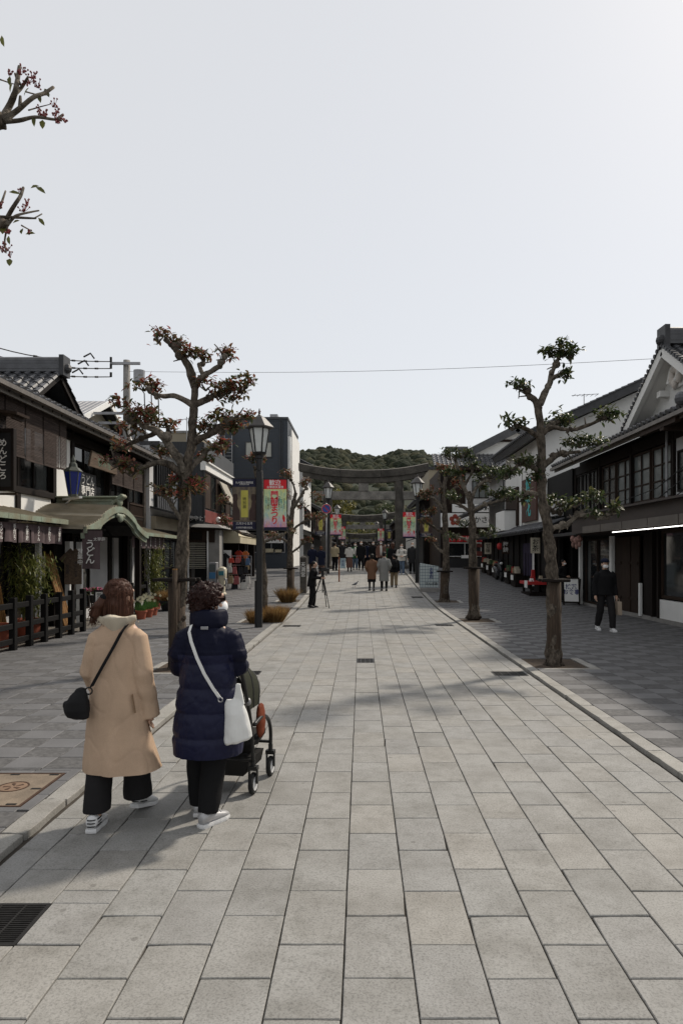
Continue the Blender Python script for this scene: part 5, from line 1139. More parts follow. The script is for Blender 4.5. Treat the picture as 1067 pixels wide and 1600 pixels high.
tuft(-2.62,24.3,.36,.62,1100,'upright dry grass tuft at the far left tree',3); tuft(-6.0,21.4,.38,.45,700,'dry grass in a black pot beside the narcissus',4,True,.3)
# A-frame board and red stall
t = thing('sandwich_board', 'white standing board with blue brush writing in dark wood frame', 'sandwich board', (7.1,23.2,0)); fr = Fr((7.15,23.2,0),V(.88,-.3,0).normalized(),V(0,.1,1).normalized(),V(-.3,-.95,0).normalized())
fbox('frame', WOODD, t, fr, (-.28,-.23,.05,1.02,-.02,.03),(.23,.28,.05,1.02,-.02,.03),(-.23,.23,.15,.2,-.02,.03),(-.23,.23,.97,1.02,-.02,.03)); fbox('board', WHITEP, t, fr, (-.23,.23,.2,.97,-.01,.015)); letters(t,'抹茶\nお食事',INKB,fr.p(0,.6,.02),fr.u,V(0,.1,1),.19,bold=.02,line=.95)
fr2 = Fr(fr.O+V(.1,.45,0),fr.u,V(0,-.25,1).normalized(),fr.n); fbox('rear_leg', WOODD, t, fr2, (-.27,-.22,.05,1,-.02,.02),(.22,.27,.05,1,-.02,.02))
t = thing('stall_table', 'low display table with red cloth before the dark shop', 'table', (7.0,27.2,.1))
one('table', WOODD, t, (6.55,7.3,26.6,28.0,.06,.3),(6.6,6.68,26.65,26.75,.3,.62),(6.6,6.68,27.85,27.95,.3,.62),(7.15,7.25,26.65,26.75,.3,.62)); one('red_cloth', REDP, t, (6.5,7.32,26.55,28.05,.62,.74), bev=.01); one('price_card', WHITEP, t, (6.47,6.495,26.7,27.1,.5,.78))
for i in range(5):
    b = thing('gift_box', ['white gift box at the front corner of the red cloth','red gift box in the middle of the red cloth','tall red figure box at the back of the red cloth','pale gift bag leaning on the red cloth','small white carton beside the red figure box'][i],'box',(6.8,27,.75),'goods on the red stall'); x = 6.62+.14*i; y = 26.8+.22*(i*2%5); h = [.12,.2,.45,.22,.14][i]
    m = MB(); m.hexa([(x,y,.742),(x+.16,y,.742),(x+.16,y+.16,.742),(x,y+.16,.742),(x+.02,y+.02,.74+h),(x+.14,y+.02,.74+h),(x+.14,y+.14,.74+h),(x+.02,y+.14,.74+h)]); m.build('carton', [WHITEP,REDP,REDP,CREAM,WHITEP][i], b, bev=.008); m = MB(); m.box(x+.065,x+.095,y-.002,y+.162,.745,.742+h*.4); m.build('ribbon', REDD, b)
# scooter in the shade
t = thing('scooter', 'dark motor scooter parked in the shade of the right shops', 'scooter', (6.9,33.5,gz(33.5))); g = gz(33.5)+.03; x = 6.75
for y in (32.95,34.1):
    m = MB(); m.rings([[V(x+dx,y+r_*math.cos(6.2832*j/18),g+.23+r_*math.sin(6.2832*j/18)) for j in range(18)] for dx,r_ in ((-.05,.14),(-.05,.21),(0,.235),(.05,.21),(.05,.14))],cap=True); m.build('wheel', BLACKR, t, smooth=True)
m = MB(); m.rings([[V(x+w_*math.cos(6.2832*j/10),y,z+h*math.sin(6.2832*j/10)) for j in range(10)] for y,w_,h,z in ((32.85,.05,.08,g+.5),(33.0,.13,.2,g+.6),(33.1,.17,.36,g+.7),(33.2,.15,.2,g+.45),(33.5,.16,.1,g+.32),(33.7,.2,.2,g+.5),(34.2,.17,.18,g+.6),(34.45,.06,.06,g+.66))]); m.build('body', mat('scooter_paint',(.02,.02,.025),.25), t, smooth=True)
m = MB(); m.ell((x,33.95,g+.78),(.15,.38,.08),10,6); m.build('seat', BLACKR, t, smooth=True); m = MB(); m.tube([(x-.3,33.15,g+1.0),(x,33.1,g+1.02),(x+.3,33.15,g+1.0)],.02,6); m.tube([(x,33.1,g+1.02),(x,32.95,g+.3)],.03,6); m.build('handlebar', BLACKP, t); m = MB(); m.ell((x,32.9,g+.85),(.08,.05,.07),8,6); m.build('headlight', LAMPG, t)
# utility pole and wires, tv aerials
t = thing('utility_pole', 'grey concrete utility pole with crossarms above the restaurant roof', 'utility pole', (-8.5,24.8,0)); x, y = -8.5, 24.8
m = MB(); m.tube([(x,y,0),(x,y,8.85)],[.17,.12],12); m.build('pole', CONC, t, smooth=True)
for z,l in ((8.65,.9),(6.85,1.9),(6.5,1.6)): one('crossarm', GREYM, t, (x-l*.6,x+l*.6,y-.2,y-.12,z,z+.09))
m = MB(); m.tube([(x+.55,y-.3,8.0),(x+.55,y-.3,8.4)],.2,12); m.build('transformer', GREYM, t)
m = MB()
for i in range(3):
    m.tube([(x+.35+.3*i,y-.2,8.1-.1*i),(x+.7+.25*i,y-.2,7.6),(x+.75+.25*i,y-.2,6.1)],.02,5)
m.build('drop_cable', BLACKR, t)
for k,(z0,z1) in enumerate(((8.75,7.45),(8.5,7.2),(8.2,6.95))):
    a = V(x-.5,y-.2,z0); b = V(-12.5,17.5,z1+.9); m = MB(); pts = [a.lerp(b,i/16)-V(0,0,.5*math.sin(math.pi*i/16)) for i in range(17)]; m.tube(pts,.018,5)
    for i in (1,2,3,5,6): m.tube([pts[i].lerp(pts[i+1],.2),pts[i].lerp(pts[i+1],.45)],.036,6)
    o = m.build('cable', BLACKR, t)
m = MB()
for i,z in enumerate((8.75,8.5,8.2)): m.tube([(x-.5,y-.2,z),(x-.5,y-.2,z+.16)],.045,8); m.tube([(x-.9-.2*i,y-.7,z-.04),(x-1.0-.2*i,y-.8,z+.12),(x-1.15-.2*i,y-1.0,z-.06)],.03,6)
m.build('insulator', BLACKR, t)
w = MB(); a, b = V(x,y,8.45), V(9.5,18.2,7.1); w.tube([a.lerp(b,i/30)-V(0,0,.2*math.sin(math.pi*i/30)) for i in range(31)],.006,4); wo = w.build('overhead_wire', BLACKR, None); tag(wo,'thin wire crossing the sky above the street','wire')
for (x,y,z,h,lab) in ((-7.7,30.2,6.3,1.6,'small rooftop aerial left of the navy building'),(9.0,27.6,7.6,.7,'small aerial above the white gable on right')):
    t = thing('aerial', lab, 'aerial', (x,y,z)); m = MB(); m.tube([(x,y,z),(x,y,z+h)],.018,5); m.build('mast', GREYM, t); m = MB(); m.bar((x-.5,y,z+h*.9),(x+.6,y,z+h),.02,.02)
    for i in range(6): m.bar((x-.4+.18*i,y-.2,z+h*.92),(x-.4+.18*i,y+.2,z+h*.92),.012,.012)
    m.build('boom', GREYM, t)
# low bollards near the gate and blue sign
t = thing('small_sign', 'narrow pale blue standing sign on a red post near the gate', 'sign', (-1.4,33.2,gz(33.2))); y = 33.2; x = -4.95+0; g = gz(y); x = (532-CX)*y/F
one('panel', mat('pale_blue',(.32,.42,.46),.6), t, (x-.02,x+.24,y-.02,y+.02,g+.65,g+1.15)); m = MB(); m.tube([(x-.07,y,g),(x-.07,y,g+1.2)],.035,8); m.build('post', mat('post_brown',(.25,.09,.04),.7), t); letters(t,'参\n道',INKB,V(x+.11,y-.022,g+.9),XR,UP,.15)
t = thing('stone_marker', 'dark square stone marker with white writing at left kerb', 'stone pillar', (-2.75,27.5,gz(27.5))); y = 27.5; g = gz(y); x = (474-CX)*y/F
one('shaft', STONE, t, (x-.13,x+.13,y-.13,y+.13,g,g+1.5), bev=.02); m = MB(); m.add([(x-.13,y-.13,g+1.5),(x+.13,y-.13,g+1.5),(x+.13,y+.13,g+1.5),(x-.13,y+.13,g+1.5),(x,y,g+1.58)],[(0,1,4),(1,2,4),(2,3,4),(3,0,4)]); m.build('top', STONE, t); letters(t,'天\n満\n宮',INKW,V(x,y-.134,g+1.0),XR,UP,.2,bold=.01); one('base', CONC, t, (x-.3,x+.3,y-.3,y+.3,g-.05,g+.06))
# ================================================================== STREET TREES
def at_px(px, py, y, dy=0):      # a point of the tree's own depth range
    return P(px, py, y+dy)
def street_tree(name, lab, x, y, trunk, limbs, clumps, lm, seed, group, r0=.13, dens=1.0, red=False, leafL=.108):
    """trunk: points; limbs: (points, r at root); clumps: (centre, radii)"""
    r_ = random.Random(seed); t = thing(name, lab, 'tree', (x,y,gz(y)), group)
    m = MB(); pts = smooth_path(trunk, 5); n = len(pts)
    rad = [lerp(r0, r0*.42, (i/(n-1))**.9)*(1.55-.55*min(1,i/3) if i < 3 else 1) for i in range(n)]
    m.tube(pts, rad, 16, jit=.55); m.build('trunk', BARK, t, smooth=True)
    # knobbly burrs
    m = MB()
    for i in range(14):
        k = r_.randrange(3,n); an = r_.uniform(0,6.28); q = pts[k]+V(math.cos(an),math.sin(an),0)*rad[k]*.75; m.ell(q,(rad[k]*r_.uniform(.3,.55),)*3,7,5)
    m.build('burrs', BARK, t, smooth=True)
    for p, rr_ in limbs:
        pp = smooth_path(p, 5); k = len(pp); m = MB(); m.tube(pp, [lerp(rr_*.86, rr_*.44, i/(k-1)) for i in range(k)], 11, jit=.6)
        for i in range(4): q = r_.choice(pp[len(pp)//3:]); m.ell(q+V(r_.gauss(0,.3),r_.gauss(0,.3),r_.gauss(0,.3))*rr_,(rr_*r_.uniform(.6,1.1),)*3,7,5)
        for i in range(5):
            q = r_.choice(pp[len(pp)//3:]); d = V(r_.gauss(0,1),r_.gauss(0,1),r_.gauss(.4,1)).normalized(); m.tube([q,q+d*rr_*r_.uniform(1.5,4)],[.014,.008],5)
        m.build('branch', BARKL if r_.random() < .4 else BARK, t, smooth=True)
    for ci, (c, ra) in enumerate(clumps):
        c = Vector(c); m = MB(); tw = MB(); base = c-V(0,0,ra[2]*.75)
        vol = ra[0]*ra[1]*ra[2]; nl = int(min(700, max(70, 6400*dens*vol**.62*.55)))
        K = max(4,int(nl/22)); tips = []
        for i in range(K):
            an, ph_ = r_.uniform(0,6.283), r_.uniform(-.5,1); q = c+V(ra[0]*math.cos(an)*math.sqrt(1-min(1,ph_*ph_)),ra[1]*math.sin(an)*math.sqrt(1-min(1,ph_*ph_)),ra[2]*ph_)*r_.uniform(.55,1.0); tips.append(q)
            tw.tube([base,base.lerp(q,.5)+V(r_.gauss(0,.03),r_.gauss(0,.03),0),q],[.016,.010,.005],5)
        for i in range(nl):
            q = r_.choice(tips)+V(r_.gauss(0,.05),r_.gauss(0,.05),r_.gauss(0,.035)); d = V(r_.uniform(-1,1),r_.uniform(-1,1),r_.uniform(-.75,.8))
            m.rnd = min(.99,r_.random() if not red else r_.betavariate(1.1,1.3)); m.leaf(q, d, (r_.uniform(-.3,.3),r_.uniform(-.3,.3),1), leafL*r_.uniform(.6,1.15), leafL*.42)
        tw.build('twigs', BARK, t, kind='stuff', fix=False)
        m.build('leaf_clump', lm, t, kind='stuff', fix=False)
        if red and ci % 2 == 0:
            b = MB()
            for q in tips:
                for i in range(9): e = q+V(r_.gauss(0,.06),r_.gauss(0,.06),r_.uniform(.0,.09)); b.tube([q,e],[.003,.003],3,cap=False); b.ell(e,(.009,.009,.009),5,3)
            b.build('red_stalks', BERRY, t, kind='stuff', fix=False)
    return t
def collar(t, x, y, zc, w_, r_, stake=True):
    g = gz(y)
    m = MB(); m.tube([(x,y,g+.02),(x,y,g+.35),(x,y,zc)],[r_*1.15,r_*1.0,r_*.98],14,jit=.3); m.build('bark_wrap', BARKW, t, smooth=True)
    m = MB(); m.bar((x-w_/2,y-r_*1.1,zc),(x+w_/2,y-r_*1.1,zc),.07,.05); m.bar((x-w_/2,y+r_*1.1,zc),(x+w_/2,y+r_*1.1,zc),.07,.05); m.build('brace_bar', WOODD, t, bev=.01)
    if stake:
        m = MB(); m.tube([(x+.02,y-r_*1.5,g),(x+.02,y-r_*1.45,zc+.15)],.04,10); m.build('stake', BARKW, t, smooth=True); m = MB(); m.tube([(x+.02,y-r_*1.45,zc+.151),(x+.02,y-r_*1.45,zc+.17)],.039,10); m.build('stake_end', BAMBOO, t)
T1 = 10.5
def L(*p, y=T1, d0=0, d1=0): n = len(p); return [P(a,b,y+lerp(d0,d1,i/max(1,n-1))) for i,(a,b) in enumerate(p)]
rr = random.Random(9)
trunk = [P(277,1052,T1),P(279,980,T1),P(282,900,T1),P(288,810,T1),P(291,745,T1),P(298,700,T1),P(303,650,T1),P(305,600,T1)]
limbs = [(L((305,605),(298,580),(289,563),(278,550),(270,540),(258,529)),.075),(L((306,600),(318,588),(333,578),(345,569),(352,556),d1=-.2),.06),(L((318,588),(312,572),(318,565),(310,552),d1=.2),.045),
 (L((305,632),(318,627),(330,620),(350,612),(378,606),d1=.3),.06),(L((300,632),(286,624),(271,619),(252,619),(240,614),(230,604),d1=-.2),.055),(L((302,690),(318,683),(335,675),(350,664),(372,650),d1=-.4),.065),
 (L((288,738),(280,718),(268,700),(258,686),(245,673),(222,664),(205,650),d1=-.3),.085),(L((246,675),(232,681),(210,690),(190,700),d1=.3),.05),(L((284,745),(268,727),(250,722),(233,727),(212,732),(190,726),(172,722),d1=-.6),.06),
 (L((296,735),(312,718),(325,703),(338,694),d1=.3),.05),(L((289,820),(275,800),(262,780),(250,770),(242,765),d1=-.4),.04),(L((256,688),(262,672),(259,655),d1=.2),.04)]
def CL(px,py,rx,ry,y=T1,dy=0): s_ = y/F; return (P(px,py,y+dy),(rx*s_,min(rx,28)*s_,ry*s_))
cl = [CL(248,526,17,12),CL(275,532,12,12,dy=.1),CL(292,552,11,8),CL(320,553,14,9),CL(350,555,18,13),CL(322,600,14,14,dy=.1),CL(345,610,26,17,dy=.2),CL(378,602,24,18,dy=.3),CL(365,618,22,10,dy=.3),CL(225,603,22,10),CL(246,606,11,9),
 CL(335,660,28,16,dy=-.2),CL(370,648,22,12,dy=-.4),CL(365,672,22,11,dy=-.2),CL(322,672,14,12),CL(185,630,16,9,dy=-.3),CL(215,648,28,16,dy=-.3),CL(200,672,22,14),CL(245,650,20,14),CL(238,662,16,12),CL(190,697,18,9,dy=.3),CL(262,664,14,9),CL(178,720,22,12,dy=-.6),CL(205,738,14,8,dy=-.5),CL(338,697,22,15,dy=.3),CL(325,715,16,9,dy=.3),CL(300,762,12,9,dy=-.2),CL(280,768,14,9,dy=-.2),CL(308,755,9,8),CL(247,765,14,12,dy=-.4),CL(272,752,9,8),CL(248,705,16,9)]
t = street_tree('street_tree','tall pruned street tree with bronze leaves, nearest on the left',-2.83,T1,trunk,limbs,cl,LEAFR,31,'pruned street trees on the left',.118,.72,True)
collar(t,-2.83,T1,1.38,.66,.125)
def collar2(*a): collar(*a, stake=False)
# right nearest
T1 = 10.75
trunk = [P(865,1040,T1),P(865,985,T1),P(864,930,T1),P(861,880,T1),P(855,825,T1),P(847,780,T1),P(845,735,T1),P(845,695,T1),P(842,650,T1),P(840,628,T1)]
limbs = [(L((842,640),(836,626),(826,618),(819,606),(812,602),y=T1),.06),(L((843,632),(852,612),(858,598),(861,584),(867,571),(872,558),y=T1),.065),(L((860,592),(872,585),(884,580),y=T1,d1=.1),.04),
 (L((842,682),(830,675),(815,667),(803,664),y=T1,d1=-.2),.05),(L((846,678),(856,667),(870,658),y=T1,d1=.2),.05),(L((848,676),(862,668),(880,671),(900,671),(918,664),(932,658),(945,652),y=T1,d1=-.3),.045),
 (L((848,730),(858,720),(870,711),(886,708),(905,706),y=T1,d1=.3),.06),(L((846,742),(830,728),(816,720),(802,735),(790,742),y=T1,d1=-.3),.05),(L((858,832),(866,824),(880,822),(892,815),(902,804),(911,798),y=T1,d1=-.2),.06),(L((905,805),(922,806),(938,810),(950,805),(955,797),y=T1,d0=-.2,d1=-.4),.045),(L((852,790),(866,800),(880,798),y=T1,d1=.3),.05),(L((846,775),(830,770),(812,776),y=T1,d1=.3),.045)]
cl = [CL(808,602,20,8,T1),CL(858,550,17,11,T1),CL(874,548,22,14,T1),CL(890,554,15,10,T1),CL(886,584,9,7,T1),CL(800,664,19,11,T1,-.2),CL(866,658,22,12,T1,.2),CL(888,654,14,10,T1,.2),CL(945,649,18,9,T1,-.3),CL(957,645,10,7,T1,-.3),CL(905,692,26,10,T1,.3),CL(932,690,16,8,T1,.3),CL(790,742,14,9,T1,-.3),CL(812,722,14,8,T1,-.2),CL(828,724,12,10,T1),CL(875,785,18,9,T1,.2),CL(898,786,18,9,T1,-.2),CL(930,778,18,9,T1),CL(956,795,14,8,T1,-.4),CL(925,800,10,5,T1,-.3),CL(808,778,16,10,T1,.3),CL(835,745,9,9,T1)]
t = street_tree('street_tree','tall pruned street tree with dark green tufts, nearest on the right',3.03,T1,trunk,limbs,cl,LEAFG,41,'pruned street trees on the right',.112,1.0)
collar2(t,3.03,T1,1.36,.44,.11)
# right second and third
T1 = 18.4
trunk = [P(740,966,T1),P(739,920,T1),P(738,870,T1),P(737,815,T1),P(735,785,T1),P(731,768,T1)]
limbs = [(L((733,780),(724,760),(718,742),(712,722),(712,712),y=T1),.07),(L((734,784),(742,766),(752,755),(765,748),y=T1),.07),(L((737,800),(752,790),(770,785),(788,780),y=T1,d1=-.4),.06),(L((735,800),(720,790),(706,784),y=T1,d1=.4),.055),(L((738,842),(752,836),(768,834),y=T1,d1=-.3),.05),(L((737,850),(722,840),(706,838),y=T1,d1=.3),.045),(L((724,760),(736,740),(738,725),y=T1,d1=.3),.05)]
cl = [CL(703,710,16,12,T1),CL(722,708,16,10,T1),CL(738,722,14,12,T1,.3),CL(765,742,22,12,T1),CL(790,740,20,12,T1),CL(792,774,20,13,T1,-.4),CL(775,770,14,10,T1,-.3),CL(703,778,16,12,T1,.4),CL(715,742,12,9,T1),CL(768,832,18,9,T1,-.3),CL(725,815,10,12,T1,.2),CL(706,838,11,7,T1,.3),CL(750,760,12,9,T1,.3),CL(700,740,12,12,T1,.5)]
t = street_tree('street_tree','second pruned street tree on the right, with leafy knobs',3.03,T1,trunk,limbs,cl,LEAFG,42,'pruned street trees on the right',.145,.75,leafL=.11)
collar2(t,3.03,T1,1.42,.5,.15)
T1 = 24.4
trunk = [P(694,944,T1),P(696,905,T1),P(697,860,T1),P(695,810,T1),P(693,775,T1),P(696,745,T1)]
limbs = [(L((694,800),(684,785),(674,778),(664,775),y=T1),.08),(L((695,780),(706,766),(714,760),y=T1,d1=.5),.07),(L((696,835),(684,828),(672,820),(662,815),y=T1,d1=-.4),.06),(L((696,865),(684,858),(676,848),y=T1,d1=.4),.05),(L((694,770),(686,750),(688,738),y=T1,d1=.4),.06)]
cl = [CL(664,772,12,9,T1),CL(676,768,12,9,T1),CL(716,756,12,9,T1,.5),CL(672,800,14,8,T1,-.3),CL(662,814,11,7,T1,-.4),CL(690,734,14,9,T1,.4),CL(705,735,12,9,T1,.4),CL(675,846,8,7,T1,.4)]
t = street_tree('street_tree','third pruned street tree on the right beside the clear panel sign',2.98,T1,trunk,limbs,cl,LEAFR,43,'pruned street trees on the right',.15,.7,leafL=.12)
collar2(t,2.98,T1,1.2,.55,.16)
# left second (mostly behind the lamp) and third
T1 = 17.9
trunk = [P(412,972,T1),P(411,920,T1),P(409,860,T1),P(408,800,T1),P(407,760,T1),P(408,735,T1)]
limbs = [(L((408,840),(392,838),(374,832),(355,820),y=T1,d1=-.3),.05),(L((409,850),(424,842),(440,838),(450,828),y=T1,d1=.4),.05),(L((408,770),(400,748),(398,730),y=T1),.05),(L((408,800),(386,795),(366,790),(352,785),y=T1,d1=.5),.045),(L((408,790),(425,780),(438,770),y=T1,d1=.5),.04)]
cl = [CL(394,718,14,8,T1),CL(408,716,9,7,T1),CL(352,815,14,8,T1,-.3),CL(372,822,9,7,T1,-.3),CL(352,783,14,8,T1,.5),CL(452,826,12,8,T1,.4),CL(430,840,9,6,T1,.3),CL(440,768,9,7,T1,.5)]
t = street_tree('street_tree','second pruned bronze leaved street tree hidden by the near lamp',-2.56,T1,trunk,limbs,cl,LEAFR,44,'pruned street trees on the left',.12,.7,True,leafL=.11)
T1 = 24.6
trunk = [P(455,944,T1),P(454,900,T1),P(453,860,T1),P(455,820,T1),P(458,790,T1),P(462,770,T1)]
limbs = [(L((456,820),(446,800),(440,780),(436,765),y=T1),.07),(L((458,795),(470,775),(478,762),y=T1,d1=-.3),.07),(L((455,830),(470,818),(484,812),(498,810),y=T1,d1=.4),.06),(L((454,850),(440,842),(428,836),y=T1,d1=.4),.06),(L((454,865),(466,856),(476,846),y=T1,d1=-.4),.05),(L((462,775),(458,756),(450,746),y=T1),.05)]
cl = [CL(432,760,10,8,T1),CL(450,742,13,8,T1),CL(478,757,12,8,T1,-.3),CL(500,808,11,7,T1,.4),CL(486,806,8,6,T1,.4),CL(426,834,10,7,T1,.4),CL(478,843,9,7,T1,-.4),CL(470,790,9,8,T1),CL(440,800,9,9,T1),CL(493,778,10,7,T1,.3),CL(445,775,9,8,T1)]
t = street_tree('street_tree','third pruned bronze street tree on the left by the dry grass',-2.53,T1,trunk,limbs,cl,LEAFR,45,'pruned street trees on the left',.14,.8,True,leafL=.11)
collar2(t,-2.53,T1,1.3,.5,.14)
# nearest left tree: only its twigs reach into the picture
NTx, NTy = -3.1, 3.3
t = thing('street_tree','bare cut branches with red stalks reaching in from left edge','tree',(NTx,NTy,0),'pruned street trees on the left')
m = MB(); pts = smooth_path([V(NTx,NTy,0),V(NTx+.03,NTy,1.5),V(NTx-.03,NTy+.05,3.0),V(NTx+.1,NTy+.05,4.2),V(NTx+.15,NTy,5.0)],5); m.tube(pts,[lerp(.15,.05,i/(len(pts)-1)) for i in range(len(pts))],14,jit=.35); m.build('trunk', BARK, t, smooth=True)
ND = 3.5
def NL(p, r0_, r1_, nm='branch', dd=0):
    pp = smooth_path([P(a,b,ND+dd+.05*math.sin(i*2.1)) for i,(a,b) in enumerate(p)],4); m = MB(); m.tube(pp,[lerp(r0_,r1_,i/(len(pp)-1)) for i in range(len(pp))],9,jit=.35); return m.build(nm, BARKL if nm == 'twig' else BARK, t, smooth=True)
m = MB(); pp = smooth_path([V(NTx,NTy,3.0),V(-2.6,3.4,3.5),P(-70,215,ND),P(-10,192,ND),P(6,188,ND)],4); m.tube(pp,[.06,.06,.055,.055,.05,.05,.05,.048,.046,.044,.042,.042,.04,.04,.042,.045,.03][:len(pp)],10,jit=.4); m.build('branch', BARK, t, smooth=True)
m = MB(); pp = smooth_path([V(NTx,NTy,2.6),V(-2.6,3.4,2.9),P(-60,372,ND),P(-5,352,ND),P(8,352,ND)],4); m.tube(pp,[lerp(.05,.024,i/(len(pp)-1)) for i in range(len(pp))],10,jit=.4); m.build('branch', BARK, t, smooth=True)
for p,a,b in [([(2,188),(15,165),(24,142),(27,125),(31,104)],.017,.009),([(6,190),(28,172),(52,152),(70,145),(84,136)],.015,.007),([(8,190),(30,188),(55,183),(80,186),(97,188)],.012,.005),([(24,146),(34,136),(44,120)],.010,.006),([(90,187),(99,179)],.009,.006),([(32,168),(32,150)],.01,.006),([(-2,60),(-12,90),(-20,130)],.006,.01),
  ([(10,352),(13,338),(25,318),(33,305),(37,293)],.013,.007),([(0,339),(30,340),(56,341)],.008,.005),([(12,352),(20,342),(28,336),(50,331),(61,329)],.009,.004),([(0,325),(9,298)],.007,.004),([(12,354),(8,375),(10,395)],.006,.003),([(54,341),(66,334)],.004,.003),([(30,130),(24,115)],.01,.006)]: NL(p,a,b,'twig')
for p in [[(40,143),(60,148),(78,148)],[(45,172),(62,167),(78,163)],[(0,124),(12,128),(22,131)],[(34,352),(45,358),(50,360)]]: NL(p,.004,.002,'twig')
leafs = [(60,146,.3,-1),(70,138,.5,-.9),(16,118,-.1,-1),(3,55,.1,-1),(55,180,-.3,-.9),(67,187,0,-1),(38,150,.3,.2),(48,294,.8,.3),(56,292,.6,-.3),(14,300,1,.05),(60,340,.6,-.7),(20,349,.8,.2),(34,366,-.1,.7),(4,366,0,.9),(14,368,0,-1),(16,404,.1,-.9),(40,366,.6,.1),(20,130,-.5,-.6)]
r2 = random.Random(3)
for (a,b,dx,dz) in leafs:
    m = MB(); m.rnd = r2.random(); m.leaf(P(a,b,ND+r2.uniform(-.05,.05)), (dx,r2.uniform(-.4,.4),dz), (r2.uniform(-.4,.4),-1,.6), r2.uniform(.04,.056), r2.uniform(.022,.03)); m.build('leaf', LEAFN, t, smooth=True, fix=False)
b = MB()
for (a,c,n_,sp) in [(18,112,10,6),(38,108,14,8),(45,125,16,8),(60,132,14,8),(52,118,10,6),(85,162,12,6),(64,175,16,8),(88,176,12,6),(92,186,14,7),(102,187,8,4),(72,176,10,5),(44,316,8,4),(38,326,12,7),(46,362,10,4),(15,361,10,5),(10,388,12,7),(16,397,8,4),(2,318,8,4),(4,390,8,4),(30,112,8,5),(30,296,4,2)]:
    q = P(a,c+5,ND)
    for i in range(n_):
        e = P(a+r2.gauss(0,sp*.6),c+r2.gauss(0,sp*.6),ND+r2.uniform(-.03,.03)); b.tube([q,q.lerp(e,.6)+V(0,0,-.003),e],[.0016,.0013,.0013],4,cap=False); b.ell(e,(.0048,.0048,.0048),6,4)
b.build('red_stalks', BERRY, t, kind='stuff', fix=False)
# background trees beyond the gates
def far_tree(x, y, h, w_, lab, mt, seed, nm='broadleaf_tree'):
    r_ = random.Random(seed); g = gz(y); t = thing(nm, lab, 'tree', (x,y,g), 'trees beyond the gates')
    m = MB(); m.tube([(x,y,g),(x+.2,y,g+h*.5),(x,y,g+h*.85)],[.35,.25,.1],8); m.build('trunk', BARK, t, smooth=True); m = MB()
    for i in range(2600):
        k = r_.randrange(16); rk = random.Random(seed*50+k); c = V(x+rk.gauss(0,w_*.42),y+rk.gauss(0,w_*.4),g+h*rk.uniform(.35,.95)); d = V(r_.gauss(0,1),r_.gauss(0,1),r_.gauss(0,1)).normalized()*w_*.32*r_.uniform(.6,1)
        m.rnd = r_.random(); m.leaf(c+d, d+V(0,0,-.5), (0,0,1), .5, .3)
    m.build('crown', mt, t, kind='stuff', fix=False)
LEAFY = leafmat('leaf_yellow', [(0,(.07,.075,.015)),(.6,(.15,.14,.03)),(1,(.24,.20,.05))])
far_tree(-4.2,132,13,3.6,'yellow green tree rising behind the second gate',LEAFY,5)
far_tree(1.5,200,12,6,'olive tree closing the street behind the third gate',LEAFY,6); far_tree(-6,205,11,6,'dark evergreen tree at the street end on the left',LEAFG,7); far_tree(9,205,15,6.5,'dark evergreen tree at the street end on the right',LEAFG,8); far_tree(6,165,14,4,'dark tree above the far right shop roofs',LEAFG,9)
# ================================================================== PEOPLE
def fuse(mb, vox, sm=4, fac=.5):
    me = mb.mesh('f', []); o = bpy.data.objects.new('f', me); COL.objects.link(o)
    r_ = o.modifiers.new('r','REMESH'); r_.mode = 'VOXEL'; r_.voxel_size = vox; r_.use_smooth_shade = True
    if sm: s_ = o.modifiers.new('s','SMOOTH'); s_.iterations = sm; s_.factor = fac
    dg = bpy.context.evaluated_depsgraph_get(); me2 = bpy.data.meshes.new_from_object(o.evaluated_get(dg)); bpy.data.objects.remove(o); bpy.data.meshes.remove(me); return me2
def part(name, me, m_, parent, disp=None):
    if disp:
        ns = [v.normal.copy() for v in me.vertices]
        for v, n in zip(me.vertices, ns): v.co += n*disp(v.co, n)
    me.materials.clear(); me.materials.append(m_); me.polygons.foreach_set('use_smooth',[True]*len(me.polygons)); me.name = name; me.update()
    return link(name, me, parent)
def crease(c, f, A): return -A*max(0,1-abs(mnoise.noise(c*f))*9)
def openhem(me, z0, zt=.02):
    bm = bmesh.new(); bm.from_mesh(me); bmesh.ops.bisect_plane(bm, geom=bm.verts[:]+bm.edges[:]+bm.faces[:], plane_co=(0,0,z0+zt), plane_no=(0,0,1), clear_inner=True); bm.to_mesh(me); bm.free(); return me
def folds(A=.006, sx=7, sz=2.2, seed=0):
    def f(c, n): return A*mnoise.noise(V(c.x*sx+seed,c.y*sx,c.z*sz))+A*.5*mnoise.noise(V(c.x*sx*2.3,c.y*sx*2.3+seed,c.z*sz*3))
    return f
def fabric(name, c, rough=.92, sheen=.25, bs=260, var=.18): return mat(name, c, rough, var, 5, bump=.0012, bscale=bs, fine=.12, sheen=0, spec=.12)
FB = {n: fabric('cloth_'+n, c) for n, c in dict(camel=(.50,.36,.255),black=(.012,.012,.013),charcoal=(.03,.03,.032),navy=(.014,.017,.035),brown=(.17,.095,.06),grey=(.24,.24,.23),beige=(.38,.32,.21),white=(.62,.60,.55),green=(.03,.12,.05),rust=(.16,.09,.07),jeans=(.12,.17,.25),khaki=(.22,.17,.11),cocoa=(.11,.07,.05),pink=(.35,.2,.18),olive=(.05,.055,.035),cream=(.60,.53,.42),trouser=(.022,.021,.022)).items()}
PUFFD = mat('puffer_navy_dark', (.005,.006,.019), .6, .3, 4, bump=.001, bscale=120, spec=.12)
PUFF = mat('puffer_navy', (.005,.0065,.031), .5, .3, 4, bump=.001, bscale=120, spec=.25)
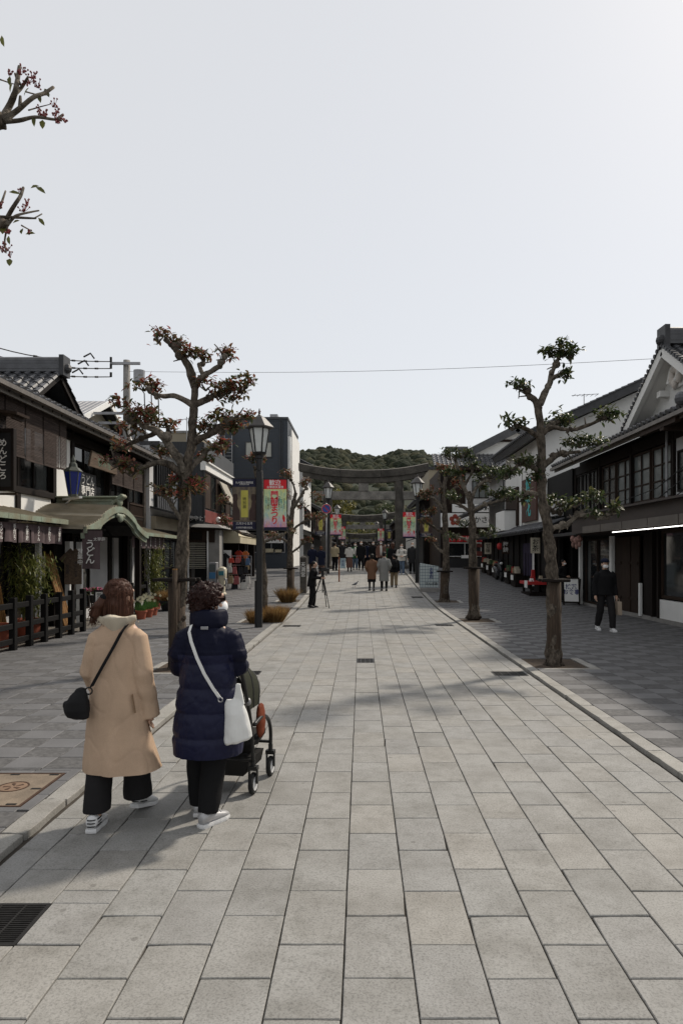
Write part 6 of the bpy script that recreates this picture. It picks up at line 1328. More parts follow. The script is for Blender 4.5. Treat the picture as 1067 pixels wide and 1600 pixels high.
HAIRC = {n: mat('hair_'+n, c, .55, .45, 5, rv=.45, stretch=(30,30,3), bump=.003, bscale=4, spec=.22, fine=.25) for n, c in dict(auburn=(.045,.013,.009),chestnut=(.12,.05,.03),black=(.014,.012,.011),grey=(.35,.33,.31),orange=(.2,.07,.03)).items()}
SHW = mat('shoe_white', (.62,.62,.62), .5, .12, 8); SHS = mat('shoe_silver', (.45,.45,.46), .38, .2, 10, metal=.35); SHB = mat('shoe_black', (.015,.015,.015), .5)
DARKLENS = mat('dark_lens', (.01,.008,.008), .15)
def rings_ell(rows, seg=24, pw=1.0):
    out = []
    for (z, rx, ry, cx, cy) in rows:
        out.append([V(cx+rx*math.copysign(abs(math.cos(a))**pw,math.cos(a)), cy+ry*math.copysign(abs(math.sin(a))**pw,math.sin(a)), z) for a in [6.28318*k/seg for k in range(seg)]])
    return out
def hand(m, wr, d, th, s_=1.0, curl=.5):
    """palm, four unequal bent fingers, a thumb off the side of the palm"""
    d = Vector(d).normalized(); th = Vector(th); th = (th-d*th.dot(d)).normalized(); nrm = d.cross(th)
    pc = wr+d*.045*s_
    m.tube([wr-d*.02, wr+d*.02*s_, wr+d*.085*s_],[.024*s_,.033*s_,.034*s_],10,flat=.55)
    for i,(off,L_,r_) in enumerate(((.027,.068,.0085),(.009,.078,.009),(-.009,.072,.0085),(-.026,.056,.0075))):
        a = wr+d*.075*s_+th*off*s_; dd = d.copy(); pts = [a]
        for k in range(3): dd = (dd+nrm*curl*.55).normalized(); pts.append(pts[-1]+dd*L_*s_*(.42,.33,.25)[k])
        m.tube(pts,[r_*s_*1.05,r_*s_,r_*s_*.9,r_*s_*.75],7)
    a = wr+d*.025*s_+th*.028*s_; m.tube([a,a+(th*.7+d*.7+nrm*.2).normalized()*.035*s_,a+(th*.5+d*.9+nrm*.5).normalized()*.062*s_],[.012*s_,.010*s_,.008*s_],7)
def shoe(parent, pos, yaw=0, pitch=0, m_=SHB, sole=None, L_=.25, name='shoe'):
    rot = Matrix.Rotation(yaw,3,'Z') @ Matrix.Rotation(pitch,3,'X'); pos = Vector(pos); k = L_/.25
    def T(rs): return [[pos+rot @ (q*k) for q in r_] for r_ in rs]
    def sec(y, w_, z0, z1, n=12): return [V(w_*math.cos(a), y, z0+(z1-z0)*(.5+.5*math.sin(a)) if True else 0) for a in [6.2832*j/n for j in range(n)]]
    m = MB(); m.rings(T([sec(-.085,.022,.025,.075),sec(-.075,.034,.018,.105),sec(-.04,.038,.018,.11),sec(0,.038,.018,.10),sec(.05,.043,.018,.08),sec(.11,.046,.018,.062),sec(.15,.038,.018,.048),sec(.168,.018,.02,.035)])); o = m.build(name, m_, parent, local=True, smooth=True)
    m = MB(); out = [(.0,-.092),(.032,-.085),(.038,-.04),(.038,.0),(.046,.06),(.048,.11),(.036,.155),(0,.175),(-.034,.155),(-.046,.11),(-.044,.06),(-.036,0),(-.036,-.04),(-.032,-.085)]
    m.rings(T([[V(x,y,0) for x,y in out],[V(x*1.02,y*1.02,.012) for x,y in out],[V(x*.98,y*.99,.026) for x,y in out]])); m.build('sole', sole or BLACKR, o, local=True)
    return o
ARMS = {'down':((.222,-.025,1.02),(.232,.05,.79)),'front':((.235,-.04,1.03),(.07,.19,.97)),'pocket':((.25,-.06,1.02),(.19,.07,.85)),'phone':((.225,-.01,1.03),(.08,.24,1.16)),'forward':((.235,0,1.03),(.17,.30,1.02))}
def person(label, px, fy, sp, y=None, x=None, vox=.016, group=None, name='person'):
    if y is None:   # walk along the ray until the feet stand on the street
        y = 15.0
        while EYE-gz(y)-.0 > (fy-CY)*y/F and y < 120: y += .05
    if x is None: x = (px-CX)*y/F
    off = .033 if (x > 2.66 or x < -2.23) else 0
    t = thing(name, label, 'person', (x,y,gz(y)+off), group, rz=sp.get('face',0)); k = sp.get('h',1.62)/1.6; t.scale = (k,k,k)
    s_ = sp.get('stride',.12); lean = sp.get('lean',0); g = FB
    fl, fr_ = V(-.09,s_,.085), V(.09,-s_,.085+(.03 if s_ else 0))
    def leg(sg, f): return [V(sg*.085,0,.82), V(sg*.092,f.y*.5+.03+abs(s_)*.15,.45), V(f.x,f.y,f.z)]
    LL, RL = leg(-1,fl), leg(1,fr_)
    def lp(v): return V(v.x, v.y+lean*max(0,v.z-.85), v.z-abs(lean)*max(0,v.z-.85)*.22)
    al, ar = sp.get('armL',sp.get('arms','down')), sp.get('armR',sp.get('arms','down'))
    hy = sp.get('turn',0); hc = lp(V(0,0,1.40)); HR = Matrix.Rotation(hy,3,'Z')
    def H(v): return hc+V(0,.0,-0)+HR @ (Vector(v)-V(0,0,1.40))
    # body: one continuous skin
    m = MB()
    for pts in (LL,RL): m.tube(pts,[.075,.052,.036],10)
    m.rings([[lp(q) for q in r_] for r_ in rings_ell([(.78,.10,.08,0,0),(.86,.14,.10,0,0),(1.0,.125,.09,0,0),(1.2,.15,.10,0,0),(1.3,.13,.075,0,0),(1.36,.055,.055,0,0)],16)])
    arms = []
    for sg, kd in ((-1,al),(1,ar)):
        e, w_ = [V(sg*q[0],q[1],q[2]) for q in ARMS[kd]]; sh = V(sg*.165,0,1.275); sh, e, w_ = lp(sh), lp(e), lp(w_); arms.append((sg,sh,e,w_,kd))
        m.tube([sh,e,w_],[.048,.038,.026],10); d = (w_-e).normalized(); hand(m, w_, (d+V(0,0,-.1)), V(0,1,.1) if kd in ('down','pocket') else V(0,0,1), 1.0, .45*(1 if sg < 0 else -1))
    m.tube([lp(V(0,-.01,1.30)),hc+V(0,.0,.03)],[.055,.05],12)
    for c, r_ in (((0,.0,1.495),(.074,.09,.10)),((0,.03,1.44),(.055,.062,.06))):
        q0 = len(m.v); m.ell((0,0,0), r_, 14, 10); m.v[q0:] = [H(Vector(c)+q) for q in m.v[q0:]]
    m.tube([H((0,.085,1.50)),H((0,.112,1.465)),H((0,.09,1.455))],[.010,.015,.008],7)
    for sg in (-1,1): q0 = len(m.v); m.ell((0,0,0),(.010,.02,.03),8,6); m.v[q0:] = [H(V(sg*.076,-.005,1.48)+q) for q in m.v[q0:]]
    part('body', fuse(m, min(vox,.011), 2), SKIN, t)
    # face details
    if abs(math.cos(sp.get('face',0)+hy)) < .99 or math.cos(sp.get('face',0)+hy) < 0:
        m = MB()
        for sg in (-1,1): m.ell(H((sg*.03,.078,1.495)),(.011,.008,.007),8,6)
        m.build('eyes', INKK, t, local=True)
        if not sp.get('mask'): m = MB(); m.ell(H((0,.086,1.428)),(.022,.006,.006),8,5); m.build('mouth', mat('lips',(.35,.12,.1),.5) if 'lips' not in bpy.data.materials else bpy.data.materials['lips'], t, local=True)
    if sp.get('mask'):
        m = MB(); rs = []
        for z,w_,yy in ((1.475,.052,.100),(1.455,.06,.112),(1.43,.06,.108),(1.405,.05,.088)):
            rs.append([H((w_*math.sin(a),yy*math.cos(a)**.6 if math.cos(a) > 0 else 0,z)) for a in [(-1.35+2.7*i/8) for i in range(9)]])
        m.rings(rs, cap=False, closed=False); mk = m.build('face_mask', MASKM, t, local=True, smooth=True)
        m = MB()
        for sg in (-1,1): m.tube([H((sg*.055,.06,1.465)),H((sg*.077,.0,1.49))],.0025,4); m.tube([H((sg*.05,.055,1.42)),H((sg*.077,-.005,1.465))],.0025,4)
        m.build('ear_loops', MASKM, mk, local=True)
    # bottoms
    kd, mt, r0_, r1_ = sp.get('bottom',('trousers','charcoal',.088,.062)); m = MB()
    if kd == 'trousers':
        for pts in (LL,RL):
            a = [pts[0]+V(0,0,.06),pts[1],pts[2]+V(0,-.005,.0)]; m.tube(smooth_path(a,4),[lerp(r0_,r1_,i/8) for i in range(9)],14)
        m.ell((0,0,.86),(.15,.115,.10),14,8); part('trousers', fuse(m,vox,3), g[mt], t, folds(.007,9,5,px))
    else:
        m.rings(rings_ell([(r0_,.19,.15,0,.02),(.6,.18,.14,0,.01),(.85,.15,.115,0,0),(1.0,.13,.1,0,0)],20)); part('skirt', fuse(m,vox,3), g[mt], t, folds(.008,11,1.5,px))
        m = MB()
        for pts in (LL,RL): m.tube([pts[0],pts[1],pts[2]],[.08,.056,.04],10)
        part('tights', fuse(m,vox,2), g['black'], t)
    # top
    hem, tm, wd = sp.get('top',(.75,'charcoal',1.0)); m = MB(); lo = .92
    rows = [(hem,.185*wd,.145*wd,0,0)]
    if hem < .7: rows += [((hem+.9)/2,.178*wd,.14*wd,0,0)]
    rows += [(.95,.17*wd,.13*wd,0,0),(1.1,.172*wd,.128*wd,0,0),(1.22,.175*wd,.122*wd,0,0),(1.29,.155,.10,0,-.005),(1.33,.11,.085,0,-.005),(1.37,.075,.078,0,-.005)]
    m.rings([[lp(q) for q in r_] for r_ in rings_ell(rows,22)])
    for sg,sh,e,w_,kd2 in arms: m.tube([sh+V(-sg*.03,0,.0),sh+V(sg*.01,0,-.03),e,w_],[.07*wd**.5,.072*wd**.5,.062*wd**.5,.048],12)
    if sp.get('hood'): m.ell(lp(V(0,-.09,1.33)),(.10,.07,.075),12,8); m.tube([lp(V(-.09,0,1.36)),lp(V(0,-.085,1.37)),lp(V(.09,0,1.36))],.035,8)
    part('coat' if hem < .7 else 'jacket', fuse(m,vox,3), g[tm], t, folds(.008,7,2.5,px*1.3))
    if sp.get('shirt'): m = MB(); m.rings([[lp(q) for q in r_] for r_ in rings_ell([(.80,.05,.02,0,.125*wd),(1.0,.055,.02,0,.12*wd),(1.25,.06,.02,0,.112*wd),(1.33,.03,.02,0,.085)],10)]); m.build('shirt', g[sp['shirt']], t, local=True, smooth=True)
    # hair or cap
    hs, hcol = sp.get('hair',('short','black')); m = MB(); hm = HAIRC.get(hcol)
    def he(c, r_): q0 = len(m.v); m.ell((0,0,0), r_, 16, 10); m.v[q0:] = [H(Vector(c)+q) for q in m.v[q0:]]
    if hs in ('short','cap'): he((0,-.018,1.522),(.083,.092,.088)); he((0,-.05,1.47),(.07,.06,.06))
    if hs == 'bob': he((0,-.02,1.525),(.088,.098,.092)); he((0,-.045,1.46),(.088,.075,.085))
    if hs == 'long': he((0,-.02,1.525),(.088,.098,.092)); he((0,-.06,1.42),(.088,.065,.14)); he((0,-.075,1.32),(.08,.045,.10))
    part('hair', fuse(m,min(vox,.012),2), HAIRC[hcol], t, lambda c, n: .006*mnoise.noise(V(c.x*40,c.y*40,c.z*9)))
    if hs == 'cap':
        m = MB(); q0 = 0; m.ell((0,0,0),(.09,.10,.075),16,10); m.v = [H(V(0,-.008,1.548)+q) if q.z > -.02 else H(V(0,-.008,1.548)+V(q.x,q.y,-.02)) for q in m.v]; cp = m.build('cap', g['navy'], t, local=True, smooth=True)
        m = MB(); m.rings([[H((.075*math.cos(a),.07+.075*max(0,math.sin(a)),z)) for a in [6.2832*j/16 for j in range(16)]] for z in (1.535,1.545)]); m.build('peak', g['navy'], cp, local=True)
    # shoes
    sm = sp.get('shoes',SHB); shoe(t,(fl.x,fl.y-.0,0),.05,0,sm,sp.get('sole')); shoe(t,(fr_.x,fr_.y,.0+(.012 if s_ else 0)),-.05,-.15 if s_ else 0,sm,sp.get('sole'))
    if sp.get('backpack'):
        m = MB(); m.rings([[lp(q) for q in r_] for r_ in rings_ell([(.92,.12,.06,0,-.18),(.98,.14,.08,0,-.18),(1.2,.13,.075,0,-.17),(1.3,.09,.05,0,-.15)],14,.6)]); part('backpack', fuse(m,vox,2), g['black'], t)
        m = MB()
        for sg in (-1,1): m.tube([lp(V(sg*.1,-.13,1.28)),lp(V(sg*.1,.0,1.35)),lp(V(sg*.11,.125*wd,1.2)),lp(V(sg*.14,.06,1.0))],.018,6,flat=.5)
        m.build('straps', g['black'], t, local=True)
    if sp.get('bag'):
        bx_, by_, bz_, bw, bh, bm_ = sp['bag']; b = MB(); b.hexa([(bx_-.05,by_-bw/2,bz_-bh),(bx_+.05,by_-bw/2,bz_-bh),(bx_+.05,by_+bw/2,bz_-bh),(bx_-.05,by_+bw/2,bz_-bh),(bx_-.04,by_-bw/2,bz_),(bx_+.04,by_-bw/2,bz_),(bx_+.04,by_+bw/2,bz_),(bx_-.04,by_+bw/2,bz_)])
        bo = thing('carried_bag', sp.get('baglabel','bag held by a walker'), 'bag', t.location, None, rz=sp.get('face',0)); bo.scale = t.scale; b.build('body', bm_, bo, local=True, bev=.008); b = MB(); b.tube([(bx_,by_-bw*.25,bz_),(bx_,by_-bw*.15,bz_+.07),(bx_,by_+bw*.15,bz_+.07),(bx_,by_+bw*.25,bz_)],.006,6); b.build('handles', bm_, bo, local=True)
    return t
PI = math.pi
# walkers on the street, front to back
person('person in short brown coat and black boots walking away on the left of a pair',580.6,923,dict(h=1.56,top=(.50,'brown',1.05),bottom=('skirt','black',.38,0),hair=('bob','black'),stride=.1,shoes=SHB,arms='pocket',turn=.1))
person('person in long pale grey coat walking away, middle of the three',600,923.5,dict(h=1.66,top=(.40,'grey',1.12),bottom=('trousers','black',.085,.05),hair=('short','black'),stride=.1,arms='pocket',turn=-.3))
person('person in black top with backpack and khaki trousers right of grey coat',615.5,918,dict(h=1.5,top=(.72,'black',1.1),bottom=('trousers','khaki',.095,.075),hair=('short','black'),stride=.14,backpack=True,turn=.3))
person('person in cream jacket and blue jeans facing us with black straps',627,898,dict(h=1.68,face=PI,top=(.72,'white',1.15),bottom=('trousers','jeans',.09,.07),hair=('short','black'),mask=True,arms='front',stride=0,shoes=SHW,sole=SHW,backpack=True))
person('older person with cap of grey hair and black coat facing us by right lamp',644,897,dict(h=1.72,face=PI,top=(.52,'charcoal',1.12),bottom=('trousers','black',.09,.07),hair=('short','grey'),mask=True,stride=.08,arms='down'))
person('person in brown open jacket over white shirt walking towards us',595,891,dict(h=1.78,face=PI,top=(.68,'rust',1.2),bottom=('trousers','charcoal',.1,.08),hair=('short','black'),mask=True,stride=.1,shirt='white'))
person('slim person in black with white mask walking towards us left of brown jacket',583,889,dict(h=1.7,face=PI,top=(.7,'black',1.0),bottom=('trousers','black',.085,.06),hair=('short','black'),mask=True,stride=.1))
person('tall person all in black with white mask in the middle of the street',564,891,dict(h=1.75,face=PI,top=(.6,'black',1.0),bottom=('trousers','black',.085,.06),hair=('short','black'),mask=True,stride=.12))
person('person in white top and long brown skirt walking away',546,893,dict(h=1.62,top=(.82,'white',1.15),bottom=('skirt','rust',.22,0),hair=('long','black'),stride=.1,arms='front',hood=True))
person('person in green cardigan with white mask beside the white top',554.8,890,dict(h=1.64,face=PI,top=(.66,'green',1.1),bottom=('trousers','jeans',.09,.07),hair=('bob','black'),mask=True,shirt='white',stride=.08))
person('person in beige jacket and black trousers standing at left gate pillar',523,891.5,dict(h=1.66,face=-.4,top=(.78,'beige',1.15),bottom=('trousers','black',.095,.07),hair=('short','black'),stride=0,arms='phone',backpack=False))
person('white haired person in navy coat with back turned near left gate pillar',488,0,dict(h=1.6,face=.2,top=(.55,'navy',1.15),bottom=('trousers','cocoa',.09,.07),hair=('short','grey'),stride=0,arms='front'),y=37.5)
person('orange haired person in navy coat with back turned near left gate pillar',502,0,dict(h=1.56,face=-.3,top=(.55,'navy',1.15),bottom=('trousers','rust',.09,.07),hair=('bob','orange'),stride=0,arms='front'),y=37.2)
person('person with brown hood and dark coat behind the khaki trousers',613,0,dict(h=1.7,face=.3,top=(.6,'black',1.2),bottom=('trousers','black',.09,.07),hair=('long','chestnut'),stride=.1),y=38.5)
FAR = [(535,44,'charcoal','short',PI,'walker in charcoal coat facing us beside beige jacket'),(572.5,43.5,'navy','bob',0,'walker in navy coat back turned behind tall black figure'),(607,46,'cocoa','bob',PI,'walker in cocoa coat facing us near right gate pillar'),(589,45,'charcoal','short',0,'walker in charcoal behind the brown jacket'),(601.5,42.5,'green','short',PI,'walker in dark green top behind the pale grey coat'),(571,52,'pink','black',0,'small walker in pink coat beyond the first gate'),(576.5,48,'pink','bob',0,'small walker in dusty pink top between two black figures'),(557,58,'charcoal','short',PI,'small walker in charcoal facing us beyond the gate'),(590,60,'navy','short',0,'small walker in navy beyond the gate'),(548,64,'cream','bob',0,'small walker in cream coat far beyond the gate'),(566,70,'brown','short',0,'tiny walker in brown far down the street'),(581,74,'grey','short',PI,'tiny walker in grey far down the street'),(600,55,'black','long',0,'small walker in black at the right pillar foot'),(560,85,'beige','short',0,'tiny walker in beige deep in the street'),(574,95,'white','bob',0,'tiny walker in white deep in the street'),(540,50,'black','short',0,'small walker in black left of the white top')]
for px,y,c,hs,fc,lab in FAR: person(lab,px,0,dict(h=1.6+.08*math.sin(px),face=fc,top=(.6,c,1.1),bottom=('trousers','black',.09,.07),hair=('bob' if hs == 'bob' else 'short','black'),stride=.1,mask=fc != 0),y=y,vox=.02,group='walkers beyond the first gate')
# right pavement and shop
person('person in black with navy cap and white mask walking towards us on right pavement',944.5,988,dict(h=1.64,face=PI+.05,top=(.80,'black',1.12),bottom=('trousers','trouser',.098,.062),hair=('cap','black'),mask=True,stride=.2,shoes=SHW,sole=SHW,arms='down',bag=(-.26,.10,.66,.2,.3,mat('paper_bag',(.42,.34,.26),.8)),baglabel='small paper bag held by capped walker on right'),y=15.6,vox=.011)
person('shop worker in black with white mask in the dim right shop',893,0,dict(h=1.52,face=PI+.6,top=(.7,'black',1.05),hair=('short','black'),mask=True,stride=0,arms='front'),y=24.3,x=7.2)
# camera operator and tripod
person('person all in black bending to a video camera at left kerb',487,949,dict(h=1.56,face=-PI/2,lean=.16,top=(.72,'black',1.12),bottom=('trousers','black',.095,.07),hair=('short','black'),stride=.05,arms='forward',turn=-.1,mask=False),y=22.7,vox=.013)
t = thing('video_tripod','black tripod carrying a small video camera in street','tripod',(-1.15,22.7,0)); c = V((504-CX)*22.7/F,22.7,gz(22.7))
for an in (3.5,5.3,1.3):
    f = c+V(.42*math.cos(an),.30*math.sin(an),0); tp = c+V(.03*math.cos(an),.03*math.sin(an),1.02); md = f.lerp(tp,.42); m = MB(); m.tube([f,md],.013,7); m.tube([md,tp],.02,7); m.ell(f+V(0,0,.012),(.025,.025,.018),8,5); m.ell(md,(.028,.028,.028),8,5); m.build('leg', BLACKP, t)
m = MB(); m.tube([c+V(0,0,.5),c+V(0,0,1.12)],.018,8); m.lathe([(.05,1.0),(.06,1.04),(.05,1.08),(.035,1.16),(.05,1.2)],c,12)
for an in (3.5,5.3,1.3): m.bar(c+V(0,0,.6),c+V(.2*math.cos(an),.15*math.sin(an),.52),.012,.012)
m.build('column', BLACKP, t); m = MB(); m.tube([c+V(-.03,0,1.16),c+V(-.32,-.05,1.05)],.011,6); m.build('pan_handle', BLACKP, t)
vc = thing('video_camera','small black video camera mounted on the street tripod','camera',tuple(c+V(0,0,1.2))); m = MB(); m.box(c.x-.13,c.x+.13,c.y-.06,c.y+.06,c.z+1.2,c.z+1.33); m.tube([c+V(-.1,0,1.34),c+V(-.08,0,1.4),c+V(.08,0,1.4),c+V(.12,0,1.34)],.012,6); m.build('body', BLACKP, vc, bev=.01); m = MB(); m.tube([c+V(.13,0,1.27),c+V(.23,0,1.27)],.045,12); m.build('lens', BLACKP, vc); m = MB(); m.bar(c+V(-.12,-.06,1.3),c+V(-.05,-.2,1.3),.01,.08); m.build('flip_screen', BLACKP, vc)
# pigeon
t = thing('pigeon','grey pigeon standing on the paving before the walkers','bird',((554.5-CX)*30.6/F,30.6,gz(30.6))); o = t.location
m = MB(); m.rings([[o+V(x,w_*math.cos(a),z+h*math.sin(a)) for a in [6.2832*j/10 for j in range(10)]] for x,w_,h,z in ((-.16,.02,.008,.10),(-.08,.04,.025,.12),(0,.06,.055,.15),(.07,.055,.055,.17),(.10,.03,.04,.21),(.12,.025,.028,.25),(.14,.02,.022,.265),(.16,.006,.008,.262))]); m.build('body', mat('pigeon_grey',(.13,.14,.16),.7,.4,20), t, smooth=True)
for s_ in (-1,1): m = MB(); m.tube([o+V(.0,s_*.02,.1),o+V(.01,s_*.022,.0)],.005,5); m.bar(o+V(-.01,s_*.022,.004),o+V(.04,s_*.022,.004),.02,.006); m.build('leg', mat('pigeon_leg',(.3,.08,.07),.6) if s_ < 0 else bpy.data.materials['pigeon_leg'], t)
# ================================================================== THE TWO WALKERS IN FRONT
VX = .0075
def strandhair(m, roots, n, rnd_, rad=.0022):
    pass
# ---- walker in the camel coat
OX, OY = -1.585, 4.46
t1 = thing('person','person in long camel coat with cream hood walking away on the left','person',(OX,OY,0))
lf, rf_ = V(-.112,-.10,.075), V(.068,.22,.085)
m = MB()
m.tube([V(-.085,0,.80),V(-.10,.0,.43),lf],[.08,.055,.038],12); m.tube([V(.085,.02,.80),V(.085,.16,.44),rf_],[.08,.055,.038],12)
m.rings(rings_ell([(.76,.10,.08,0,0),(.86,.14,.10,0,0),(1.0,.125,.09,0,0),(1.18,.15,.10,0,0),(1.27,.13,.075,0,0),(1.34,.055,.055,0,0)],16))
HR1 = Matrix.Rotation(-.42,3,'Z'); hc1 = V(.0,.03,1.385)
def H1(v): return hc1+HR1 @ Vector(v)
m.tube([V(0,.0,1.27),hc1],[.055,.05],12)
def addH(m, H, c, r_, seg=16, nr=10): q0 = len(m.v); m.ell((0,0,0), r_, seg, nr); m.v[q0:] = [H(Vector(c)+q) for q in m.v[q0:]]
def headparts(m, H):
    addH(m,H,(0,0,.095),(.072,.09,.10)); addH(m,H,(0,.03,.04),(.054,.062,.06)); addH(m,H,(0,.075,.125),(.055,.018,.02)); addH(m,H,(.038,.062,.06),(.022,.02,.022)); addH(m,H,(-.038,.062,.06),(.022,.02,.022))
    m.tube([H((0,.085,.105)),H((0,.112,.068)),H((0,.09,.056))],[.009,.014,.008],8)
    for sg in (-1,1): addH(m,H,(sg*.075,-.005,.08),(.01,.02,.032),10,8)
    addH(m,H,(0,.088,.03),(.022,.012,.010),10,6)
headparts(m, H1)
wr1, el1, sh1 = V(.195,.0,.745), V(.172,-.045,.98), V(.13,-.01,1.225)
wl1, ell1, shl1 = V(-.15,.14,.80), V(-.178,-.01,.99), V(-.13,0,1.225)
m.tube([sh1,el1,wr1],[.048,.038,.026],10); hand(m, wr1, V(.05,.18,-1), V(-.2,1,.2), .98, .35)
m.tube([shl1,ell1,wl1],[.048,.038,.026],10); hand(m, wl1, V(.3,.5,-.6), V(.3,.6,.6), .98, .5)
part('body', fuse(m,.006,2), SKIN, t1)
m = MB()
for sg in (-1,1): addH(m,H1,(sg*.03,.083,.108),(.011,.006,.007),8,6)
m.build('eyes', INKK, t1, local=True)
# wide dark trousers
m = MB()
m.rings([[V(q.x,q.y,q.z) for q in r_] for r_ in rings_ell([(.105,.088,.105,-.112,-.075),(.3,.085,.10,-.108,-.045),(.5,.088,.10,-.098,-.01),(.8,.095,.105,-.08,0)],20)])
m.rings(rings_ell([(.095,.09,.115,.07,.19),(.14,.09,.112,.07,.18),(.3,.084,.10,.076,.15),(.5,.088,.10,.085,.10),(.8,.095,.105,.08,.02)],20)); m.ell((0,0,.85),(.16,.12,.10),16,8)
part('trousers', openhem(fuse(m,.010,3),.095), FB['trouser'], t1, lambda c, n: .008*mnoise.noise(V(c.x*12,c.y*12,c.z*2))+.004*mnoise.noise(V(c.x*9,c.y*9,c.z*14)))
for f, yw, pt in ((V(-.112,-.10,0),.08,-.04),(V(.075,.235,.02),-.25,-.22)):
    s_ = shoe(t1,f,yw,pt,SHW,SHW,.255,'sneaker')
    rot = Matrix.Rotation(yw,3,'Z') @ Matrix.Rotation(pt,3,'X'); m = MB()
    for k in range(3): m.tube([f+rot @ V(x,-.09+.0*k,.04+.018*k) if False else f+rot @ V(x,y,.04+.02*k) for x,y in ((-.040,.0),(-.037,-.05),(-.02,-.088),(.0,-.094),(.02,-.088),(.037,-.05),(.040,.0))],.004,5)
    m.build('heel_stripes', SHB, s_, local=True)
# coat
m = MB()
m.rings(rings_ell([(.335,.228,.162,.008,-.012),(.345,.229,.164,.008,-.012),(.5,.212,.16,.004,-.008),(.7,.192,.15,0,0),(.9,.174,.14,0,0),(1.08,.162,.128,0,0),(1.18,.16,.118,0,0),(1.24,.142,.106,0,0),(1.285,.11,.094,0,0),(1.32,.085,.085,0,.0)],32))
m.tube([V(.10,0,1.235),sh1+V(.0,0,-.02),sh1.lerp(el1,.5),el1,el1.lerp(wr1,.5),wr1+V(0.005,.01,-.05)],[.05,.066,.067,.066,.066,.066],18)
m.tube([V(-.10,0,1.235),shl1+V(0,0,-.02),shl1.lerp(ell1,.5),ell1,wl1],[.05,.066,.067,.066,.06],18)
def coatfold(c, n):
    d = crease(V(c.x,c.y,c.z*.55),6.5,.0035)+.006*mnoise.noise(V(c.x*5.5,c.y*5.5,c.z*1.1+3))+.0025*mnoise.noise(V(c.x*13,c.y*13,c.z*2.6))
    an = math.atan2(c.y,c.x)
    if c.z < .85 and abs(c.x) < .3: d += (.85-c.z)**1.3*.022*(math.sin(an*4+c.z*1.5+.6)+.6*math.sin(an*7-c.z*2))
    if c.z < .62 and c.x > .06 and c.y < .08: d += (.62-c.z)*.16*min(1,max(0,c.x-.06)/.12)
    if abs(c.x) > .16 and c.z < 1.15: d += .004*math.sin(c.z*42+c.x*9+4*mnoise.noise(c*5))*max(0,1-abs(c.z-.95)/.2)
    return d
part('coat', openhem(fuse(m,VX,3),.335), FB['camel'], t1, coatfold)
m = MB(); m.bar((.128,-.112,.86),(.148,-.108,.74),.004,.02); m.build('pocket_seam', mat('coat_seam',(.30,.20,.12),.95), t1, local=True)
# cream hood lying on the back
m = MB()
ringp = [V(.105*math.sin(a),.02-.09*math.cos(a)*1.1,1.335+.02*math.cos(a)) for a in [6.2832*k/16 for k in range(17)]]
m.tube(ringp,[.036]*17,10,cap=False); m.rings([[V(x*w_,y-.02*i,z) for x,y in ((-1,.05),(-.75,-.02),(-.35,-.055),(0,-.065),(.35,-.055),(.75,-.02),(1,.05),(0,.06))] for i,(w_,y,z) in enumerate(((.02,-.125,1.225),(.06,-.12,1.25),(.105,-.10,1.285),(.125,-.07,1.32),(.115,-.045,1.355)))])
part('hood', fuse(m,.007,4), FB['cream'], t1, lambda c, n: .006*math.sin(c.x*38+6*c.z)+.007*mnoise.noise(V(c.x*14,c.y*14,c.z*9)))
# hair, half tied
m = MB(); addH(m,H1,(0,-.012,.118),(.086,.098,.092),18,12); addH(m,H1,(0,-.035,.045),(.088,.075,.08),16,10); addH(m,H1,(.05,-.02,-.015),(.04,.06,.075)); addH(m,H1,(-.05,-.035,-.02),(.045,.06,.075)); addH(m,H1,(-.0,-.06,-.0),(.07,.045,.07))
m.tube([H1((-.03,-.105,.085)),H1((-.055,-.125,.04)),H1((-.085,-.12,-.02)),H1((-.115,-.10,-.06))],[.025,.034,.034,.012],12)
hr = part('hair', fuse(m,.006,3), HAIRC['chestnut'], t1, lambda c, n: .0025*math.sin(mnoise.noise(V(c.x*9,c.y*9,c.z*5))*16+c.x*90)+.004*mnoise.noise(V(c.x*60,c.y*60,c.z*8)))
m = MB(); r2 = random.Random(12)
for i in range(760):
    an = r2.uniform(0,6.283); e_ = r2.uniform(-.2,1.3); q = V(.088*math.cos(an)*math.cos(e_),-.012+.10*math.sin(an)*math.cos(e_),.118+.095*math.sin(e_))
    if q.y > .06 and q.z < .17: continue
    tie = V(-.03,-.108,.09) if (q.z > .09 and r2.random() < .75) else V(q.x*1.15,q.y*1.02-.01,-.03-r2.uniform(0,.07)); md = q.lerp(tie,.5); cc = V(0,-.012,.09); md = cc+(md-cc).normalized()*max((md-cc).length,.097 if tie.z > 0 else .09)
    m.rnd = r2.random(); m.tube([H1(q),H1(md),H1(tie)],[.0016,.0021,.0012],4,cap=False)
for i in range(70):
    a = V(-.03,-.11,.085)+V(r2.gauss(0,.008),r2.gauss(0,.006),r2.gauss(0,.008)); b = V(-.085,-.135,-.0)+V(r2.gauss(0,.02),r2.gauss(0,.012),r2.gauss(0,.02)); c = V(-.12,-.10,-.07)+V(r2.gauss(0,.022),r2.gauss(0,.02),r2.gauss(0,.025)); m.rnd = r2.random(); m.tube([H1(a),H1(b),H1(c)],[.002,.003,.0012],4,cap=False)
m.build('strands', HAIRC['chestnut'], hr, local=True, smooth=True, kind='stuff')
m = MB(); m.ell(H1((-.032,-.108,.088)),(.027,.022,.024),10,8); m.build('hair_tie', FB['black'], hr, local=True)
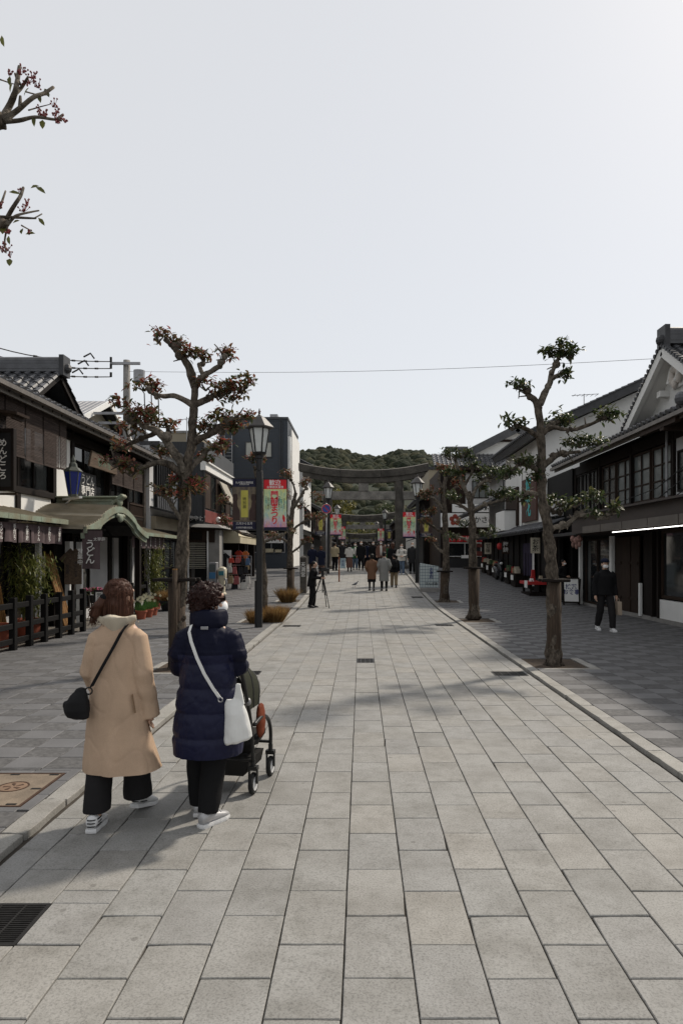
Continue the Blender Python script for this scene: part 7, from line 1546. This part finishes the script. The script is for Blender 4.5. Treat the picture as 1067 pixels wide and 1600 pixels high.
# strap and slouchy black bag
BG = thing('shoulder_bag','slouchy black pouch bag worn across the camel coat','bag',(OX,OY,0))
def surf(x, z): return -(lerp(.155,.130,min(1,max(0,(z-.9)/.3)))*math.sqrt(max(.05,1-(x/.215)**2)))-.012
m = MB(); rs = []
path = [(.085,1.30),(.07,1.26),(.02,1.16),(-.035,1.06),(-.085,.97),(-.12,.91)]
for i,(x,z) in enumerate(path):
    y = surf(x,z) if i else -.075; wv = V(.88,0,.48)*.017
    rs.append([V(x,y,z)-wv+V(0,.003,0),V(x,y,z)+wv+V(0,.003,0),V(x,y,z)+wv-V(0,.004,0),V(x,y,z)-wv-V(0,.004,0)])
m.rings(rs); m.build('strap', FB['black'], BG, local=True)
m = MB(); q = V(-.13,surf(-.12,.9)-.01,.89); m.tube([q+V(.022*math.cos(a),-.004,.022*math.sin(a)) for a in [6.2832*k/12 for k in range(13)]],.005,6,cap=False); m.build('strap_ring', STEEL, BG, local=True)
m = MB(); c0 = V(-.20,-.17,0); m.rings([[V(c0.x+dx+rx*math.cos(a),c0.y+ry*math.sin(a),z+.25*rx*math.cos(a)*tl) for a in [6.2832*k/18 for k in range(18)]] for z,rx,ry,dx,tl in ((.70,.035,.02,.01,0),(.715,.075,.045,.01,0),(.77,.095,.06,0,.1),(.83,.085,.055,.005,.2),(.875,.062,.04,.015,.3),(.90,.045,.025,.02,.3),(.925,.035,.018,.025,.2))])
m.ell(c0+V(-.075,0,.80),(.025,.03,.04),10,6); m.v = [c0+V(.01,0,.80)+(q-c0-V(.01,0,.80))*.88 for q in m.v]; bgp = part('pouch', fuse(m,.006,3), fabric('bag_black',(.014,.014,.015),.6,0,200), BG, lambda c, n: .007*mnoise.noise(V(c.x*22,c.y*22,c.z*16)))

# ---- walker in the navy down coat
OX2, OY2 = -1.0, 4.47
t2 = thing('person','person in quilted navy down coat with white mask pushing the pram','person',(OX2,OY2,0))
lf, rf_ = V(-.085,.13,.075), V(.012,-.05,.08)
m = MB()
m.tube([V(-.085,0,.80),V(-.085,.10,.43),lf],[.08,.055,.038],12); m.tube([V(.085,0,.80),V(.05,.0,.43),rf_],[.08,.055,.038],12)
m.rings(rings_ell([(.76,.10,.08,0,0),(.86,.14,.10,0,0),(1.0,.125,.09,0,0),(1.18,.15,.10,0,0),(1.27,.13,.075,0,0),(1.34,.055,.055,0,0)],16))
HR2 = Matrix.Rotation(-1.18,3,'Z'); hc2 = V(.0,.04,1.355)
def H2(v): return hc2+HR2 @ Vector(v)
m.tube([V(0,.0,1.25),hc2],[.055,.05],12); headparts(m, H2)
hands2 = []
for sg in (-1,1):
    sh, e, w_ = V(sg*.135,0,1.215), V(sg*.185,-.01,1.03), V(sg*.16+.02,.24,.985); hands2.append((sg,sh,e,w_)); m.tube([sh,e,w_],[.048,.038,.026],10); hand(m, w_, V(-sg*.1,1,.05), V(-sg,.2,.1), .95, -.75*sg if False else .75*(1 if sg < 0 else -1))
part('body', fuse(m,.006,2), SKIN, t2)
m = MB(); rs = []
for z,w_,yy in ((.085,.05,.104),(.07,.057,.118),(.045,.060,.122),(.02,.055,.112),(.002,.046,.092)):
    rs.append([H2((w_*math.sin(a),yy*max(0,math.cos(a))**.55,z)) for a in [(-1.4+2.8*i/12) for i in range(13)]])
m.rings(rs, cap=False, closed=False); mk = m.build('face_mask', MASKM, t2, local=True, smooth=True)
m = MB()
for sg in (-1,1): m.tube([H2((sg*.052,.05,.07)),H2((sg*.074,.02,.085)),H2((sg*.08,-.01,.10))],.003,5); m.tube([H2((sg*.05,.045,.02)),H2((sg*.074,.01,.05)),H2((sg*.08,-.01,.07))],.003,5)
m.build('ear_loops', MASKM, mk, local=True)
m = MB()
for sg in (-1,1): addH(m,H2,(sg*.034,.092,.108),(.03,.008,.022),12,8)
sg_ = m.build('sunglasses', DARKLENS, t2, local=True, smooth=True); m = MB()
for sg in (-1,1): m.tube([H2((sg*.062,.082,.115)),H2((sg*.078,.03,.115)),H2((sg*.08,-.02,.105))],.004,5)
m.tube([H2((-.02,.1,.112)),H2((.02,.1,.112))],.004,5); m.build('frame', mat('tortoise',(.10,.035,.02),.3), sg_, local=True)
m = MB()
m.tube(smooth_path([V(-.085,0,.86),V(-.088,.10,.45),lf+V(0,-.01,.0)],4),[lerp(.105,.066,i/8) for i in range(9)],16); m.tube(smooth_path([V(.085,0,.86),V(.045,.0,.45),rf_+V(0,-.005,.0)],4),[lerp(.105,.066,i/8) for i in range(9)],16); m.ell((0,0,.85),(.16,.12,.10),16,8)
part('trousers', fuse(m,.010,3), FB['black'], t2, lambda c, n: .006*mnoise.noise(V(c.x*10,c.y*10,c.z*9)))
for f, yw, pt in ((V(-.085,.14,.0),.05,-.1),(V(.02,-.04,0),-.55,0)):
    s_ = shoe(t2,f,yw,pt,SHS,SHW,.245,'sneaker'); rot = Matrix.Rotation(yw,3,'Z') @ Matrix.Rotation(pt,3,'X'); m = MB()
    for k in range(4): m.tube([f+rot @ V(-.03,.01+.022*k,.093-.009*k),f+rot @ V(0,.014+.022*k,.108-.009*k),f+rot @ V(.03,.01+.022*k,.093-.009*k)],.004,5)
    m.build('laces', SHW, s_, local=True)
m = MB()
m.rings(rings_ell([(.425,.195,.155,.0,0),(.45,.215,.178,.0,0),(.55,.226,.186,.0,0),(.7,.214,.175,0,0),(.85,.194,.16,0,0),(1.0,.172,.144,0,0),(1.12,.164,.136,0,0),(1.21,.155,.122,0,0),(1.262,.13,.106,0,0),(1.31,.10,.095,0,.01)],32))
for sg,sh,e,w_ in hands2: m.tube([V(sg*.10,0,1.22),sh+V(sg*.015,0,-.02),e+V(0,0,.06),e+V(0,.02,-.01),w_+V(0,-.02,0)],[.065,.076,.072,.068,.05],16)
def quilt(c, n):
    f = (c.z-.425)/.156; k = abs(f-round(f))*2; d = .012*(1-(1-min(1,k*1.5))**2.4)-.006
    if c.z > 1.13: d *= .25
    pk = mnoise.noise(V(c.x*26,c.y*26,c.z*7))*(1-k)*.006
    return crease(V(c.x*.8,c.y*.8,c.z),15,.003)+d+pk+.004*mnoise.noise(V(c.x*14,c.y*14,c.z*10))+.003*mnoise.noise(V(c.x*40,c.y*40,c.z*24))
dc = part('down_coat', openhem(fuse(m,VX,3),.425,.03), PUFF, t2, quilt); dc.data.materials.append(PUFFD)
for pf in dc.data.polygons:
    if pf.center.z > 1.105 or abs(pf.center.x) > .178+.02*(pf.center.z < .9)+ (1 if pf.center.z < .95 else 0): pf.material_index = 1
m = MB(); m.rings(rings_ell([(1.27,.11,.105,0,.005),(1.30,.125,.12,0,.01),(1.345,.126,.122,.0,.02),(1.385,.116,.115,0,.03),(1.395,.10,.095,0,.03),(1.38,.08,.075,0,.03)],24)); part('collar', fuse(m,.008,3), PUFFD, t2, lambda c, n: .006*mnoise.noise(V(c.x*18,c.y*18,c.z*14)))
m = MB(); m.box(-.02,.028,-.128,-.122,1.272,1.292); m.build('logo_patch', GREYM, t2, local=True, bev=.002)
m = MB(); addH(m,H2,(0,-.02,.115),(.098,.108,.10),18,12); addH(m,H2,(0,-.05,.055),(.09,.075,.085),16,10); addH(m,H2,(.07,-.015,.11),(.03,.05,.065)); addH(m,H2,(-.07,-.015,.11),(.03,.05,.065)); addH(m,H2,(0,.04,.175),(.065,.05,.035))
hr = part('hair', fuse(m,.006,2), HAIRC['auburn'], t2, lambda c, n: .012*mnoise.noise(c*34)+.007*mnoise.noise(c*75))
m = MB()
for i in range(620):
    an = r2.uniform(0,6.283); e_ = r2.uniform(-.7,1.4); q = V(.10*math.cos(an)*math.cos(e_),-.025+.112*math.sin(an)*math.cos(e_),.10+.108*math.sin(e_))
    if q.y > .03 and q.z < .15: continue
    d = V(r2.gauss(0,1),r2.gauss(0,1),r2.gauss(-.5,1)).normalized()*.024; o_ = (q-V(0,-.02,.1)).normalized()*.010
    m.rnd = r2.random(); m.tube([H2(q-o_),H2(q+d*.5+o_),H2(q+d+o_*.2)],[.0022,.0028,.001],4,cap=False)
m.build('curls', HAIRC['auburn'], hr, local=True, smooth=True, kind='stuff')
WB = thing('shoulder_bag','white leather bucket bag with long white strap on navy coat','bag',(OX2,OY2,0)); WL = mat('white_leather',(.66,.66,.64),.45,.1,6,bump=.0006,bscale=120)
m = MB(); rs = []
def surf2(x, z): return -(lerp(.20,.145,min(1,max(0,(z-.75)/.5)))*math.sqrt(max(.05,1-(x/.25)**2)))-.018
for i,(x,z) in enumerate([(-.085,1.30),(-.085,1.26),(-.07,1.2),(-.03,1.1),(.02,1.0),(.075,.91),(.115,.85)]):
    y = surf2(x,z) if i else -.10; wv = V(.88,0,.42)*.010; rs.append([V(x,y,z)-wv+V(0,.002,0),V(x,y,z)+wv+V(0,.002,0),V(x,y,z)+wv-V(0,.004,0),V(x,y,z)-wv-V(0,.004,0)])
m.rings(rs); m.build('strap', WL, WB, local=True); m = MB(); q = V(.12,surf2(.115,.85)-.005,.84); m.tube([q+V(.014*math.cos(a),-.003,.014*math.sin(a)) for a in [6.2832*k/12 for k in range(13)]],.004,6,cap=False); m.build('strap_ring', GREYM, WB, local=True)
m = MB(); c0 = V(.205,-.13,0); rs = []
for z,rx,ry,dx,tl in ((.56,.075,.05,.015,-.25),(.575,.088,.06,.015,-.25),(.65,.085,.055,.01,-.2),(.74,.072,.045,.0,-.1),(.80,.06,.03,-.01,.0),(.83,.05,.018,-.01,0)): rs.append([V(c0.x+dx+rx*math.cos(a),c0.y+ry*math.sin(a),z-rx*math.cos(a)*tl) for a in [6.2832*k/20 for k in range(20)]])
m.rings(rs); m.rings([[V(c0.x+x-.006,c0.y-.012,z),V(c0.x+x+.006+.022*w_,c0.y-.012,z),V(c0.x+x+.006+.022*w_,c0.y+.012,z),V(c0.x+x-.006,c0.y+.012,z)] for x,z,w_ in ((-.03,.80,1),(-.005,.85,1),(.005,.90,.9),(.01,.93,.7))])
m.rings([[V(c0.x+x-.012,c0.y-.012,z),V(c0.x+x+.012,c0.y-.012,z),V(c0.x+x+.012,c0.y+.012,z),V(c0.x+x-.012,c0.y+.012,z)] for x,z in ((.045,.80),(.03,.86),(.015,.92))])
part('bag_body', fuse(m,.004,2), WL, WB, lambda c, n: .0022*math.sin(c.x*70+c.z*20+2*mnoise.noise(c*12))+.0015*mnoise.noise(c*24))

# ---- the pram
ux, uy = .17, .985; U = V(ux,uy,0); RT = V(uy,-ux,0); B0 = V(-.995,5.035,0)
def S(r_, u, z): return B0+RT*r_+U*u+V(0,0,z)
t = thing('pram','black folding pram with olive canopy and orange seat pushed by navy coat','pram',tuple(B0)); FRM = mat('pram_frame',(.014,.014,.014),.4); OLV = fabric('pram_olive',(.028,.03,.02),.8,0); FBL = fabric('pram_fabric',(.02,.019,.018),.85,0); ORG = fabric('pram_orange',(.17,.045,.022),.8,0)
for r_ in (-.21,.21):
    for u in (0,.42):
        m = MB(); c = S(r_,u,.078)
        m.rings([[c+RT*dx+U*q*math.cos(a)+V(0,0,q*math.sin(a)) for a in [6.2832*k/22 for k in range(22)]] for dx,q in ((-.016,.05),(-.018,.068),(-.010,.078),(.010,.078),(.018,.068),(.016,.05))]); w_ = m.build('wheel', BLACKR, t, smooth=True, ang=35)
        m = MB(); m.rings([[c+RT*dx+U*q*math.cos(a)+V(0,0,q*math.sin(a)) for a in [6.2832*k/18 for k in range(18)]] for dx,q in ((-.02,.012),(-.019,.052),(.019,.052),(.02,.012))]); m.build('rim', SHW if r_ > 0 else GREYM, w_, smooth=True, ang=35)
        m = MB(); m.bar(S(r_-.03,u,.08),S(r_-.03,u,.19),.012,.04); m.bar(S(r_+.03,u,.08),S(r_+.03,u,.19),.012,.04); m.bar(S(r_-.035,u,.19),S(r_+.035,u,.19),.05,.03); m.tube([S(r_,u,.18),S(r_,u,.25)],.018,8); m.build('fork', FRM, t)
    m = MB(); m.tube(smooth_path([S(r_,-.30,.98),S(r_*1.02,-.22,.86),S(r_*1.03,-.08,.55),S(r_,0,.22)],5),.014,8); m.build('side_tube', FRM, t, smooth=True)
    m = MB(); m.tube(smooth_path([S(r_,.02,.50),S(r_,.22,.52),S(r_,.36,.46),S(r_,.42,.36),S(r_,.42,.24)],5),.015,8); m.build('front_arm', FRM, t, smooth=True)
    m = MB(); m.ell(S(r_*1.03,-.13,.70),(.022,.03,.03),8,6); m.build('joint', GREYM, t, smooth=True)
m = MB(); m.tube(smooth_path([S(-.21,-.30,.98),S(-.19,-.33,1.0),S(0,-.335,1.0),S(.19,-.33,1.0),S(.21,-.30,.98)],4),.017,8); m.build('handle', FRM, t, smooth=True)
m = MB(); m.tube([S(-.21,.0,.24),S(.21,0,.24)],.012,8); m.tube([S(-.2,.42,.27),S(.2,.42,.27)],.012,8); m.build('axle', FRM, t)
m = MB(); rs = []
for i in range(8):
    k = i/7; u = lerp(-.10,.10,k**1.3); z = lerp(.86,.27,k); w_ = lerp(.15,.19,k); rs.append([S(-w_,u,z),S(-w_*.5,u-.03,z),S(w_*.5,u-.03,z),S(w_,u,z),S(w_,u+.02,z),S(-w_,u+.02,z)])
m.rings(rs); m.build('seat_back', FBL, t, smooth=True)
m = MB(); m.rings([[S(-.18,u,z),S(.18,u,z),S(.18,u,z+.04),S(-.18,u,z+.04)] for u,z in ((.05,.33),(.2,.31),(.38,.35))]); m.build('seat_pan', FBL, t, smooth=True)
m = MB(); rs = []
for i in range(7):
    k = i/6; ut, zt = lerp(-.14,.34,k), .86+.12*math.sin(math.pi*min(1,.25+k*.75))
    rs.append([S(.195*math.cos(b),lerp(lerp(-.06,.16,k),ut,math.sin(b)),lerp(.62,zt,math.sin(b)**.7)) for b in [math.pi*j/12 for j in range(13)]])
m.rings(rs, cap=False, closed=False); m.build('canopy', OLV, t, smooth=True)
m = MB()
for r_ in rs[::3]: m.tube(r_,.007,6)
m.build('canopy_ribs', FRM, t, smooth=True)
m = MB(); m.rings([[S(.195+w_*math.cos(a)*.35,.22+w_*math.sin(a)*.9,z) for a in [6.2832*j/16 for j in range(16)]] for z,w_ in ((.36,.03),(.39,.07),(.47,.09),(.55,.085),(.60,.06),(.62,.02))]); m.v = [v-B0 for v in m.v]; part('orange_pad', fuse(m,.01,2), ORG, t, folds(.006,14,8))
m = MB(); m.rings([[S(x*w_,u,z) for x,u in ((-1,-.02),(1,-.02),(1,.34),(-1,.34))] for z,w_ in ((.13,.14),(.15,.16),(.24,.18))]); m.build('basket', FBL, t, smooth=False); m = MB(); m.box(-1.19,-1.05,4.985,4.99,.18,.225); m.build('label', CREAM, t)
